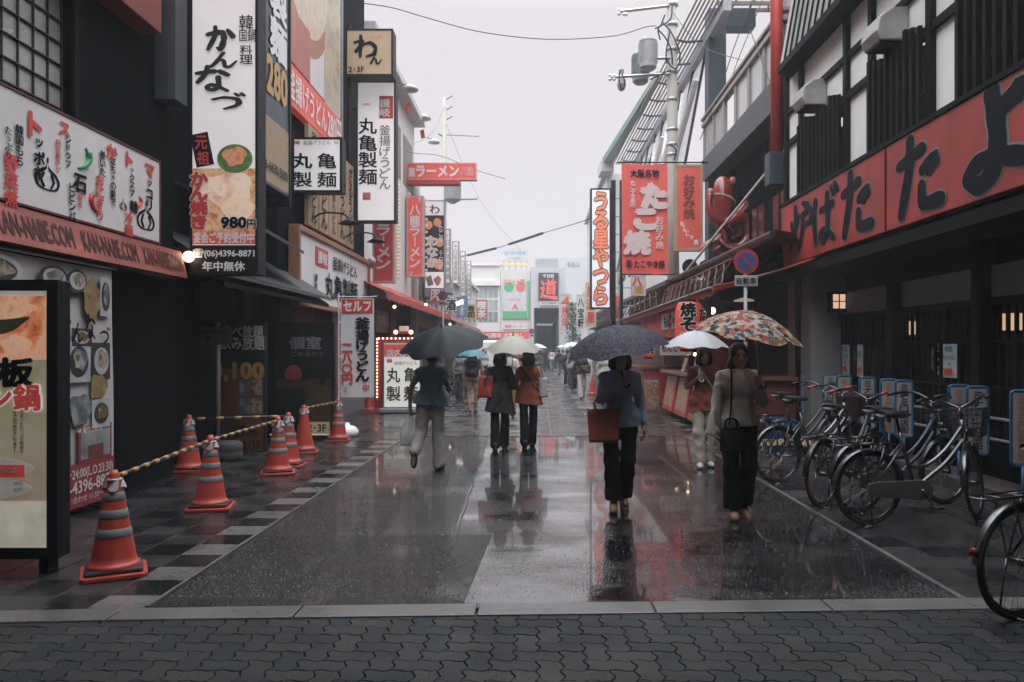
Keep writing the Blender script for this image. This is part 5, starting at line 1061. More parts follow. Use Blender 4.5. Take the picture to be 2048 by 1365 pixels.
# takoyaki banner and okonomiyaki sign
x, z, w_, h_ = frm(1243, 1335, 327, 548, 20)
t = thing('hanging_banner', 'red hanging takoyaki banner with large pale characters', 'banner', (x+w_/2, 20, z))
MB().sheet(lambda a, c: (x+w_*a+.03*(1-c)*0-.10*(1-c)*.2+(.04*(1-c)), 20+.02*sin(a*6+c*3), z+h_*c-.04*sin(pi*a)), 10, 20).build('cloth', mat('banner red cloth', (.70, .11, .09), .7, var=.06), t, solid=.006)
PK = mat('pale banner ink', (.62, .50, .50), .6, var=0)
lettering(t, V(x, 19.96, z), UX, UZ, w_, h_, [('大阪名物', .5, .905, .62, .065, INK, .04), ('たこやき座の', .24, .72, .16, .24, PK, .04, True), ('た', .7, .70, .5, .2, PK, .1), ('こ', .52, .49, .5, .17, PK, .1), ('焼', .34, .28, .54, .2, PK, .07), ('お好み焼', .82, .37, .17, .3, PK, .02, True), ('座', .16, .09, .10, .06, INK, .03), ('たこやき座', .6, .085, .66, .065, INK, .04)])
m = MB(); n_ = 28; c = V(x+w_*.16, 19.955, z+h_*.09)
a = [c+UX*.085*cos(q)+UZ*.085*sin(q) for q in np.linspace(0, 2*pi, n_, endpoint=False)]; m.tube(a, .008, 5, closed=True); m.build('circle_marking', INK, t)
m = MB(); m.tube([(x-.1, 20, z+h_+.02), ((1415-VX)*20/F, 20, z+h_+.02)], .02, 8); m.build('rod', BLACK, t); m = MB(); m.tube([(x, 20, z-.02), (x+w_, 20, z-.02)], .02, 8); m.tube([(x+w_, 20, z-.02), (3.9, 20.6, z+.05)], .015, 6); m.build('rod', BLACK, t)
front('projecting_sign', 'narrow red okonomiyaki sign with a tan frame beside the takoyaki banner', 1350, 1406, 329, 502, 19.8, .22, mat('okonomi red', (.68, .11, .075), .45, var=.05), mat('tan frame', (.34, .27, .18), .5), [('お好み焼', .5, .62, .40, .52, mat('brown ink', (.18, .04, .03), .5), .03, True), ('も', .25, .31, .14, .06, WHITEI, .03), ('ん', .34, .25, .14, .06, WHITEI, .03), ('じ', .45, .20, .14, .06, WHITEI, .03), ('や', .6, .15, .12, .05, WHITEI, .03), ('焼', .75, .10, .16, .06, WHITEI, .03)], .06)
for k, zz in enumerate((3.5, 5.8)):
    pass
x, z, w_, h_ = frm(1182, 1221, 378, 617, 26)
front('neon_sign', 'tall white backlit sign with orange rounded characters edged in black', 1181, 1222, 377, 618, 26, .4, mat('cool backlit white', (.68, .72, .82), .4, emit=.5, var=.03), RIM, [('うる星やつら', .5, .5, .70, .94, mat('orange sign letter', (.75, .20, .12), .5, emit=.35, ecol=(.75, .2, .12), var=0), .035, True, mat('olive edge', (.12, .10, .02), .5, var=0))], .05)
t = thing('sign_bracket', 'dark steel ladder bracket behind the tall white sign with orange characters', 'bracket', (2.9, 26.3, 2))
m = MB(); m.box(2.45, 2.6, 26.1, 26.35, 1.6, 7.2); m.box(2.75, 2.85, 26.1, 26.35, 1.6, 7.2); m.build('post', BLACK, t); m = MB()
for i in range(8): m.tube([(2.4, 26.2, 2.4+i*.6), (3.6, 26.2, 2.4+i*.6)], .02, 6)
m.build('rung', GREYP, t)
# small advert panels under the signs further along
for i, (a, c, y0, y1, D, col_, body, lab) in enumerate(((1171, 1192, 565, 655, 34, (.55, .42, .28), '居酒屋', 'yellowish vertical shop sign low behind the tall white orange-lettered sign'), (1153, 1170, 590, 662, 40, (.55, .53, .52), '八宝軒', 'narrow white cloth sign with black characters near the arcade'), (1119, 1143, 588, 662, 50, (.50, .46, .46), '4周年', 'grey hanging banner with red characters before the arcade gate'), (1227, 1243, 590, 640, 30, (.55, .2, .15), '元気', 'small red and white sign under the grey canopy edge'))):
    front('shop_sign', lab, a, c, y0, y1, D, .12, mat('shop sign %d' % i, col_, .6, var=.25, scale=3), PALEB, [(body, .5, .5, .7, .85, INK if i == 1 else REDI, .02, True)], .02)
m = MB()
# flanking wire-hung white noren
front('shop_sign', 'white poster panel with red and yellow shapes glimpsed below the takoyaki banner', 1262, 1292, 552, 592, 23, .1, mat('poster lavender', (.6, .58, .62), .6), PALEB, [('八', .4, .7, .6, .4, REDI, .05), ('福', .5, .3, .6, .4, mat('mustard', (.6, .4, .1), .5), .02)], .02)
# ================================================================ stall under the red awning
LRED = mat('lit red lantern paper', (.58, .07, .05), .6, emit=.35, var=.1, scale=3)
def lantern(lab, x, D, zc, r_, h_, texts):
    t = thing('paper_lantern', lab, 'lantern', (x, D, zc-h_/2))
    prof = []
    k = 18
    for i in range(k*2+1):
        a = -1+2*i/(2*k); rr = r_*(1-abs(a)**4*.28)*(1-.022*(i % 2)); prof.append((rr, zc+a*h_/2))
    MB().lathe(prof, (x, D, 0), 24).build('lamp_shade', LRED, t, smooth=True)
    m = MB(); m.lathe([(r_*.62, zc+h_/2), (r_*.62, zc+h_/2+.04)], (x, D, 0), 20); m.lathe([(r_*.62, zc-h_/2-.04), (r_*.62, zc-h_/2)], (x, D, 0), 20); m.tube([(x, D, zc+h_/2+.04), (x, D, zc+h_/2+.3)], .008, 6); m.build('cap', BLACK, t)
    ms = [INK, CREAM]; mb = MB()
    for body, ang, cz, sz in texts:                     # characters wrapped on the paper
        nrm = V(sin(ang), -cos(ang), 0); u = V(cos(ang), sin(ang), 0)
        write(mb, body, V(x, D, zc+cz*h_)+nrm*r_*.985, u, UZ, sz, sz*len(body)*1.0, 0, .045, True, .012, True, 1, .05)
    mb.build('lettering', ms, t)
    return t
lantern('large red paper lantern with black edged characters hanging at the stall front', (1378-VX)*14/F, 14, Z(652, 14), .255, .84, [('焼そば', -.25, .02, .26), ('たこ', .95, .08, .26)])
lantern('small red paper lantern hanging beyond the patterned purple umbrella', (1296-VX)*18.2/F, 18.2, Z(699, 18.2), .17, .36, [('焼', .0, 0, .22)])
LRED = mat('unlit red lantern paper', (.20, .03, .025), .7)
lantern('dim red paper lantern low behind the young woman in the rust top', (1442-VX)*14.6/F, 14.6, Z(706, 14.6), .26, .62, [('焼', -1.3, 0, .2)])
st = thing('food_stall', 'takoyaki stall with sloping counter and three red framed menu panels on its front', 'stall', (3.7, 16, 0))
MB().box(3.1, 4.5, 13.6, 18.6, .12, .98).build('body', mat('stall dark red', (.14, .03, .025), .5), st)
MB().box(2.92, 4.55, 13.5, 18.7, .98, 1.05).build('counter', mat('stall counter wood', (.22, .11, .075), .35, var=.2, stretch=(8, .8, 8), scale=3), st, bevel=.01)
m = MB(); m.box(3.15, 4.4, 13.7, 18.5, 0, .12); m.build('plinth', BLACK, st)
POST = food('stall poster print', [(.30, .22, .12), (.45, .38, .26), (.35, .12, .07), (.5, .45, .34), (.12, .16, .1)], 7)
for i in range(3):
    y = 14.0+i*1.55
    f = MB().hexa([(2.92, y, .16), (3.0, y, .16), (3.0, y+1.3, .16), (2.92, y+1.3, .16), (3.06, y, .93), (3.1, y, .93), (3.1, y+1.3, .93), (3.06, y+1.3, .93)]).build('menu_panel', mat('panel red', (.5, .075, .055), .4), st, bevel=.008)
    MB().hexa([(2.915+.02, y+.14, .26), (2.95, y+.14, .26), (2.95, y+1.16, .26), (2.915+.02, y+1.16, .26), (3.035, y+.14, .83), (3.06, y+.14, .83), (3.06, y+1.16, .83), (3.035, y+1.16, .83)]).build('poster', POST, f)
for y in (13.6, 18.6): MB().tube([(3.0, y, 1.05), (3.0, y, 2.6)], .03, 8).build('pole', mat('stall post', (.2, .05, .04), .5), st)
m = MB()
for i in range(16): m.tube([(2.98, 15.6+i*.19, 1.45), (2.98, 15.6+i*.19, 1.95)], .008, 5)
for zz in (1.45, 1.7): m.tube([(2.98, 15.6, zz), (2.98, 18.5, zz)], .01, 5)
m.build('guard_bar', mat('red brown bars', (.22, .06, .05), .5), st)
sb = MB().box(2.93, 2.97, 15.5, 18.5, 1.98, 2.35).build('name_board', mat('stall board', (.42, .40, .37), .5), st)
lettering(sb, V(2.93, 18.5, 1.98), UYR, UZ, 3.0, .37, [('もんじゃ焼', .45, .5, .8, .75, INK, .04)])
front('stall_board', 'white board of black monjayaki characters hung over the stall end facing the camera street', 1320, 1382, 682, 711, 15.6, .04, mat('stall board', (.42, .40, .37), .5), DARK2, [('もんじゃ焼', .5, .5, .9, .7, INK, .03)], .0)['label'] = 'white board with black monjayaki characters hung across the stall end'
# goods and little cards on the counter
for k, (x, y, h_) in enumerate(((3.05, 14.3, .34), (3.03, 15.1, .42), (3.05, 16.4, .3))):
    t = thing('menu_card', ['short white menu card at the near end of the stall counter', 'tallest white menu card on the stall counter', 'small white menu card at the far end of the stall counter'][k], 'menu card', (x, y, 1.05), group='menu cards on the stall counter')
    MB().hexa([(x-.02, y-.15, 1.055), (x+.01, y-.15, 1.055), (x+.01, y+.15, 1.055), (x-.02, y+.15, 1.055), (x+.07, y-.15, 1.05+h_), (x+.09, y-.15, 1.05+h_), (x+.09, y+.15, 1.05+h_), (x+.07, y+.15, 1.05+h_)]).build('card', POST, t)
    MB().box(x-.04, x+.1, y-.1, y+.1, 1.051, 1.06).build('foot', DARK2, t)
for k, (px, py, D) in enumerate(((1424, 622, 14), (1354, 700, 17), (1376, 708, 16.2), (1390, 709, 15.5), (1375, 697, 18))):
    x, y, z = P(px, py, D); r_ = (.065, .035, .035, .035, .03)[k]
    t = thing('bulb_lamp', ['large bare bulb glowing beside the big paper lantern', 'small bulb over the stall counter next to the purple umbrella', 'small bulb in the middle of the stall string', 'small bulb at the near end of the stall string', 'smallest bulb deep in the stall'][k], 'lamp', (x, y, z), group='bulbs of the stall')
    MB().ball((x, y, z), r_, 12).build('bulb', BULB, t, smooth=True); MB().tube([(x, y, z+r_*.8), (x, y, z+r_+.05)], .02, 8).build('socket', BLACK, t); MB().tube([(x, y, z+r_+.05), (x, y, z+.6)], .006, 5).build('cord', RUBBER, t)
t = thing('plate_lamp', 'pale disc lamp hanging in the dark beside the no-parking pole', 'lamp', P(1490, 603, 14.6)); c = P(1488, 603, 14.6); MB().lathe([(.19, 0), (.18, .02), (.03, .07)], c, 24).build('lamp_shade', mat('disc lamp', (.7, .66, .6), .4, emit=.35), t, smooth=True); MB().tube([c+V(0, 0, .06), c+V(0, 0, 1.0)], .008, 5).build('cord', RUBBER, t)
x, z, w_, h_ = frm(1284, 1320, 757, 815, 19.2)
t = front('a_board', 'small wooden pavement menu board with a pale header near the stall end', 1284, 1320, 757, 814, 19.2, .06, food('menu board print', [(.35, .14, .1), (.45, .3, .2), (.25, .08, .06), (.5, .42, .36)], 9), mat('board wood', (.25, .14, .09), .5), [('お好み焼', .5, .9, .8, .1, CREAM, .02)], .03, cat='menu board')
m = MB(); m.tube([(x+.03, 19.2, 0), (x+.03, 19.2, z+.1)], .018, 6); m.tube([(x+w_-.03, 19.2, 0), (x+w_-.03, 19.2, z+.1)], .018, 6); m.tube([(x+.03, 19.5, 0), (x+.03, 19.25, z+.6)], .018, 6); m.tube([(x+w_-.03, 19.5, 0), (x+w_-.03, 19.25, z+.6)], .018, 6); m.build('leg', mat('board wood', (.25, .14, .09), .5), t)
# second stall further away
st2 = thing('food_stall', 'far snack stall with a red curtain past the small lantern', 'stall', (3.4, 24, 0))
MB().box(2.9, 4.2, 21.5, 26.5, .05, 1.0).build('body', mat('panel red', (.5, .075, .055), .4), st2, bevel=.01); MB().box(2.8, 4.25, 21.4, 26.6, 1.0, 1.06).build('counter', mat('stall counter wood', (.22, .11, .075), .35), st2)
m = MB()
for i in range(4): m.box(2.885, 2.9, 21.7+i*1.2, 22.7+i*1.2, .2, .9)
m.build('poster_print', POST, st2)
# traffic cone far right under the awning
# ================================================================ octopus over the canopy
t = thing('octopus_sculpture', 'large glossy red octopus sculpture with a rope headband on the stall canopy', 'sculpture', (4.5, 18.9, 3.6))
OCT = mat('octopus red', (.22, .03, .026), .22, coat=.5, var=.25, scale=2.5); OCT2 = mat('octopus sucker pink', (.42, .13, .11), .4)
def q(px, py, d=0): return P(px, py, 19+d)
prims = []
hd = MB(); hd.lathe([(.02, .62), (.12, .59), (.20, .48), (.25, .30), (.265, .10), (.27, -.05), (.23, -.2), (.18, -.4), (.2, -.55), (.15, -.7)], q(1446, 404), 22); hd.build('head', OCT, t, smooth=True)
for c in ((1421, 385), (1466, 362)): MB().ball(q(*c, -.2), .085, 14, 0, (1, 1, 1.2)).build('eye', OCT2, t, smooth=True)
m = MB(); hc = q(1446, 402); pts = [hc+V(.285*cos(a), .285*sin(a), .02-.09*cos(a)-.06*sin(a)) for a in np.linspace(0, 2*pi, 36, endpoint=False)]; [m.ball(p_, .026, 6) for p_ in pts]; m.build('headband_chain', mat('rope white', (.5, .45, .4), .7), t)
tent = [([(1440, 440), (1425, 430), (1418, 410), (1421, 388)], .13, .07), ([(1430, 430), (1424, 425), (1432, 445), (1447, 465), (1452, 485)], .15, .05), ([(1455, 450), (1475, 435), (1497, 440), (1498, 470), (1480, 492), (1455, 492), (1440, 480)], .16, .06), ([(1460, 445), (1478, 425), (1492, 408), (1488, 403)], .12, .06), ([(1445, 475), (1430, 482), (1412, 490), (1400, 503)], .11, .05), ([(1450, 470), (1443, 490), (1432, 502), (1440, 508)], .11, .05), ([(1465, 460), (1478, 455), (1480, 470), (1466, 476)], .10, .05), ([(1450, 455), (1436, 452), (1424, 438)], .12, .06)]
for i, (pp, r0, r1) in enumerate(tent):
    pts = spline([np.r_[p, i*.06-.2] for p in pp], 7); k = len(pts)
    MB().tube([P(p[0], p[1], 19+p[2]-.25) for p in pts], [r0+(r1-r0)*j/(k-1) for j in range(k)], 12).build('tentacle', OCT, t, smooth=True)
m = MB()
for pp, r0, r1 in tent[2:4]:
    pts = spline([np.r_[p, -.35] for p in pp], 4)
    for p in pts: m.ball(P(p[0]+3, p[1]+3, 19+p[2]-.06), .04, 6)
m.build('sucker_dot', OCT2, t, smooth=True)
m = MB(); m.tube([q(1452, 480), q(1450, 520), (4.55, 19, 3.5)], .1, 8); m.box(4.0, 4.9, 18.8, 19.3, 3.5, 3.68); m.build('base', BLACK, t)
t = thing('loudspeaker', 'dark horn loudspeaker on the canopy edge under the okonomiyaki sign', 'loudspeaker', P(1380, 535, 20)); c = P(1378, 535, 20); MB().lathe([(.05, .3), (.06, .15), (.17, -.05), (.2, -.12), (.16, -.1)], c, 18, axis='y').build('horn', BLACK, t, smooth=True); MB().tube([c+V(0, .1, -.02), c+V(.1, .2, -.35)], .03, 8).build('bracket', BLACK, t)
# ================================================================ poles and wires
CP = mat('concrete pole', (.40, .38, .35), .7, var=.1, bump=.1)
t = thing('utility_pole', 'concrete utility pole with two ribbed transformers and crossarms over the takoyaki banner', 'utility pole', (3.78, 22, 0)); UP = t
pole = MB().tube([(3.84, 22, 0), (3.80, 22, 6), (3.76, 22, 12.5)], [.19, .16, .13], 16).build('pole', CP, t, smooth=True)
def cyl(px, py0, py1, wpx, D):
    m = MB(); c = P(px, py1, D); h = (py1-py0)*D/F; r_ = wpx*D/F/2
    m.lathe([(r_*.7, -.12), (r_*.98, -.06), (r_, 0), (r_, h*.9), (r_*1.06, h*.9), (r_*1.06, h*.94), (r_*.5, h)], c, 22)
    for i in range(22):
        a = 2*pi*i/22; m.obox(c+V(r_*cos(a), r_*sin(a), h*.1), V(-sin(a)*.01, cos(a)*.01, 0), V(cos(a)*.035, sin(a)*.035, 0), V(0, 0, h*.75))
    return m
TG = mat('transformer grey', (.34, .35, .35), .5, var=.1)
tr = cyl(1296, 80, 132, 34, 21.6).build('transformer', TG, t); MB().tube([P(1290, 80, 21.6), P(1290, 74, 21.6)], .05, 8).build('bushing', WHITEP, tr)
tr = cyl(1281, 108, 160, 32, 22.4).build('transformer', mat('transformer dark grey', (.20, .21, .22), .5), t); MB().tube([P(1272, 110, 22.4), P(1270, 100, 22.4)], .05, 8).build('bushing', WHITEP, tr)
for (a, c, yy, y2) in ((1237, 1338, 24, 12), (1218, 1342, 155, 148), (1290, 1345, 117, 117)):
    m = MB(); m.tube([P(a, yy, 22), P(c, y2, 21.9)], .045, 6); m.build('crossarm', METAL, t)
m = MB()
for px, py in ((1238, 24), (1248, 25), (1252, 25), (1220, 155), (1228, 155), (1246, 156)): m.lathe([(.03, -.1), (.06, -.06), (.04, 0), (.06, .05), (.03, .1)], P(px, py, 22), 8)
m.build('insulator_stud', WHITEP, t)
for s in ([(1330, 30), (1322, 50), (1316, 60), (1320, 80)], [(1325, 45), (1345, 70), (1360, 110), (1352, 138), (1338, 128), (1332, 110), (1340, 60)], [(1316, 60), (1330, 75), (1342, 100), (1345, 130)], [(1310, 58), (1340, 40), (1344, 10)], [(1240, 140), (1238, 160), (1244, 178), (1250, 165), (1244, 150)], [(1300, 160), (1320, 150), (1342, 140)], [(1340, 290), (1352, 300), (1348, 320)]):
    m = MB(); m.tube([P(p[0], p[1], 21.75) for p in spline(s, 5)], .022, 5); m.build('cable', RUBBER, t)
m = MB()
for py in (10, 50, 100, 145, 200, 260, 290, 310): m.lathe([(.17, -.04), (.18, 0), (.17, .04)], (3.79, 22, Z(py, 22)), 14)
m.build('band_rivet', METAL, t)
m = MB(); m.ball(P(1243, 170, 22), .13, 8, 0, (1, 1, 1.5)); m.tube([P(1244, 140, 22), P(1243, 165, 22)], .06, 6); m.build('switch', GREYP, t)
t = thing('utility_pole', 'slim concrete pole with step bolts rising between the ramen signs', 'utility pole', ((826-VX)*28.5/F, 28.5, 0)); MB().tube([P(826, 800, 28.5)*V(1, 1, 0), P(832, 330, 28.5)], .16, 12).build('pole', CP, t, smooth=True)
t = thing('utility_pole', 'grey far utility pole with side brackets and a hanging transformer', 'utility pole', ((889-VX)*38/F, 38, 0)); MB().tube([P(889, 700, 38)*V(1, 1, 0), P(889, 195, 38)], .10, 12).build('pole', CP, t, smooth=True)
m = MB()
for py in (197, 218, 238): m.tube([P(889, py+4, 38), P(905, py-5, 38)], .035, 6)
m.tube([P(889, 270, 38), P(958, 273, 38)], .03, 6); m.tube([P(877, 268, 38), P(892, 276, 38)], .06, 6); m.tube([P(900, 400, 38), P(955, 398, 38)], .05, 6); m.build('crossarm', GREYP, t)
tr = MB(); tr.lathe([(.1, -.2), (.35, -.05), (.42, 0), (.42, .85), (.3, .95)], P(905, 400, 38), 18); tr.build('transformer', mat('transformer dark grey', (.20, .21, .22), .5), t)
def wire(lab, pts, D0_, D1_, r_, k=10):
    p = spline([(a, b, D0_+(D1_-D0_)*i/(len(pts)-1)) for i, (a, b) in enumerate(pts)], k)
    m = MB().tube([P(*c) for c in p], r_, 5); m.top('overhead_wire', mat('wire blue-black', (.03, .07, .08), .5), lab, 'wire')
wire('thin blue overhead wire sagging across the sky to the transformer pole', [(700, 4), (780, 15), (850, 35), (950, 62), (1050, 76), (1130, 79), (1230, 72), (1290, 55), (1312, 52)], 20, 22, .014)
wire('thick spliced overhead cable falling across the street toward the column signs', [(1222, 400), (1185, 435), (1085, 467), (985, 499), (930, 512), (880, 525)], 30, 45, .018)
for a, c, lab in (((1085, 467, 37), (1018, 489, 39), 'longest black splice sleeve in the middle of the thick overhead cable'), ((992, 497, 40.5), (935, 511, 42), 'black splice sleeve low on the thick cable above the column signs'), ((1222, 414, 30.5), (1190, 432, 32), 'black splice sleeve crossing the tall orange-lettered sign')): m = MB(); m.tube([P(*a), P(*c)], .065, 8); m.top('cable_splice', BLACK, lab, 'cable sleeve', 'splice sleeves on the thick cable')
wire('faint overhead wire crossing above the horizontal ramen sign', [(690, 220), (800, 298), (880, 312), (950, 340), (1010, 358)], 26, 30, .012)
wire('pair of thin wires dropping past the louvred soffit to the balcony', [(1505, 0), (1470, 90), (1440, 180), (1400, 280)], 19, 20, .012)
wire('thin service wire beside the balcony wires', [(1525, 0), (1480, 110), (1450, 190), (1420, 250)], 19, 20, .01)
# arm lamps over the west pavement
for k, (px, py, D) in enumerate(((820, 179, 24), (848, 237, 28.5), (868, 285, 34))):
    lab = ['largest grey globe street lamp on a wall arm beside the tan sign', 'middle grey street lamp with a small red tag above the ramen signs', 'smallest grey street lamp, last along the white upper wall'][k]
    t = thing('street_lamp', lab, 'street lamp', P(px, py, D), group='arm lamps on the west wall')
    c = P(px, py, D); s = 1.0
    MB().lathe([(.03, .16), (.12, .12), (.27, .0), (.24, -.05), (.05, -.1)], c, 16).build('lamp_head', mat('lamp grey', (.42, .43, .43), .4), t, smooth=True); MB().tube([c+V(0, 0, .1), c+V(-.3, 0, .2), V(-4.6, D, c[2]+.15)], .022, 6).build('arm', GREYP, t)
    if k < 2: MB().obox(c+V(-.1+.3*k*0, 0, -.75), V(.14, 0, .05), V(0, .02, 0), V(-.05, 0, .3)).build('tag', REDC, t)
t = thing('security_lamp', 'white globe lamp on the edge of the framed noodle sign', 'lamp', P(745, 520, 19.9)); c = P(744, 522, 19.9); MB().ball(c, .1, 12).build('globe', WHITEP, t, smooth=True); MB().lathe([(.05, -.2), (.07, -.1)], c, 10).build('socket', METAL, t); MB().tube([c+V(0, 0, -.15), V(-4.4, 19.95, c[2]-.2)], .025, 6).build('arm', METAL, t)
t = thing('flood_lamp', 'bright flood lamp under the eave beyond the red awning', 'lamp', P(914, 612, 36)); c = P(914, 612, 36); MB().obox(c, V(.3, 0, .12), V(0, .1, 0), V(-.06, 0, .16)).build('lamp_face', mat('flood glow', (1, 1, .95), .3, emit=3.5, var=0), t); MB().obox(c+V(.0, .1, 0), V(.3, 0, .12), V(0, .08, 0), V(-.06, 0, .16)).build('housing', GREYP, t)
for k, (px, py, D) in enumerate(((789, 614, 24), (900, 649, 33), (852, 610, 27))):
    t = thing('bulb_lamp', ['small bulb glowing under the red awning near the nobori banner', 'small bulb under the far end of the red awning', 'small bulb mid-way under the red awning'][k], 'lamp', P(px, py, D), group='bulbs under the red awning'); MB().ball(P(px, py, D), .05, 10).build('bulb', BULB, t, smooth=True); MB().tube([P(px, py, D)+V(0, 0, .04), P(px, py, D)+V(0, 0, .3)], .015, 6).build('socket', BLACK, t)
t = thing('beacon_lamp', 'cream and red beacon lamp unit above the bulb-edged board', 'lamp', P(808, 665, 20.5)); c = P(808, 665, 20.5); MB().box(c[0]-.24, c[0]+.24, 20.4, 20.6, c[2]-.04, c[2]+.02).build('body', REDC, t); MB().box(c[0]-.12, c[0]+.12, 20.42, 20.58, c[2]+.02, c[2]+.16).build('lamp_shade', mat('cream shade', (.6, .5, .35), .5, emit=.3), t, bevel=.02)
for dx in (-.2, .2): MB().ball(c+V(dx, -.1, 0), .06, 8).build('bulb', BULBS, t)
# ================================================================ traffic cones and bars
CONE = mat('cone red plastic', (.42, .055, .035), .42, var=.12, scale=5); BAND = mat('cone reflective band', (.22, .235, .25), .35, var=.1, scale=20); CBASE = mat('cone rubber foot', (.014, .014, .015), .55)
def cone(label, bag=True, bands=3, base=True, h=.70, group='traffic cones along the kerb'):
    t = thing('traffic_cone', label, 'traffic cone', (0, 0, 0), group=group)
    r0, r1 = .145, .034; rr = lambda z: r0+(r1-r0)*((z-.07)/(h-.07)) if z > .07 else r0
    prof = [(.16, .05), (.165, .06), (.16, .075), (.15, .085)]+[(rr(.09+i*.04), .09+i*.04) for i in range(int((h-.12)/.04))]+[(r1+.004, h-.05), (r1, h-.03), (r1*.6, h)]
    MB().lathe(prof, n=28).build('body', CONE, t, smooth=True)
    lo = [.26, .385, .51][3-bands:] if bands < 3 else [.26, .385, .50]
    for z in lo: MB().lathe([(rr(z)+.001, z), (rr(z)+.0035, z+.003), (rr(z+.055)+.0035, z+.052), (rr(z+.055)+.001, z+.055)], n=28, cap=False).build('band', BAND, t, smooth=True)
    MB().prism([(-.2, -.17), (-.17, -.2), (.17, -.2), (.2, -.17), (.2, .17), (.17, .2), (-.17, .2), (-.2, .17)], (0, 0, 0), UX, V(0, 1, 0), (0, 0, .03)).build('foot', CONE, t, bevel=.006)
    if base: MB().prism([(-.175, -.165), (.175, -.165), (.175, .165), (-.175, .165)], (0, 0, .03), UX, V(0, 1, 0), (0, 0, .03)).build('weight', CBASE, t, bevel=.015)
    if bag:
        mb = MB()
        mb.sheet(lambda a, c: ((.045+.014*sin(a*2*pi*4+c*2)+c*.02)*cos(a*2*pi), (.045+.014*sin(a*2*pi*4+c*2)+c*.02)*sin(a*2*pi), h-.055-c*.07-.012*sin(a*2*pi*3)), 24, 4); mb.lathe([(.05, h-.07), (.053, h-.063), (.05, h-.055)], n=18)
        mb.build('bar_ring', mat('pale plastic ring', (.42, .41, .42), .35, var=.1), t, smooth=True, world=False)
    return t
cp_ = [(228, 5.28, 'largest red traffic cone with three grey bands, beside the light box', .5, True, 3),
       (421, 7.45, 'red traffic cone with three grey bands second along the striped bar', .2, True, 3),
       (378, 9.75, 'red traffic cone standing near the dark wall at the end of the side bar', .1, True, 3),
       (556, 9.55, 'red traffic cone with a rag on its tip where two bars meet', .3, True, 3),
       (577, 10.15, 'red traffic cone half hidden just behind the one with a rag', 0, True, 3),
       (608, 11.5, 'plain red traffic cone without grey bands by the private-room stand', .2, True, 0),
       (676, 13.0, 'red banded traffic cone at the end of the bar under the white banner', .1, True, 3),
       (741, 19.0, 'small far red traffic cone against the grey plinth', .1, False, 2)]
cone_xy = []
for px, D, lab, rz, bag, nb in cp_:
    t = cone(lab, bag, nb); x = (px-VX)*D/F; t.location = (x, D, .006); t.rotation_euler = (0, 0, rz); cone_xy.append((x, D))
for k, (px, D) in enumerate(((1186, 26),)):
    t = cone('far red traffic cone on the pavement beyond the stalls', False, 1); t.location = ((px-VX)*D/F, D, .005)
BARB = mat('bar black', (.015, .015, .016), .45); BARY = mat('bar amber tape', (.45, .22, .07), .45, var=.1)
def bar(lab, a, b, za=.655, zb=.655):
    a = V(*cone_xy[a], za); b = V(*cone_xy[b], zb); d = b-a; L_ = np.linalg.norm(d); d /= L_
    t = thing('cone_bar', lab, 'barrier bar', (a+b)/2)
    MB().tube([a, b], .016, 12).build('rod', BARB, t, smooth=True)
    m = MB(); k = int(L_/.2)
    for i in range(k):
        s = .1+i*(L_-.1)/k; m.tube([a+d*s, a+d*(s+.085)], .0185, 12)
    m.build('amber_stripe', BARY, t, smooth=True)
bar('amber and black striped bar between the largest cone and the next one', 0, 1); bar('amber and black striped bar from the second cone to the one with a rag', 1, 3)
bar('amber and black striped bar running across in front of the round road sign', 2, 4); bar('short amber and black striped bar ending at the white banner cone', 5, 6)
# ================================================================ bicycle parking row
RBL = mat('rack blue tube', (.018, .11, .23), .35, var=.08); RPL = mat('rack white plate', (.31, .30, .29), .5, var=.12, scale=4)
RAM = mat('rack amber letters', (.4, .17, .07), .5, var=0)
rk = [1615, 1660, 1688, 1735, 1778, 1808, 1918, 1955, 2046]
where = ['closest to the plaster end pier', 'second from the plaster end pier', 'third from the plaster end pier', 'half behind the dark front basket', 'fourth from the near end of its row', 'just past the paired blue signs', 'farther one of the close pair under the beer poster', 'nearer one of the close pair under the beer poster', 'at the near end of the row, apart from the others']
for k, px in enumerate(rk):
    y = PX(px, 4.62); x = 4.62
    t = thing('parking_sign', 'blue framed bicycle parking sign, '+where[k], 'parking sign', (x, y, 0), rz=R(-12), group='blue framed bicycle parking signs')
    hw, z0, z1 = .105, .42, 1.13
    loop = []
    for (cx, cz, a0) in ((hw-.04, z1-.04, 0), (-hw+.04, z1-.04, 90), (-hw+.04, z0+.04, 180), (hw-.04, z0+.04, 270)):
        for a in range(0, 91, 30): loop.append((cx+.04*cos(R(a0+a)), 0, cz+.04*sin(R(a0+a))))
    m = MB(); m.tube(loop, .014, 8, closed=True); m.build('frame', RBL, t, smooth=True, world=False)
    MB().tube([(0, 0, 0), (0, 0, z0)], .016, 10).build('post', RBL, t, smooth=True, world=False)
    MB().box(-hw+.018, hw-.018, -.006, .006, z0+.02, z1-.02).build('plate', RPL, t, world=False)
    mb = MB(); write(mb, 'ミナミ口商店街', V(.0, -.0062, (z0+z1)/2+.0), UX, UZ, .11, .62, 0 if k % 2 else 1, .02, True, .002); mb.build('lettering', [INK, RAM], t, world=False)
t = thing('rack_rail', 'low steel rail and pipe along the bicycle parking signs', 'bicycle rack', (4.75, 9, 0)); m = MB()
for zz in (.58, .8): m.tube([(4.78, 5.5, zz), (4.78, 13.2, zz)], .018, 8)
m.build('rail', GREYP, t); m = MB()
for y in (5.5, 7.4, 9.3, 11.2, 13.2): m.tube([(4.78, y, 0), (4.78, y, .82)], .02, 8)
m.build('rail_frame', GREYP, t)
MB().box(4.5, 4.95, 5, 13.3, .006, .14).top('plinth_step', mat('brown granite step', (.06, .045, .042), .5, bump=.2), 'low brown stone step under the bicycle parking signs', 'step', bevel=.01)
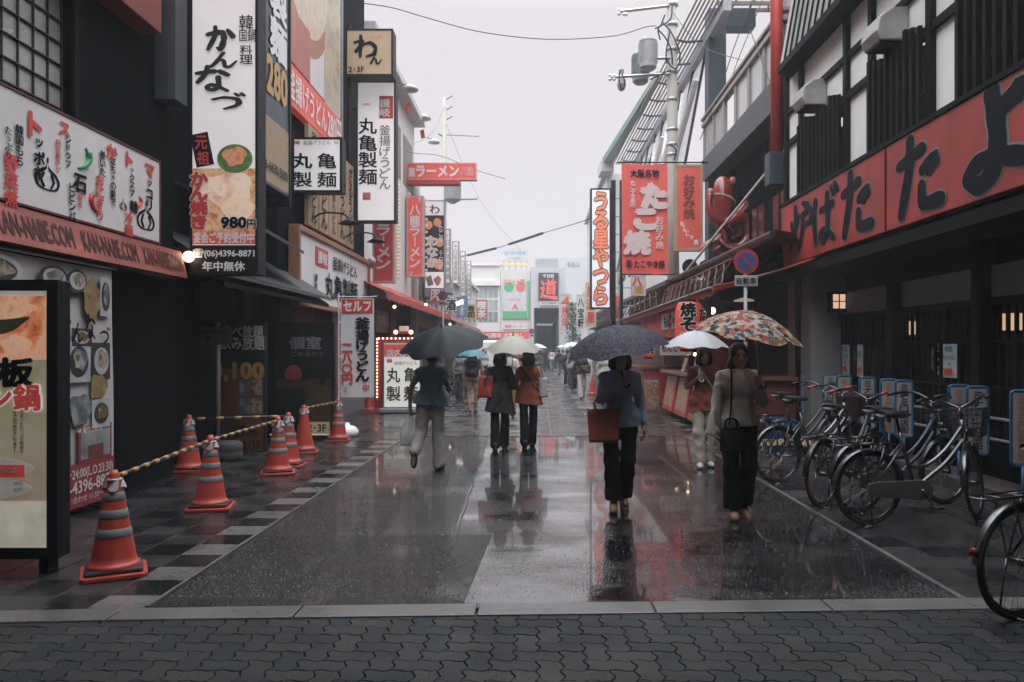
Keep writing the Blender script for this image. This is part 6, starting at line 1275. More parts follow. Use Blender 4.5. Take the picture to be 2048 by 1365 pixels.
MB().box(3.9, 4.3, 13.0, 13.5, .006, .36).top('plastic_crate', mat('blue crate', (.02, .10, .28), .5), 'blue plastic crate in the shade beside the far bicycles', 'crate', bevel=.02)
t = thing('pallet', 'pale wooden pallet lying low behind the far bicycles', 'pallet', (3.6, 11.8, 0)); m = MB()
for i in range(4): m.box(2.9, 4.2, 11.4+i*.2, 11.54+i*.2, .1, .13)
m.build('slat', mat('pallet wood', (.30, .22, .15), .7), t); m = MB(); m.box(2.95, 3.05, 11.4, 12.14, 0, .1); m.box(4.05, 4.15, 11.4, 12.14, 0, .1); m.build('bearer', DARK2, t)
# ---- bicycles: local frame, rear axle at x = 0, front toward +x
def ring(m, c, r_, tr, n=40, k=8, mi=0, yaw=0):
    m.tube([V(c[0]+r_*cos(a)*cos(yaw), c[1]+r_*cos(a)*sin(yaw), c[2]+r_*sin(a)) for a in np.linspace(0, 2*pi, n, endpoint=False)], tr, k, mi, closed=True)
SPK = mat('spoke steel', (.10, .10, .105), .4, metal=1, var=0)
def bicycle(label, x, y, yaw, col, tyre=None, basket=None, steer=0.0, grip=None, fender=None, guard=True, rack=True, lean=0, wr=.325, stand=True, reflector=None, flip=False, cols=None):
    t = thing('bicycle', label, 'bicycle', (x, y, 0), rz=yaw, group='bicycles parked in a row'); t.rotation_euler = (lean, 0, yaw)
    FR = mat('bicycle frame '+col[0], col[1], .3, metal=col[2], var=.08); TY = mat('bicycle tyre '+tyre[0], tyre[1], .6) if tyre else RUBBER
    FD = mat('bicycle fender '+fender[0], fender[1], .28, metal=.9) if fender else CHROME
    GR = mat('grip '+grip[0], grip[1], .6) if grip else RUBBER
    B = lambda m, name, mt, par=t, sm=True: m.build(name, mt, par, smooth=sm, world=False)
    wb = 1.10; ra = V(0, 0, wr); fa0 = V(wb, 0, wr); bb = V(.46, 0, .30); head_t = V(.93, 0, .88); head_b = V(.965, 0, .70); seat_t = V(.30, 0, .80)
    # steering turns the front assembly about the head tube
    ax = (head_t-head_b)/np.linalg.norm(head_t-head_b)
    def st(p):
        p = np.asarray(p, float)-head_b; c_, s_ = cos(steer), sin(steer)
        return head_b+p*c_+np.cross(ax, p)*s_+ax*np.dot(ax, p)*(1-c_)
    for nm, c, front_ in (('rear_wheel', ra, False), ('front_wheel', fa0, True)):
        G = st if front_ else (lambda p: np.asarray(p, float))
        wheel = MB(); pts = [G(c+V(cos(a), 0, sin(a))*(wr-.018)) for a in np.linspace(0, 2*pi, 44, endpoint=False)]
        wheel.tube(pts, .0185, 10, closed=True); W_ = B(wheel, nm, TY)
        r2 = MB(); r2.tube([G(c+V(cos(a), 0, sin(a))*(wr-.042)) for a in np.linspace(0, 2*pi, 44, endpoint=False)], .010, 6, closed=True); B(r2, 'rim', CHROME, W_)
        sp_ = MB()
        for i in range(28):
            a = 2*pi*i/28; s = .026 if i % 2 else -.026; b_ = a+(.5 if (i//2) % 2 else -.5)
            sp_.tube([G(c+V(.018*cos(b_), s, .018*sin(b_))), G(c+V(cos(a), 0, sin(a))*(wr-.045))], .0014, 4, cap=False)
        B(sp_, 'spoke', SPK, W_, False)
        hb = MB(); hb.tube([G(c+V(0, -.05, 0)), G(c+V(0, .05, 0))], .022, 10); B(hb, 'hub', CHROME, W_)
        fe = MB(); a0, a1 = (R(-5), R(178)) if not front_ else (R(25), R(185)); nn = 26
        for i in range(nn+1):
            pass
        vs = []; fs = []
        for i in range(nn+1):
            a = a0+(a1-a0)*i/nn
            for j in range(5):
                q_ = (j-2)/2; rr_ = wr+.018-.012*q_*q_; vs.append(G(c+V(rr_*cos(a), q_*.03, rr_*sin(a))))
        for i in range(nn):
            for j in range(4): fs.append((i*5+j, i*5+j+1, (i+1)*5+j+1, (i+1)*5+j))
        fe.add(vs, fs); fd = fe.build('fender', FD, t, smooth=True, world=False, solid=.002)
    f = MB()
    def T(a, b, r_): f.tube([a, b], r_, 10)
    T(head_t+ax*.02, head_b-ax*.01, .022)
    f.tube(spline([head_b+ax*.03, V(.78, 0, .53), V(.60, 0, .40), bb], 6), .019, 10); f.tube(spline([head_t-ax*.04, V(.76, 0, .63), V(.56, 0, .50), V(.385, 0, .50)], 6), .017, 10)
    T(bb, seat_t, .017); T(V(.46, -.04, .30), V(.46, .04, .30), .028)
    for s in (-1, 1): T(V(.43, .04*s, .30), V(0, .06*s, wr), .010); T(V(.335, .02*s, .70), V(0, .06*s, wr), .009)
    fr = B(f, 'frame', FR)
    fk = MB()
    for s in (-1, 1): fk.tube([st(p) for p in spline([head_b+V(0, .035*s, -.02), V(1.02, .05*s, .5), V(1.09, .055*s, .36), fa0+V(0, .055*s, 0)], 5)], .011, 8)
    fk.tube([st(head_b+V(0, -.045, -.01)), st(head_b+V(0, .045, -.01))], .016, 8); B(fk, 'fork', FR if not fender else CHROME)
    h = MB(); stem = head_t+ax*.12
    h.tube([head_t, st(stem)], .013, 8)
    for s in (-1, 1): h.tube([st(p) for p in spline([stem+V(.03, 0, .0), stem+V(.05, .09*s, .045), stem+V(.0, .2*s, .10), stem+V(-.13, .265*s, .095), stem+V(-.25, .27*s, .08)], 6)], .0115, 8)
    hb = B(h, 'handlebar', CHROME)
    for s in (-1, 1):
        g = MB(); g.tube([st(stem+V(-.14, .266*s, .094)), st(stem+V(-.26, .27*s, .079))], .017, 10); B(g, 'grip', GR, hb)
        g = MB(); g.tube([st(p) for p in spline([stem+V(-.06, .25*s, .09), stem+V(-.02, .25*s, .07), stem+V(-.14, .27*s, .055)], 4)], .006, 6); B(g, 'brake_lever', CHROME, hb)
    cb = MB(); cb.tube([st(p) for p in spline([stem+V(.0, .15, .08), stem+V(.14, .1, .0), head_b+V(.06, .03, .05), head_b+V(.03, .03, -.2)], 6)], .004, 5); cb.tube([st(p) for p in spline([stem+V(.0, -.15, .08), stem+V(.12, -.05, .02), head_t+V(-.06, -.03, -.1), bb+V(.1, -.02, .15)], 6)], .004, 5); B(cb, 'cable', RUBBER)
    s_ = MB(); s_.tube([seat_t-V(-.01, 0, .03), seat_t+V(-.03, 0, .13)], .013, 8); B(s_, 'seat_post', CHROME)
    sd = MB(); c = seat_t+V(-.05, 0, .15)
    prof = [(-.13, .085, .03), (-.10, .10, .045), (-.02, .085, .045), (.06, .045, .035), (.14, .022, .025), (.165, .012, .01)]
    vs = []; n_ = 12
    for (dx, wd, th) in prof:
        for j in range(n_):
            q_ = 2*pi*j/n_; vs.append(c+V(dx, wd*cos(q_), th*sin(q_)*(1 if sin(q_) > 0 else .7)+.015*abs(dx)*4*(dx < 0)))
    sd.add(vs, [(i*n_+j, i*n_+(j+1) % n_, (i+1)*n_+(j+1) % n_, (i+1)*n_+j) for i in range(len(prof)-1) for j in range(n_)]+[tuple(range(n_)), tuple(range((len(prof)-1)*n_, len(prof)*n_))]); B(sd, 'saddle', mat('saddle vinyl', (.018, .018, .02), .35))
    for s in (-1, 1): sp2 = MB(); sp2.tube([c+V(-.08, .04*s, -.02), c+V(-.08, .04*s, -.06)], .018, 8); B(sp2, 'saddle_spring', CHROME)
    if rack:
        m = MB(); zt = wr*2+.055
        m.tube([(.22, -.06, zt), (-.3, -.06, zt), (-.34, -.03, zt), (-.34, .03, zt), (-.3, .06, zt), (.22, .06, zt)], .007, 6)
        for xx in (-.2, -.05, .1): m.tube([(xx, -.06, zt), (xx, .06, zt)], .005, 6)
        m.tube([(-.08, 0, zt+.006), (.2, 0, zt+.006)], .006, 6)
        for s in (-1, 1): m.tube([(-.12, .06*s, zt), (0, .065*s, wr)], .006, 6); m.tube([(.12, .06*s, zt), (0, .065*s, wr)], .006, 6)
        B(m, 'rack', CHROME)
    if guard:
        m = MB(); m.prism([(-.06, wr-.055), (.05, wr-.065), (.46, .215), (.55, .23), (.58, .30), (.54, .38), (.44, .39), (.05, wr+.065), (-.06, wr+.05)], (0, -.07, 0), UX, UZ, (0, -.022, 0)); m.build('chain_guard', mat('chain guard '+col[0], (.12, .125, .13), .35, metal=.4), t, bevel=.006, world=False)
    cr = MB(); cr.tube([bb+V(0, -.11, 0), bb+V(.09, -.115, -.14)], .011, 8); cr.tube([bb+V(0, .09, 0), bb+V(-.09, .10, .14)], .011, 8); cr.tube([bb+V(0, -.115, 0), bb+V(0, .095, 0)], .012, 8); CR = B(cr, 'crank', CHROME)
    for s, p in ((-1, bb+V(.09, -.16, -.14)), (1, bb+V(-.09, .15, .14))): MB().box(p[0]-.045, p[0]+.045, p[1]-.045, p[1]+.045, p[2]-.012, p[2]+.012).build('pedal', RUBBER, CR, bevel=.004, world=False)
    if stand:
        m = MB()
        for s in (-1, 1): m.tube([(0, .07*s, wr), (-.03, .075*s, .16), (-.02, .10*s, .012)], .007, 6)
        m.tube([(-.03, -.10, .012), (-.03, .10, .012)], .007, 6); m.tube([(-.02, -.1, .012), (-.11, -.11, .012)], .008, 6); B(m, 'kickstand', CHROME)
    if basket:
        m = MB(); bt = mat('basket '+basket[0], basket[1], .55); o_ = stem+V(.10, 0, -.26)
        lo = [(0, -.12), (.22, -.12), (.22, .12), (0, .12)]; hi = [(-.03, -.17), (.30, -.17), (.30, .17), (-.03, .17)]
        for k_ in range(7):
            t_ = k_/6; m.tube([st(o_+V(lo[i][0]+(hi[i][0]-lo[i][0])*t_, lo[i][1]+(hi[i][1]-lo[i][1])*t_, .25*t_)) for i in range(4)], .005 if k_ < 6 else .008, 5, closed=True)
        for i in range(4):
            for k_ in range(8):
                f_ = k_/8; a = V(*lo[i])*(1-f_)+V(*lo[(i+1) % 4])*f_; b_ = V(*hi[i])*(1-f_)+V(*hi[(i+1) % 4])*f_; m.tube([st(o_+V(a[0], a[1], 0)), st(o_+V(b_[0], b_[1], .25))], .004, 5)
        if basket[2]: m.hexa([st(o_+V(*a, .005 if i < 4 else .235)) for i, a in enumerate([lo[0], lo[1], lo[2], lo[3], hi[0], hi[1], hi[2], hi[3]])])
        B(m, 'basket', bt, sm=False)
    if reflector:
        m = MB(); m.lathe([(.022, 0), (.022, .02)], (-wr-.04, 0, wr+.09), 14, axis='x'); B(m, 'reflector', mat('red reflector', (.22, .02, .015), .3))
    lt = MB(); lt.lathe([(.035, .05), (.035, 0), (.02, -.05)], st(head_b+V(.10, 0, .08)), 14, axis='x'); B(lt, 'lamp', CHROME)
    return t
SIL = ('silver', (.15, .15, .155), .9); BLK = ('black', (.02, .02, .022), .2); NVB = ('navy', (.02, .03, .06), .4); BRN = ('brown', (.10, .035, .02), .3)
bicycle('silver city bicycle with a long grey chain guard and high swept handlebar', 2.86, 6.75, R(12), SIL, steer=R(38), basket=('black wire', (.015, .016, .018), False))
bicycle('black bicycle with brown-red tyres standing between the silver ones', 2.74, 7.5, R(42), BLK, tyre=('brown red', (.14, .035, .03)), guard=False, grip=('red', (.4, .05, .04)), fender=('dark', (.05, .05, .05)))
bicycle('dark bicycle with silver mudguards parked just behind the long chain guard one', 2.98, 7.25, R(22), NVB, basket=('black wire', (.015, .016, .018), False))
bicycle('silver framed bicycle with red handle grips and a dark basket', 2.72, 8.85, R(20), SIL, guard=False, grip=('red', (.4, .05, .04)), basket=('dark red', (.05, .018, .016), True), steer=R(8))
bicycle('bicycle with tan tyres behind the red-gripped one', 2.85, 9.7, R(24), BLK, tyre=('tan', (.28, .13, .06)), guard=False, rack=True)
bicycle('black bicycle with a red rear reflector by the kerb, apart from the row', 2.71, 4.40, R(22), BLK, reflector=True, basket=('black wire', (.015, .016, .018), False))
t = bicycle('distant bicycle with thin wheels leaning near the red stall on the west side', (938-VX)*21.5/F, 21.5, R(195), BLK, guard=False); t['group'] = 'bicycles by the ramen shop'
# ================================================================ people: bodies grown from distance fields, meshed with surface nets
def surface_nets(f, org, h):
    s = f < 0; nx, ny, nz = f.shape
    c = np.zeros((nx-1, ny-1, nz-1), np.int8)
    for i in (0, 1):
        for j in (0, 1):
            for k in (0, 1): c += s[i:nx-1+i, j:ny-1+j, k:nz-1+k]
    act = (c > 0) & (c < 8); idx = -np.ones(c.shape, int); ii = np.argwhere(act); idx[act] = np.arange(len(ii))
    if not len(ii): return np.zeros((0, 3)), []
    acc = np.zeros((len(ii), 3)); cnt = np.zeros(len(ii))
    cor = [(i, j, k) for i in (0, 1) for j in (0, 1) for k in (0, 1)]
    val = {q: f[ii[:, 0]+q[0], ii[:, 1]+q[1], ii[:, 2]+q[2]] for q in cor}
    for a in cor:
        for ax in range(3):
            if a[ax]: continue
            b = list(a); b[ax] = 1; b = tuple(b); va, vb = val[a], val[b]; cr = (va < 0) != (vb < 0)
            t = np.where(cr, va/np.where(cr, va-vb, 1), 0); p = np.tile(np.array(a, float), (len(ii), 1)); p[:, ax] += t
            acc += p*cr[:, None]; cnt += cr
    v = (ii+acc/cnt[:, None])*h+np.asarray(org); F_ = []
    for ax in range(3):
        o1, o2 = [(1, 2), (2, 0), (0, 1)][ax]
        sl0 = [slice(None)]*3; sl1 = [slice(None)]*3; sl0[ax] = slice(0, -1); sl1[ax] = slice(1, None)
        A, B = s[tuple(sl0)], s[tuple(sl1)]; e = np.argwhere(A != B)
        ok = (e[:, o1] > 0) & (e[:, o2] > 0) & (e[:, o1] < f.shape[o1]-1) & (e[:, o2] < f.shape[o2]-1); e = e[ok]
        fl = A[tuple(e.T)]
        def g(d1, d2):
            q = e.copy(); q[:, o1] -= d1; q[:, o2] -= d2; return idx[tuple(q.T)]
        a, b, c_, d = g(1, 1), g(0, 1), g(0, 0), g(1, 0)
        Q = np.stack([a, b, c_, d], 1); Q[~fl] = Q[~fl][:, ::-1]; F_ += Q.tolist()
    return v, F_
class SDF:
    """smooth union of round cones (a, b, ra, rb[, squash]) with cuts"""
    def __init__(s): s.p = []; s.sub = []; s.cut = []; s.fold = None
    def cone(s, a, b, ra, rb, k=.03, sq=None): s.p.append((V(*a), V(*b), ra, rb, k, sq)); return s
    def ell(s, c, r, k=.02): s.p.append((V(*c), None, V(*r), 0, k, None)); return s
    def minus(s, c, r, k=.015): s.sub.append((V(*c), V(*r), k)); return s
    def plane(s, p, n): s.cut.append((V(*p), V(*n))); return s          # keeps the side n points away from
    def mesh(s, h):
        lo = np.full(3, 9e9); hi = -lo
        for a, b, ra, rb, k, sq in s.p:
            R_ = np.max(ra) if b is None else max(ra, rb)
            for q in ((a,) if b is None else (a, b)): lo = np.minimum(lo, q-R_); hi = np.maximum(hi, q+R_)
        lo -= 3*h+.03; hi += 3*h+.03; n = np.ceil((hi-lo)/h).astype(int)+1
        ax = [lo[i]+h*np.arange(n[i]) for i in range(3)]; f = np.full(tuple(n), 1.0)
        for a, b, ra, rb, k, sq in s.p:
            R_ = np.max(ra) if b is None else max(ra, rb); pad = R_+2.5*k+2*h
            l = np.minimum(a, a if b is None else b)-pad; u = np.maximum(a, a if b is None else b)+pad
            I = [slice(max(0, int((l[i]-lo[i])/h)), min(n[i], int((u[i]-lo[i])/h)+2)) for i in range(3)]
            X, Y, Z_ = np.meshgrid(ax[0][I[0]], ax[1][I[1]], ax[2][I[2]], indexing='ij')
            if b is None:
                q = np.sqrt(((X-a[0])/ra[0])**2+((Y-a[1])/ra[1])**2+((Z_-a[2])/ra[2])**2); d = (q-1)*float(np.min(ra))
            else:
                w_ = np.array(sq if sq else (1, 1, 1), float); d_ = (b-a)*w_; L2 = max(float(d_@d_), 1e-9)
                px, py, pz = (X-a[0])*w_[0], (Y-a[1])*w_[1], (Z_-a[2])*w_[2]
                t = np.clip((px*d_[0]+py*d_[1]+pz*d_[2])/L2, 0, 1)
                d = np.sqrt((px-t*d_[0])**2+(py-t*d_[1])**2+(pz-t*d_[2])**2)-(ra+(rb-ra)*t)
            o = f[tuple(I)]; hh = np.maximum(k-np.abs(o-d), 0)/k; f[tuple(I)] = np.minimum(o, d)-hh*hh*k*.25
        X, Y, Z_ = np.meshgrid(*ax, indexing='ij')
        for c, r, k in s.sub:
            q = np.sqrt(((X-c[0])/r[0])**2+((Y-c[1])/r[1])**2+((Z_-c[2])/r[2])**2); d = -(q-1)*float(np.min(r))
            hh = np.maximum(k-np.abs(f-d), 0)/k; f = np.maximum(f, d)+hh*hh*k*.25
        if s.fold: f = f+s.fold(X, Y, Z_)
        for p, nn in s.cut: f = np.maximum(f, (X-p[0])*nn[0]+(Y-p[1])*nn[1]+(Z_-p[2])*nn[2])
        return surface_nets(f, lo, h)
def folds(seed, amp=.006, fx=16, fz=26):
    r = random.Random(seed); a, b, c = [r.uniform(0, 6) for _ in range(3)]
    return lambda X, Y, Z_: amp*(np.sin(fz*Z_+fx*X+2.2*np.sin(9*Y+5*X+a))*.6+np.sin(-fz*.7*Z_+fx*1.3*X+7*Y+b)*.5+.5*np.sin(31*X+17*Y+c+4*np.sin(8*Z_)))
SKIN = mat('skin', (.34, .19, .13), .5, var=.08, scale=20); SKIN2 = mat('tanned skin', (.24, .13, .085), .5, var=.08, scale=20)
EYE = mat('eye dark', (.015, .012, .012), .25, var=0); LIP = mat('lip', (.26, .09, .075), .45, var=0); HAIR = mat('black hair', (.010, .009, .010), .4, var=.3, scale=40, stretch=(3, 3, .5), bump=.3, bscale=60)
def hand_mesh(wr, d, nrm, side, curl, h=.0038):
    """wrist point, finger direction, palm normal (towards which fingers curl), side = thumb side unit vector"""
    wr, d, nrm, side = [np.asarray(q, float) for q in (wr, d, nrm, side)]; d = d/np.linalg.norm(d); nrm = nrm-d*(nrm@d); nrm /= np.linalg.norm(nrm); side = side-d*(side@d)-nrm*(side@nrm); side /= np.linalg.norm(side)
    s = SDF(); s.cone(wr-d*.03, wr+d*.015, .026, .025, .012)
    for off, ln, r_ in ((.030, .066, .0088), (.010, .074, .0092), (-.010, .069, .0088), (-.029, .054, .0078)):
        k0 = wr+d*.015+side*off*.6; k1 = wr+d*(.083-abs(off-.01)*.25)+side*off
        s.cone(k0, k1, .015, .0115, .012); p = k1; ang = 0
        for fr, bend in ((.45, 62), (.32, 80), (.23, 48)):
            ang += R(bend)*curl*(1+.12*(off < 0)); q = p+(d*cos(ang)+nrm*sin(ang))*ln*fr*1.05; s.cone(p, q, r_, r_*.9, .004); p = q
    t0 = wr+d*.022+side*.028; t1 = t0+d*.030+side*.022+nrm*(.008+.012*curl); t2 = t1+d*.026+side*(.012-.022*curl)+nrm*(.006+.018*curl)
    s.cone(t0-side*.01, t1, .0145, .0105, .010); s.cone(t1, t2, .010, .0085, .004)
    return s.mesh(h)
def person(label, x, y, rz, joints={}, top=None, bottom=None, shoe=None, hair='short', hat=None, s=1.0, h=.011, skin=None, hands=('relax', 'relax'), wide=1.0, face=True, group=None, head=(0, 0), vest=None, bare=False, z0=.006):
    J = dict(hip_a=(-.085, 0, .86), hip_b=(.085, 0, .86), kn_a=(-.09, -.02, .47), kn_b=(.09, -.02, .47), an_a=(-.09, .02, .085), an_b=(.09, .02, .085), tv_a=(-.12, -1, 0), tv_b=(.12, -1, 0),
             sh_a=(-.145, .01, 1.285), sh_b=(.145, .01, 1.285), el_a=(-.21, .03, 1.04), el_b=(.21, .03, 1.04), wr_a=(-.215, -.03, .81), wr_b=(.215, -.03, .81), lean=(0, 0))
    J.update(joints); J = {k: V(*v) if len(v) == 3 else v for k, v in J.items()}
    lx, ly = J['lean']; skin = skin or SKIN
    H = V(lx+head[0], ly+head[1]-.015, 1.475); nk = V(lx*.9, ly*.9+.012, 1.36); ch = V(lx*.7, ly*.7, 1.22); ws = V(lx*.35, ly*.35, 1.02); pv = V(0, 0, .90)
    t = thing('person', label, 'person', (x, y, z0), rz, group)
    def link(v, f, name, m_, par=t, sm=True):
        b = MB(); b.add(np.asarray(v)*s, f); return b.build(name, m_, par, smooth=sm, world=False)
    # --- body, one continuous figure
    b = SDF()
    b.cone(ch+V(-.085, 0, .06), ch+V(.085, 0, .06), .055, .055, .04); b.cone(ws+V(-.03, 0, 0), ws+V(.03, 0, 0), .06, .06, .04); b.cone(pv+V(-.05, 0, 0), pv+V(.05, 0, 0), .065, .065, .04); b.cone(ch, pv, .06, .06, .04)
    b.cone(nk+V(0, .005, -.07), H+V(0, .02, -.06), .05, .047, .04)
    for q in 'ab':
        b.cone(J['sh_'+q], J['el_'+q], .044, .034, .03); b.cone(J['el_'+q], J['wr_'+q], .034, .023, .02)
        b.cone(J['hip_'+q], J['kn_'+q], .072, .050, .04); b.cone(J['kn_'+q]+V(0, .005, 0), J['an_'+q]*.55+J['kn_'+q]*.45+V(0, .018, 0), .047, .046, .03); b.cone(J['an_'+q]*.5+J['kn_'+q]*.5+V(0, .012, 0), J['an_'+q], .046, .031, .03)
        tv = V(*J['tv_'+q]); tv = tv/np.linalg.norm(tv); b.cone(J['an_'+q]-V(0, 0, .02), J['an_'+q]+tv*.13-V(0, 0, .055 if abs(tv[2]) < .4 else .0), .034, .024, .03)
    b.ell(H+V(0, .012, .02), (.076, .093, .098), .03); b.ell(H+V(0, -.018, -.045), (.058, .066, .068), .03)
    hb = SDF(); hb.p = [p for p in b.p[-2:]]; hb.cone(nk+V(0, .005, -.03), H+V(0, .02, -.06), .05, .047, .04)
    v, f = b.mesh(h); parts = MB(); parts.add(v*s, f, 0)
    if face and h < .02:
        hb.cone(H+V(0, -.088, .005), H+V(0, -.105, -.028), .009, .0145, .012); hb.cone(H+V(-.012, -.09, -.03), H+V(.012, -.09, -.03), .008, .008, .008)
        for q in (-1, 1):
            hb.minus(H+V(.031*q, -.100, .008), (.017, .018, .012), .014); hb.ell(H+V(.031*q, -.072, .006), (.014, .012, .011), .004); hb.ell(H+V(.078*q, .008, -.005), (.011, .022, .033), .008); hb.cone(H+V(.016*q, -.086, .026), H+V(.048*q, -.074, .026), .007, .005, .008)
        hb.cone(H+V(-.018, -.082, -.062), H+V(.018, -.082, -.062), .0075, .0075, .006); hb.cone(H+V(-.015, -.079, -.073), H+V(.015, -.079, -.073), .008, .008, .006); hb.ell(H+V(0, -.066, -.098), (.022, .02, .017), .015)
        v, f = hb.mesh(.0058); parts.add(v*s, f, 0)
        for q in (-1, 1):
            parts.ball((H+V(.031*q, -.083, .006))*s, .0095*s, 8, 1, (1.3, .45, .62)); parts.tube([(H+V(.014*q, -.093, .030))*s, (H+V(.032*q, -.091, .034))*s, (H+V(.05*q, -.078, .029))*s], .003*s, 5, 3)
        parts.ball((H+V(0, -.0885, -.067))*s, .02*s, 8, 2, (1, .28, .26))
    for q, mode in zip('ab', hands):
        if mode is None: continue
        el, wr_ = J['el_'+q], J['wr_'+q]; sg = -1 if q == 'a' else 1; d = wr_-el
        if mode == 'relax': a_ = (wr_, d, V(-sg, .1, .1), V(0, -1, 0), .35)
        elif mode == 'grip': a_ = (wr_, d*.4+V(0, -.35, .1), V(-sg, -.15, 0), V(0, 0, 1), .95)
        elif mode == 'carry': a_ = (wr_, V(0, 0, -1), V(-sg, 0, 0), V(0, -1, 0), .9)
        v, f = hand_mesh(*a_, h=.0042 if h < .016 else .007); parts.add(v*s, f, 0)
    body = parts.build('body', [skin, EYE, LIP, HAIR], t, smooth=True, world=False)
    # --- trousers / shorts
    if bottom:
        m_, zc, wd, hm = bottom      # material, hem height, looseness, hem radius
        c = SDF(); c.cone(pv+V(-.065, 0, .02), pv+V(.065, 0, .02), .090, .090, .05); c.cone(pv+V(-.045, 0, .04), pv+V(.045, 0, .04), .078, .078, .05)
        c.cone(V(-.05, .03, .88), V(.05, .03, .88), .08, .08, .05)
        for q in 'ab':
            hp, kn, an = J['hip_'+q], J['kn_'+q], J['an_'+q]; c.cone(hp, kn, .081*wd, .068*wd, .03)
            if zc < .45: c.cone(kn, an-(an-kn)*(.14 if an[2] > .15 else -.05), .070*wd, hm*(.8 if an[2] > .15 else 1), .02)
        c.fold = folds(label+'t', .0045, 30, 42)
        for q in 'ab':
            kn, an = J['kn_'+q], J['an_'+q]
            if zc >= .45: pass
        if zc < .45:
            d_a = J['an_a'][2]; 
            c.cut.append((V(0, 0, zc), V(0, 0, -1))) if abs(J['an_a'][2]-J['an_b'][2]) < .06 else None
        else: c.plane((0, 0, zc), (0, 0, -1))
        v, f = c.mesh(h); link(v, f, 'trousers' if zc < .45 else 'shorts', m_)
    # --- upper garment
    def upper(name, m_, hem, sleeve, loose, flare=0.0, seed='u', open_=False, collar=True):
        c = SDF(); c.cone(ch+V(-.075*wide, 0, .05), ch+V(.075*wide, 0, .05), .082*loose, .082*loose, .06); c.cone(ch+V(-.065, -.01, -.02), ch+V(.065, -.01, -.02), .100*loose, .100*loose, .06)
        c.cone(ws+V(-.05*wide, 0, 0), ws+V(.042*wide, 0, 0), .088*loose, .088*loose, .06); c.cone(pv+V(-.074*wide, 0, 0), pv+V(.074*wide, 0, 0), .104*loose, .104*loose, .06); c.cone(ws, pv, .095, .1, .05)
        if hem < .88: c.cone(pv+V(-.07*wide, .01, 0), V(-.09*wide-flare, .01, hem-.03), .108*loose, .105*loose+flare, .06); c.cone(pv+V(.07*wide, .01, 0), V(.09*wide+flare, .01, hem-.03), .108*loose, .105*loose+flare, .06); c.cone(V(-.05, .01, hem), V(.05, .01, hem), .11, .11, .06)
        for q in 'ab':
            sh, el, wr_ = J['sh_'+q], J['el_'+q], J['wr_'+q]
            c.cone(nk+V(0, .01, -.045), sh+V(0, .005, .0), .055, .050*loose, .03)
            if sleeve == 0: c.cone(sh*.8+nk*.2, sh*.97+nk*.03, .06, .062, .04)
            else:
                e2 = sh+(el-sh)*min(1, sleeve*2); c.cone(sh, e2, .059*loose, .050*loose, .025)
                if sleeve > .5: e3 = el+(wr_-el)*min(1, (sleeve-.5)*2); c.cone(el, e3, .050*loose, .040*loose, .018)
        if collar: c.cone(nk+V(0, .0, -.05), nk+V(0, .004, -.005), .075, .058, .03)
        c.fold = folds(label+seed, .005, 34, 46); c.plane((0, 0, hem), (.10, -.06, -1)); c.minus(nk+V(0, -.03, .045), (.047, .06, .05), .01)
        if open_: c.minus(V(0, -.2, 1.0), (.085, .16, .5), .02)
        v, f = c.mesh(h); return link(v, f, name, m_)
    if top:
        upper(*top[:5], flare=top[5] if len(top) > 5 else 0.0)
    if vest: upper(*vest[:6], seed='v', open_=len(vest) > 6)
    # --- hair and hat
    if hair:
        c = SDF(); c.ell(H+V(0, .02, .03), (.088, .104, .105), .02)
        if hair == 'bob': c.ell(H+V(0, .022, .01), (.104, .112, .11), .03); c.cone(H+V(-.05, .022, -.06), H+V(.05, .022, -.06), .066, .066, .04); c.minus(H+V(0, -.10, -.055), (.062, .075, .095), .012)
        elif hair == 'long': c.cone(H+V(-.05, .03, -.08), H+V(.05, .03, -.08), .06, .06, .04); c.cone(H+V(-.06, .03, -.17), H+V(.06, .03, -.17), .045, .045, .04); c.minus(H+V(0, -.10, -.06), (.06, .08, .125), .012)
        else: c.minus(H+V(0, -.10, -.045), (.085, .085, .085), .015); c.minus(H+V(0, -.0, -.12), (.12, .12, .075), .015)
        c.fold = lambda X, Y, Z_: .002*np.sin(60*X+9*np.sin(9*Z_))+.0015*np.sin(75*Y+9*Z_)
        v, f = c.mesh(.0085 if h < .016 else .014); link(v, f, 'hair', HAIR)
    if hat:
        m = MB(); prof = [(.165, -.055), (.16, -.05), (.105, .005), (.100, .03), (.098, .09), (.085, .125), (.04, .135), (.0, .136)]
        m.lathe([(r_*s, z_*s) for r_, z_ in prof], (H+V(0, .015, .03))*s, 24, cap=False); m.build('hat', hat, t, smooth=True, world=False, solid=.004)
    # --- shoes
    if shoe:
        for q in 'ab':
            an = J['an_'+q]; tv = V(*J['tv_'+q]); tv = tv/np.linalg.norm(tv); side = np.cross(tv, V(0, 0, 1)) if abs(tv[2]) < .8 else V(1, 0, 0); side /= np.linalg.norm(side); up = np.cross(side, tv); up = up if up[2] >= -.2 else -up
            m_, low = shoe; c = SDF(); sole = an-up*.085
            he = an-tv*.045-up*.052; to = an+tv*.15-up*.058; c.cone(he, to, .036, .030, .02); c.cone(an+tv*.07-up*.052, an+tv*.12-up*.056, .045, .040, .02)
            if not low: c.cone(he+up*.01, an+up*.005, .036, .04, .03)
            c.plane(sole+up*.004, -up); v, f = c.mesh(.0085 if h < .016 else .014); so = link(v, f, 'shoe', m_)
            if h < .016:
                m = MB(); poly = []
                for a in np.linspace(0, 2*pi, 20, endpoint=False):
                    l_ = .055+.115*cos(a); w_ = .041*sin(a)*(1+.1*cos(a)); poly.append((l_, w_))
                m.prism(poly, (an-up*.082)*s, tv*s, side*s, up*.012*s*-1); m.build('sole', mat('shoe sole', (.04, .037, .035), .6), so, world=False)
    t['s'] = s
    return t, J
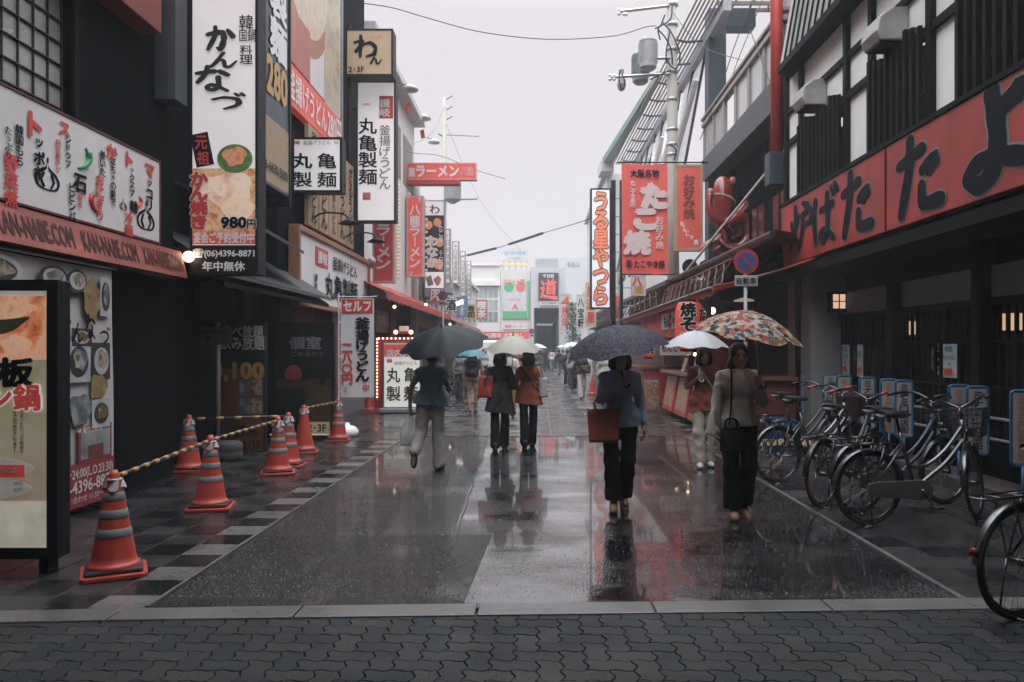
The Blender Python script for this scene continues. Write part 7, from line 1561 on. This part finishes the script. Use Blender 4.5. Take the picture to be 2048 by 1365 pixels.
def wp(t, p):                                          # local body point -> world
    a = t.rotation_euler[2]; s = t['s']; p = np.asarray(p)*s
    return V(t.location[0]+p[0]*cos(a)-p[1]*sin(a), t.location[1]+p[0]*sin(a)+p[1]*cos(a), t.location[2]+p[2])
# ---- umbrellas
def umbrella(label, grip, apex, axis, r_, dep, m_, ribn=8, handle=None, spin=0.0, under=None):
    grip, apex, ax = V(*grip), V(*apex), V(*axis); ax /= np.linalg.norm(ax)
    t = thing('umbrella', label, 'umbrella', grip)
    u = np.cross(ax, V(0, 1, 0)); u /= np.linalg.norm(u); v = np.cross(ax, u)
    def pt(rad, a, dz=0):                              # canopy point: rad 0..1, angle
        g = (a*ribn/(2*pi)) % 1.0; sag = sin(pi*g)**2
        rr = r_*rad*(1-.05*sag-.05*sag*rad); drop = dep*(.18*rad+.82*rad**2.1)*(1-.10*sag*rad)+.012*sag*rad*(1-rad)
        return apex+(u*cos(a+spin)+v*sin(a+spin))*rr-ax*(drop+dz)
    nu, nv = ribn*8, 12
    m = MB(); vs = [pt((j+.02)/nv, 2*pi*i/nu) for j in range(nv+1) for i in range(nu)]
    m.add(vs, [(j*nu+i, j*nu+(i+1) % nu, (j+1)*nu+(i+1) % nu, (j+1)*nu+i) for j in range(nv) for i in range(nu)]); m.build('canopy', m_, t, smooth=True)
    st_ = mat('umbrella steel', (.25, .25, .26), .35, metal=.8)
    MB().tube([apex+ax*.02, grip+(apex-ax*dep*1.0-grip)*0], .0055, 8).build('shaft', st_, t, smooth=True)
    MB().tube([apex, apex+ax*.03, apex+ax*.055], [.009, .007, .004], 8).build('ferrule', BLACK, t, smooth=True)
    run = apex-ax*dep*1.15
    for i in range(ribn):
        a = 2*pi*i/ribn; mm = MB(); mm.tube([pt(k/6+.01, a, .006) for k in range(7)], .0022, 5); mm.tube([run, pt(.52, a, .008)], .002, 4); mm.build('rib', st_, t)
    MB().tube([run-ax*.02, run+ax*.02], .010, 8).build('runner', BLACK, t)
    a0 = (apex-grip)/np.linalg.norm(apex-grip); MB().tube(spline([grip+a0*.07, grip-a0*.02, grip-a0*.06, grip-a0*.085+V(.02, 0, 0), grip-a0*.075+V(.045, 0, 0), grip-a0*.05+V(.05, 0, 0)], 5), .011, 8).build('handle', handle or BLACK, t, smooth=True)
    return t
def cloth_mat(name, col, rough=.7, tr=.25):
    m, n, l, b = nodes_mat(name); b.inputs['Base Color'].default_value = (*col, 1); b.inputs['Roughness'].default_value = rough
    return m
def pattern(name, base, cols, scale, thr, rough=.45):
    m, n, l, b = nodes_mat(name); t = n.new('ShaderNodeTexCoord'); vo = n.new('ShaderNodeTexVoronoi'); vo.inputs['Scale'].default_value = scale
    no = n.new('ShaderNodeTexNoise'); no.inputs['Scale'].default_value = scale*1.3; no.inputs['Detail'].default_value = 2
    mx_ = n.new('ShaderNodeMix'); mx_.data_type = 'VECTOR'; mx_.inputs[0].default_value = .07; l.new(t.outputs['Object'], mx_.inputs[4]); l.new(no.outputs['Color'], mx_.inputs[5]); l.new(mx_.outputs[1], vo.inputs['Vector'])
    sx = n.new('ShaderNodeSeparateColor'); l.new(vo.outputs['Color'], sx.inputs[0])
    k = len(cols); rp_ = ramp(n, [(i/k, c) for i, c in enumerate(cols)], 'CONSTANT'); l.new(sx.outputs[0], rp_.inputs[0])
    mk = n.new('ShaderNodeMapRange'); mk.inputs[1].default_value = thr; mk.inputs[2].default_value = thr+.03; l.new(vo.outputs['Distance'], mk.inputs[0])
    mm = n.new('ShaderNodeMix'); mm.data_type = 'RGBA'; l.new(mk.outputs[0], mm.inputs[0]); l.new(rp_.outputs[0], mm.inputs[6]); mm.inputs[7].default_value = (*base, 1)
    l.new(mm.outputs[2], b.inputs['Base Color']); b.inputs['Roughness'].default_value = rough; b.inputs['Specular IOR Level'].default_value = .2
    return m
NYL = mat('charcoal nylon', (.012, .016, .022), .5, var=.1, spec=.25); BEIG = mat('beige nylon', (.40, .385, .33), .45, var=.06); PURP = pattern('purple speckled nylon', (.018, .018, .045), [(.20, .11, .09), (.08, .09, .16), (.22, .18, .16), (.02, .02, .05)], 60, .40, .6)
FLOR = pattern('tropical floral nylon', (.52, .48, .42), [(.45, .07, .05), (.04, .10, .15), (.5, .20, .10), (.16, .16, .05), (.42, .05, .04), (.02, .04, .04), (.46, .34, .2), (.40, .10, .06), (.01, .015, .02)], 23, .60, .6)
GWHT = mat('silver grey nylon', (.50, .49, .52), .4, var=.05); BLUN = mat('turquoise nylon', (.05, .22, .29), .45, var=.06)
for m_ in (NYL, BEIG, PURP, FLOR, GWHT, BLUN):            # thin cloth lets some daylight through
    n, l = m_.node_tree.nodes, m_.node_tree.links; b = n['Principled BSDF']; tl_ = n.new('ShaderNodeBsdfTranslucent'); ms_ = n.new('ShaderNodeMixShader'); ms_.inputs[0].default_value = .45 if m_ is FLOR else .32
    src = b.inputs['Base Color'].links[0].from_socket if b.inputs['Base Color'].is_linked else None
    if src: l.new(src, tl_.inputs[0])
    else: tl_.inputs[0].default_value = b.inputs['Base Color'].default_value
    l.new(b.outputs[0], ms_.inputs[1]); l.new(tl_.outputs[0], ms_.inputs[2]); l.new(ms_.outputs[0], n['Material Output'].inputs[0])
# ---- bags
def tote(label, c, w_, h_, m_, strap_top, yaw=0.0, taper=.78, hm=None):
    c = V(*c); t = thing('handbag', label, 'handbag', c); ca, sa = cos(yaw), sin(yaw); f = lambda x, y, z: c+V(x*ca-y*sa, x*sa+y*ca, z)
    s = MB(); nu, nv = 28, 8; vs = []
    for j in range(nv+1):
        tz = j/nv; ww = w_/2*(taper+(1-taper)*tz); dd = .065*(1-.55*tz)
        for i in range(nu):
            a = 2*pi*i/nu; ex = lambda q: math.copysign(abs(q)**.55, q); vs.append(f(ww*ex(cos(a)), dd*ex(sin(a))+.006*sin(a*3+j), h_*tz-.012*abs(cos(a))**3*0+(.015*cos(2*a) if j == nv else 0)))
    s.add(vs, [(j*nu+i, j*nu+(i+1) % nu, (j+1)*nu+(i+1) % nu, (j+1)*nu+i) for j in range(nv) for i in range(nu)]+[tuple(range(nu))[::-1], tuple(nv*nu+i for i in range(nu))]); s.build('body', m_, t, smooth=True)
    st_ = V(*strap_top)
    for d in (-.03, .03): MB().tube(spline([f(-w_*.24, d, h_*.92), (f(-w_*.2, d, h_*.92)+st_)/2+V(-.03*ca, -.03*sa, .03), st_, (f(w_*.2, d, h_*.92)+st_)/2+V(.03*ca, .03*sa, .03), f(w_*.24, d, h_*.92)], 6), .008, 6).build('strap', hm or m_, t, smooth=True)
    return t
# ================================================================ the six people near the camera
def M_(n_, c, r_=.8, **k): return mat(n_, c, r_, var=k.pop('var', .12), scale=k.pop('scale', 7), bump=k.pop('bump', .45), bscale=k.pop('bscale', 16), stretch=k.pop('stretch', (1.4, 1.4, .7)), **k)
def LX(px, D, x0): return (px-VX)*D/F-x0
# man with the charcoal umbrella, walking away
x1 = (861-VX)*9.9/F
man, J1 = person('man in a teal knit vest and grey trousers walking away under the charcoal umbrella', x1, 9.9, pi, dict(kn_b=(.13, -.02, .49), an_b=(.17, .33, .235), tv_b=(.05, .12, -1), kn_a=(-.10, -.05, .47), an_a=(-.115, -.02, .085), hip_b=(.09, .0, .87), el_b=(.265, .03, 1.06), wr_b=(.275, -.02, .82), el_a=(-.255, .01, 1.06), wr_a=(-.21, -.19, 1.15), lean=(-.02, -.04)),
   top=('shirt', M_('tan polo shirt', (.36, .25, .17)), 1.08, .27, .90), vest=('vest', M_('teal knit vest', (.19, .31, .37), .9), .86, 0, 1.12), bottom=(M_('grey khaki trousers', (.34, .31, .285), .75), .02, 1.22, .09), shoe=(M_('brown leather shoe', (.02, .016, .015), .45), False), s=.955, skin=SKIN2, hands=('grip', 'carry'), wide=1.38)
g = wp(man, J1['wr_a']+V(-.0, -.05, .03)); ap = P(883, 655, 9.62)
umbrella('large plain charcoal umbrella held by the man in the teal vest', g, ap, (-.12, -.34, 1), .56, .23, NYL, 8, spin=.2)
g = wp(man, J1['wr_b']+V(0, 0, -.09)); t = thing('plastic_bag', 'translucent white plastic shopping bag hanging from the hand of the man in the vest', 'plastic bag', g-V(0, 0, .42))
PLB = mat('thin white plastic', (.60, .60, .62), .3, alpha=.62, var=.1, scale=9)
m = MB(); nu, nv = 26, 12; vs = []
for j in range(nv+1):
    tz = j/nv; ww = .012+.105*sin(pi*min(1, tz*.62+.02))**1.2; 
    for i in range(nu):
        a = 2*pi*i/nu; wr2 = 1+.16*sin(a*5+j*.7)*(1-tz*.6); vs.append(g+V(ww*cos(a)*wr2*1.0-.02*tz, ww*.75*sin(a)*wr2, -.40*tz))
m.add(vs, [(j*nu+i, j*nu+(i+1) % nu, (j+1)*nu+(i+1) % nu, (j+1)*nu+i) for j in range(nv) for i in range(nu)]+[tuple(nv*nu+i for i in range(nu))]); m.build('bag', PLB, t, smooth=True)
m = MB(); m.ball(g+V(-.02, 0, -.32), .075, 14, 0, (1, .8, .95)); m.build('contents', mat('pale parcel', (.42, .40, .38), .6, var=.2, scale=12), t, smooth=True)
m = MB(); m.tube([g+V(.0, -.02, .02), g+V(0, -.025, -.08)], .012, 6); m.tube([g+V(.0, .02, .02), g+V(0, .025, -.08)], .012, 6); m.build('handle', PLB, t)
# couple walking away under the beige umbrella
x2 = (1000-VX)*11.9/F
cp1, J2 = person('woman in a long charcoal coat with a red bag walking away under the beige umbrella', x2, 11.9, pi, dict(el_a=(-.22, .02, 1.03), wr_a=(-.19, -.13, 1.19), el_b=(.225, .02, 1.04), wr_b=(.17, -.16, .93), kn_a=(-.08, -.1, .48), an_a=(-.06, -.16, .085), an_b=(.07, .14, .11), tv_b=(.1, -.8, -.45), kn_b=(.08, .02, .47)),
   top=('coat', M_('charcoal coat', (.020, .021, .023), .8), .60, 1.0, 1.08, .03), bottom=(M_('black trousers', (.008, .009, .011), .9, spec=.15), .03, 1.02, .085), shoe=(M_('black shoe', (.012, .012, .012), .4), False), hair='bob', s=.935, hands=('grip', None))
g = wp(cp1, J2['wr_a']+V(0, -.05, .03))
umbrella('plain beige umbrella shared by the couple in the middle of the road', g, P(1026, 672, 11.75), (.0, -.12, 1), .45, .23, BEIG, 8, spin=.1)
t = tote('red shoulder bag tucked under the arm of the woman in the charcoal coat', wp(cp1, (.225, .02, .84)), .24, .33, M_('red leather', (.36, .055, .045), .5), wp(cp1, (.19, .0, 1.30)), yaw=-.5, taper=1.15)
x3 = (1057-VX)*12.15/F
cp2_, J3 = person('person in a black bucket hat and rust sweater walking away beside the charcoal coat', x3, 12.15, pi, dict(el_b=(.235, .02, 1.06), wr_b=(.20, -.12, .98), el_a=(-.225, .0, 1.06), wr_a=(-.10, -.16, 1.0), kn_a=(-.08, -.08, .48), an_a=(-.055, -.12, .085), an_b=(.06, .16, .12), tv_b=(.1, -.75, -.5), kn_b=(.075, .03, .47)),
   top=('sweater', M_('rust sweater', (.32, .075, .035), .85), .73, 1.0, 1.13, .02), bottom=(M_('black trousers', (.008, .009, .011), .9, spec=.15), .03, 1.02, .08), shoe=(M_('black shoe', (.012, .012, .012), .4), False), hair='bob', hat=M_('black felt hat', (.012, .012, .013), .9), s=.925, hands=(None, None))
m = MB(); pts = [wp(cp2_, p) for p in spline([(.12, .10, 1.33), (.0, .155, 1.15), (-.13, .14, .98)], 6)]; m.tube(pts, .016, 6); m.build('strap', BLACK, cp2_) if False else None
st_m = MB()
for a in spline([(.13, .085, 1.345), (.03, .125, 1.22), (-.06, .14, 1.08), (-.16, .10, .93)], 6): pass
sp_ = [V(*p)*cp2_['s'] for p in spline([(.13, .07, 1.36), (.04, .125, 1.24), (-.05, .145, 1.10), (-.17, .09, .94)], 6)]
MB().tube(sp_, .014, 6).build('bag_strap', BLACK, cp2_, world=False, smooth=True)
tote('pale grey shoulder bag on the arm of the person in the rust sweater', wp(cp2_, (-.235, .03, .84)), .17, .30, M_('pale grey leather', (.42, .40, .40), .5), wp(cp2_, (-.17, .02, 1.36)), yaw=.9, taper=.95)
# woman with the purple umbrella, towards the camera
x4 = (1240-VX)*7.35/F
w4, J4 = person('woman in a blue shirt and black trousers under the speckled purple umbrella', x4, 7.35, 0, dict(el_a=(-.19, -.10, 1.09), wr_a=(-.03, -.21, 1.235), el_b=(.20, .03, 1.05), wr_b=(.225, -.03, .82), kn_a=(-.085, -.03, .47), an_a=(-.06, -.01, .085), kn_b=(.075, -.05, .50), an_b=(.05, .13, .13), tv_b=(.05, -.8, -.55), hip_a=(-.09, 0, .87), hip_b=(.09, 0, .87)),
   top=('shirt', M_('steel blue shirt', (.27, .33, .43), .75), .80, .93, 1.02, .01), bottom=(M_('black trousers', (.008, .009, .011), .9, spec=.15), .105, 1.03, .085), shoe=(M_('tan flat shoe', (.28, .15, .09), .5), True), hair='bob', s=.975, hands=('grip', 'relax'))
g = wp(w4, J4['wr_a']+V(.03, -.04, .05)); umbrella('dark purple speckled umbrella held by the woman in the blue shirt', g, P(1228, 652, 7.15), (-.17, -.20, 1), .485, .21, PURP, 8, spin=.35)
tote('brick red tote bag hanging at the elbow of the woman in the blue shirt', (LX(1207, 7.25, 0), 7.22, Z(884, 7.22)), .32, .30, M_('brick leather', (.32, .075, .045), .5), wp(w4, (-.215, -.08, 1.085)), yaw=.1, taper=.84)
# young woman with the silver umbrella
x5 = (1408-VX)*10.1/F
w5, J5 = person('young woman in a rust short-sleeved top and khaki trousers under the silver grey umbrella', x5, 10.1, 0, dict(el_a=(-.23, -.02, 1.07), wr_a=(-.115, -.20, 1.20), el_b=(.215, .04, 1.05), wr_b=(.20, -.02, .83), an_a=(-.07, -.05, .085), kn_a=(-.085, -.07, .47), an_b=(.075, .08, .085)),
   top=('top', M_('rust cotton top', (.26, .07, .05), .8), .74, .42, 1.08, .0), bottom=(M_('pale khaki trousers', (.42, .37, .32), .75), .06, 1.12, .092), shoe=(M_('white sneaker', (.55, .53, .52), .5), False), hair='bob', s=.965, hands=('grip', 'relax'))
MB().tube([V(*p)*.965 for p in spline([(-.10, -.05, 1.36), (-.02, -.135, 1.22), (.09, -.13, 1.05), (.16, -.06, .92)], 6)], .012, 6).build('bag_strap', M_('pale strap', (.4, .36, .32)), w5, world=False, smooth=True)
g = wp(w5, J5['wr_a']+V(0, -.05, .04)); umbrella('small silver grey umbrella held by the young woman in the rust top', g, P(1393, 661, 9.95), (.01, -.05, 1), .415, .215, GWHT, 8, handle=WHITEP, spin=.39)
# woman with the floral umbrella
x6 = (1482-VX)*7.0/F
w6, J6 = person('smiling woman in a cream cardigan and wide black trousers under the floral umbrella', x6, 7.08, 0, dict(el_a=(-.195, .02, 1.05), wr_a=(-.23, -.07, .84), el_b=(.205, -.03, 1.07), wr_b=(.125, -.20, 1.24), an_a=(-.065, -.06, .085), kn_a=(-.085, -.07, .47), an_b=(.065, .10, .10), tv_b=(.1, -.9, -.35)),
   top=('blouse', M_('white blouse', (.74, .72, .69), .8), .83, .3, 1.04, .0), bottom=(M_('black trousers', (.008, .009, .011), .9, spec=.15), .09, 1.06, .09), shoe=(M_('tan sandal', (.30, .17, .11), .5), True), hair='long', s=.985, hands=('relax', 'grip'), vest=('cardigan', M_('cream cardigan', (.52, .48, .42), .85), .84, .8, 1.10, .0, 1), wide=.8)
c = SDF()
for i in range(5): c.cone((-.20+.012*i, -.05+.02*i, 1.20), (-.27+.018*i, -.06+.03*i, .66), .03, .05, .03)
c.fold = lambda X, Y, Z_: .01*np.sin(70*X+50*Y+3*Z_); c.plane((0, 0, .70), (-.2, 0, -1)); v_, f_ = c.mesh(.011); b_ = MB(); b_.add(v_*.985, f_); b_.build('cardigan_front', M_('cream cardigan', (.52, .48, .42), .85), w6, smooth=True, world=False)
MB().tube([V(*p)*.985 for p in spline([(-.085, -.06, 1.37), (-.10, -.145, 1.2), (-.11, -.15, 1.0), (-.12, -.13, .86)], 6)], .008, 6).build('bag_strap', BLACK, w6, world=False, smooth=True)
tote('small black shoulder bag at the hip of the woman in the cream cardigan', wp(w6, (-.10, -.155, .62)), .22, .19, M_('matt black leather', (.009, .009, .01), .8, spec=.1), wp(w6, (-.11, -.15, .92)), yaw=.1, taper=.95)
g = wp(w6, J6['wr_b']+V(0, -.05, .04)); umbrella('large white umbrella printed with red and blue tropical flowers', g, P(1503, 622, 6.82), (.14, -.16, 1), .485, .225, FLOR, 8, spin=.25)
# ================================================================ people further along the street
x7 = (945-VX)*18.6/F
w7, J7 = person('woman with a black backpack and bare legs in shorts walking away under the turquoise umbrella', x7, 18.6, pi, dict(el_a=(-.24, .0, 1.08), wr_a=(-.12, -.2, 1.2), an_b=(.05, .12, .1), an_a=(-.06, -.08, .085)), top=('jacket', M_('oatmeal jacket', (.40, .36, .31)), .82, 1.0, 1.08), bottom=(M_('sand shorts', (.33, .25, .17)), .60, 1.05, .1), shoe=(M_('dark sneaker', (.03, .03, .03)), True), hair='bob', s=.96, h=.017)
g = wp(w7, J7['wr_a']+V(0, -.05, .03)); umbrella('turquoise umbrella over the woman with the black backpack', g, P(944, 697, 18.5), (.03, -.1, 1), .40, .16, BLUN, 8)
t = thing('backpack', 'black backpack worn by the woman under the turquoise umbrella', 'backpack', wp(w7, (0, .19, .9))); c = SDF(); c.cone((-.07, .19, 1.22), (.07, .19, 1.22), .085, .085, .05); c.cone((-.08, .2, 1.0), (.08, .2, 1.0), .095, .095, .05); v_, f_ = c.mesh(.017); b_ = MB(); b_.add([wp(w7, q) for q in v_], f_); b_.build('body', M_('black nylon bag', (.014, .014, .016), .6), t, smooth=True)
for sx in (-.11, .11): MB().tube([wp(w7, p) for p in spline([(sx, .12, .98), (sx*1.3, -.02, 1.1), (sx, -.08, 1.3), (sx*.8, .08, 1.36)], 5)], .02, 6).build('strap', BLACK, t, smooth=True)
MB().ball(wp(w7, (0, .29, 1.03)), .08, 10, 0, (1, .5, .8)).build('pocket', M_('black nylon bag', (.014, .014, .016), .6), t, smooth=True)
PO = M_('brown black jacket', (.045, .03, .03)); WT = M_('white trousers', (.5, .48, .47)); DT = M_('navy trousers', (.02, .025, .035)); WJ = M_('white jacket', (.48, .46, .45)); GRJ = M_('grey jacket', (.14, .14, .15)); RDJ = M_('red brown jacket', (.25, .06, .05)); DKJ = M_('black suit', (.014, .015, .018)); SH = M_('dark sneaker', (.03, .03, .03))
walk = lambda k: dict(kn_a=(-.08, -.1*k, .48), an_a=(-.06, -.16*k, .09), an_b=(.06, .15*k, .12), kn_b=(.08, .0, .47), el_b=(.23, -.05*k, 1.05), wr_b=(.2, -.16*k, .88), el_a=(-.23, .06*k, 1.05), wr_a=(-.22, .08*k, .82))
def passer(lab, px, D, rz, top, bot, s=.98, k=1, hair='short', h=.024, nm='jacket'):
    return person(lab, (px-VX)*D/F, D, rz, walk(k), top=(nm, top, .84, 1.0, 1.1), bottom=(bot, .06, 1.08, .085), shoe=(SH, False), hair=hair, s=s, h=h, face=False, hands=('relax', 'relax') if D < 30 else (None, None))
passer('person in a dark brown jacket and white trousers walking with a black shoulder bag', 1163, 24.0, .2, PO, WT, .93)
t = tote('black shoulder bag of the person in white trousers', ((1172-VX)*23.8/F, 23.8, .80), .3, .24, M_('black leather', (.014, .014, .015), .4), ((1166-VX)*23.8/F, 23.9, 1.2), taper=.9)
passer('person in a white jacket behind the woman in the blue shirt', 1211, 21.5, -.1, WJ, DT, .95)
passer('person in a white top and dark trousers seen between the couple and the beige umbrella', 1019, 17.5, pi, WJ, M_('mustard trousers', (.4, .26, .08)), .97)
passer('man in a black suit standing far down the middle of the street', 1087, 52, .3, DKJ, DKJ, 1.0)
far_p = [(921, 23, 'grey', GRJ, DT, 'person with grey jacket behind the red stall board on the west side'), (930, 26, 'dark', DKJ, DT, 'person in black just beyond the grey jacket on the west side'), (968, 33, 'pale', WJ, DKJ, 'person in white at the far end of the red awning'), (1035, 31, 'red', RDJ, DKJ, 'person in a red-brown jacket far behind the beige umbrella'), (1076, 38, 'grey', GRJ, DKJ, 'person in grey under the distant white umbrella'), (1104, 56, 'pale', WJ, GRJ, 'person in a white jacket beside the black suit'), (1113, 60, 'red', RDJ, DT, 'far person in red-brown near the arcade opening'), (1098, 63, 'dark', DKJ, DKJ, 'far person in black at the arcade opening'), (1126, 58, 'pale', WJ, DT, 'far person in white by the grey hanging banner'), (1135, 33, 'navy', DT, DT, 'person in navy at the edge of the purple umbrella'), (1147, 29, 'grey', M_('pale grey shirt', (.36, .36, .37)), DT, 'person in a pale grey shirt passing the far stalls'), (1062, 50, 'grey', GRJ, GRJ, 'person in all grey left of nobody at the street end'), (1008, 44, 'dark', DKJ, WT, 'far person in black jacket and white trousers'), (1118, 46, 'dark', DKJ, GRJ, 'person in black and grey walking from the arcade')]
far_p[11] = (1062, 50, 'grey', GRJ, GRJ, 'person all in grey at the far street end')
for k, (px, D, nm, tp, bt, lab) in enumerate(far_p): passer(lab, px, D, (pi if k % 2 else .2)+.2*sin(k*3), tp, bt, .94+.02*(k % 4), 1 if k % 3 else -.8, 'short' if k % 2 else 'bob', .03)
umbrella('small white umbrella far down the street', ((1076-VX)*38/F, 37.8, 1.15), P(1075, 688, 38), (.05, 0, 1), .5, .2, mat('white nylon', (.62, .62, .63), .5), 8)
umbrella('tiny pale umbrella near the arcade opening', ((1126-VX)*58/F, 57.8, 1.15), P(1126, 690, 58), (0, 0, 1), .5, .2, mat('pale blue nylon', (.5, .52, .56), .5), 8)
umbrella('clear white umbrella beside the purple one over the far stalls', ((1147-VX)*29/F, 28.8, 1.15), P(1143, 684, 29), (-.1, 0, 1), .42, .18, mat('clear vinyl', (.62, .63, .64), .3, alpha=.7), 8)
# shrub and small things by the arcade
t = thing('shrub', 'narrow green shrub standing between the hanging banners before the arcade', 'plant', ((1146-VX)*48/F, 48, 0))
MB().tube([V((1146-VX)*48/F, 48, 0), V((1146-VX)*48/F, 48, 3.2)], .05, 8).build('trunk', mat('bark', (.08, .06, .05), .8), t)
m = MB()
for _ in range(700):
    c = V((1146-VX)*48/F+random.gauss(0, .22), 48+random.gauss(0, .25), random.uniform(1.2, 4.4)); a = random.uniform(0, 6.3); b_ = random.uniform(-1, 1); d = V(cos(a), sin(a), b_)*.11; e_ = V(-sin(a), cos(a), .3)*.05
    m.quad(c-d, c-e_, c+d, c+e_, random.choice((0, 0, 1)))
m.build('crown', [mat('leaf a', (.05, .11, .035), .5), mat('leaf b', (.09, .16, .05), .5)], t)
# ================================================================ rain haze over the whole street
hz_ = bpy.data.materials.new('haze'); hz_.use_nodes = True; n = hz_.node_tree.nodes; n.remove(n['Principled BSDF']); pv_ = n.new('ShaderNodeVolumePrincipled')
pv_.inputs['Color'].default_value = (.80, .85, .90, 1); pv_.inputs['Density'].default_value = .0023; pv_.inputs['Anisotropy'].default_value = .2
hz_.node_tree.links.new(pv_.outputs[0], n['Material Output'].inputs['Volume'])
MB().box(-61, 61, -21, 151, -1.04, 13.6).struct('haze', hz_, kind='stuff')

# small projecting signs, air conditioners and cables cluttering the far half of the street
SG = [(-4.4, 31.5, 3.4, .5, 1.3, (.5, .1, .08), '焼肉', 'small red barbecue sign over the low dark shop'), (-4.35, 36.3, 3.3, .6, .6, (.6, .58, .55), '酒', 'small square white drinks sign past the low dark shop'), (-4.3, 41, 3.2, .6, 1.1, (.1, .2, .35), 'カラオケ', 'small blue karaoke sign on the low pale shop'), (-4.3, 46, 3.3, .7, .9, (.55, .42, .12), '寿司', 'small mustard sushi sign far along the west side'), (-4.3, 54, 3.6, .8, 1.4, (.5, .12, .1), '喫茶', 'red coffee sign on the pale far shop'),
      (2.55, 30.5, 3.7, .6, .9, (.6, .57, .54), '串カツ', 'small white skewer sign past the tall orange-lettered sign'), (2.75, 41.5, 3.8, .7, 1.2, (.5, .1, .08), 'ラーメン', 'red noodle sign on the tall pale building'), (3.0, 47, 4.3, .8, 1.0, (.12, .3, .18), '薬', 'green pharmacy sign on the tall pale building'), (3.2, 55, 4.0, .9, 1.6, (.58, .55, .5), '麻雀', 'pale game parlour sign on the stepped building')]
for x, y, z, w_, h_, c_, body, lab in SG:
    sign('shop_sign', lab, 'sign', (x, y, z), UX, w_, h_, .16, mat('small sign '+body, c_, .5), GREYP, [(body, .5, .5, .7, .85, WHITEI if c_[1] < .35 else INK, .03, True)], .03)
for k, (x0, y, z) in enumerate(((-4.75, 32.6, 3.7), (-4.75, 40.0, 4.4), (-4.75, 50.2, 4.9), (3.4, 43.6, 6.1), (4.2, 59.6, 6.2))):
    s_ = 1 if x0 < 0 else -1; t = thing('air_conditioner', 'grey air conditioner box on the '+['low dark shop wall', 'low pale shop wall', 'pale far shop wall', 'tall pale building', 'stepped pale building'][k], 'air conditioner', (x0+s_*.2, y, z), group='air conditioners on the far walls')
    a_, b_ = sorted((x0+s_*.05, x0+s_*.38)); MB().box(a_, b_, y-.4, y+.4, z, z+.6).build('body', mat('unit grey', (.42, .42, .41), .5), t, bevel=.02); m = MB(); m.lathe([(.22, 0), (.22, .02)], (x0+s_*.38, y, z+.3), 16, axis='x'); m.build('grille', GREYP, t); m = MB(); m.box(a_, b_, y-.3, y-.26, z-.06, z); m.box(a_, b_, y+.26, y+.3, z-.06, z); m.build('bracket_frame', GREYP, t)
for lab, pts, d0, d1 in (('thin wire from the far pole to the horizontal ramen sign', [(889, 215), (860, 270), (800, 300)], 38, 27), ('thin wire running from the far pole towards the arcade', [(889, 240), (960, 400), (1040, 500)], 38, 66), ('wire dropping from the transformer pole to the glass hall', [(1342, 20), (1400, 90), (1480, 120)], 22, 19), ('low wire looping from the transformer pole along the banner', [(1342, 130), (1290, 260), (1235, 330)], 22, 27), ('wire beside the red pipe towards the seamed roof', [(1500, 60), (1545, 180), (1572, 250)], 16, 14.2)):
    wire(lab, pts, d0, d1, .010)
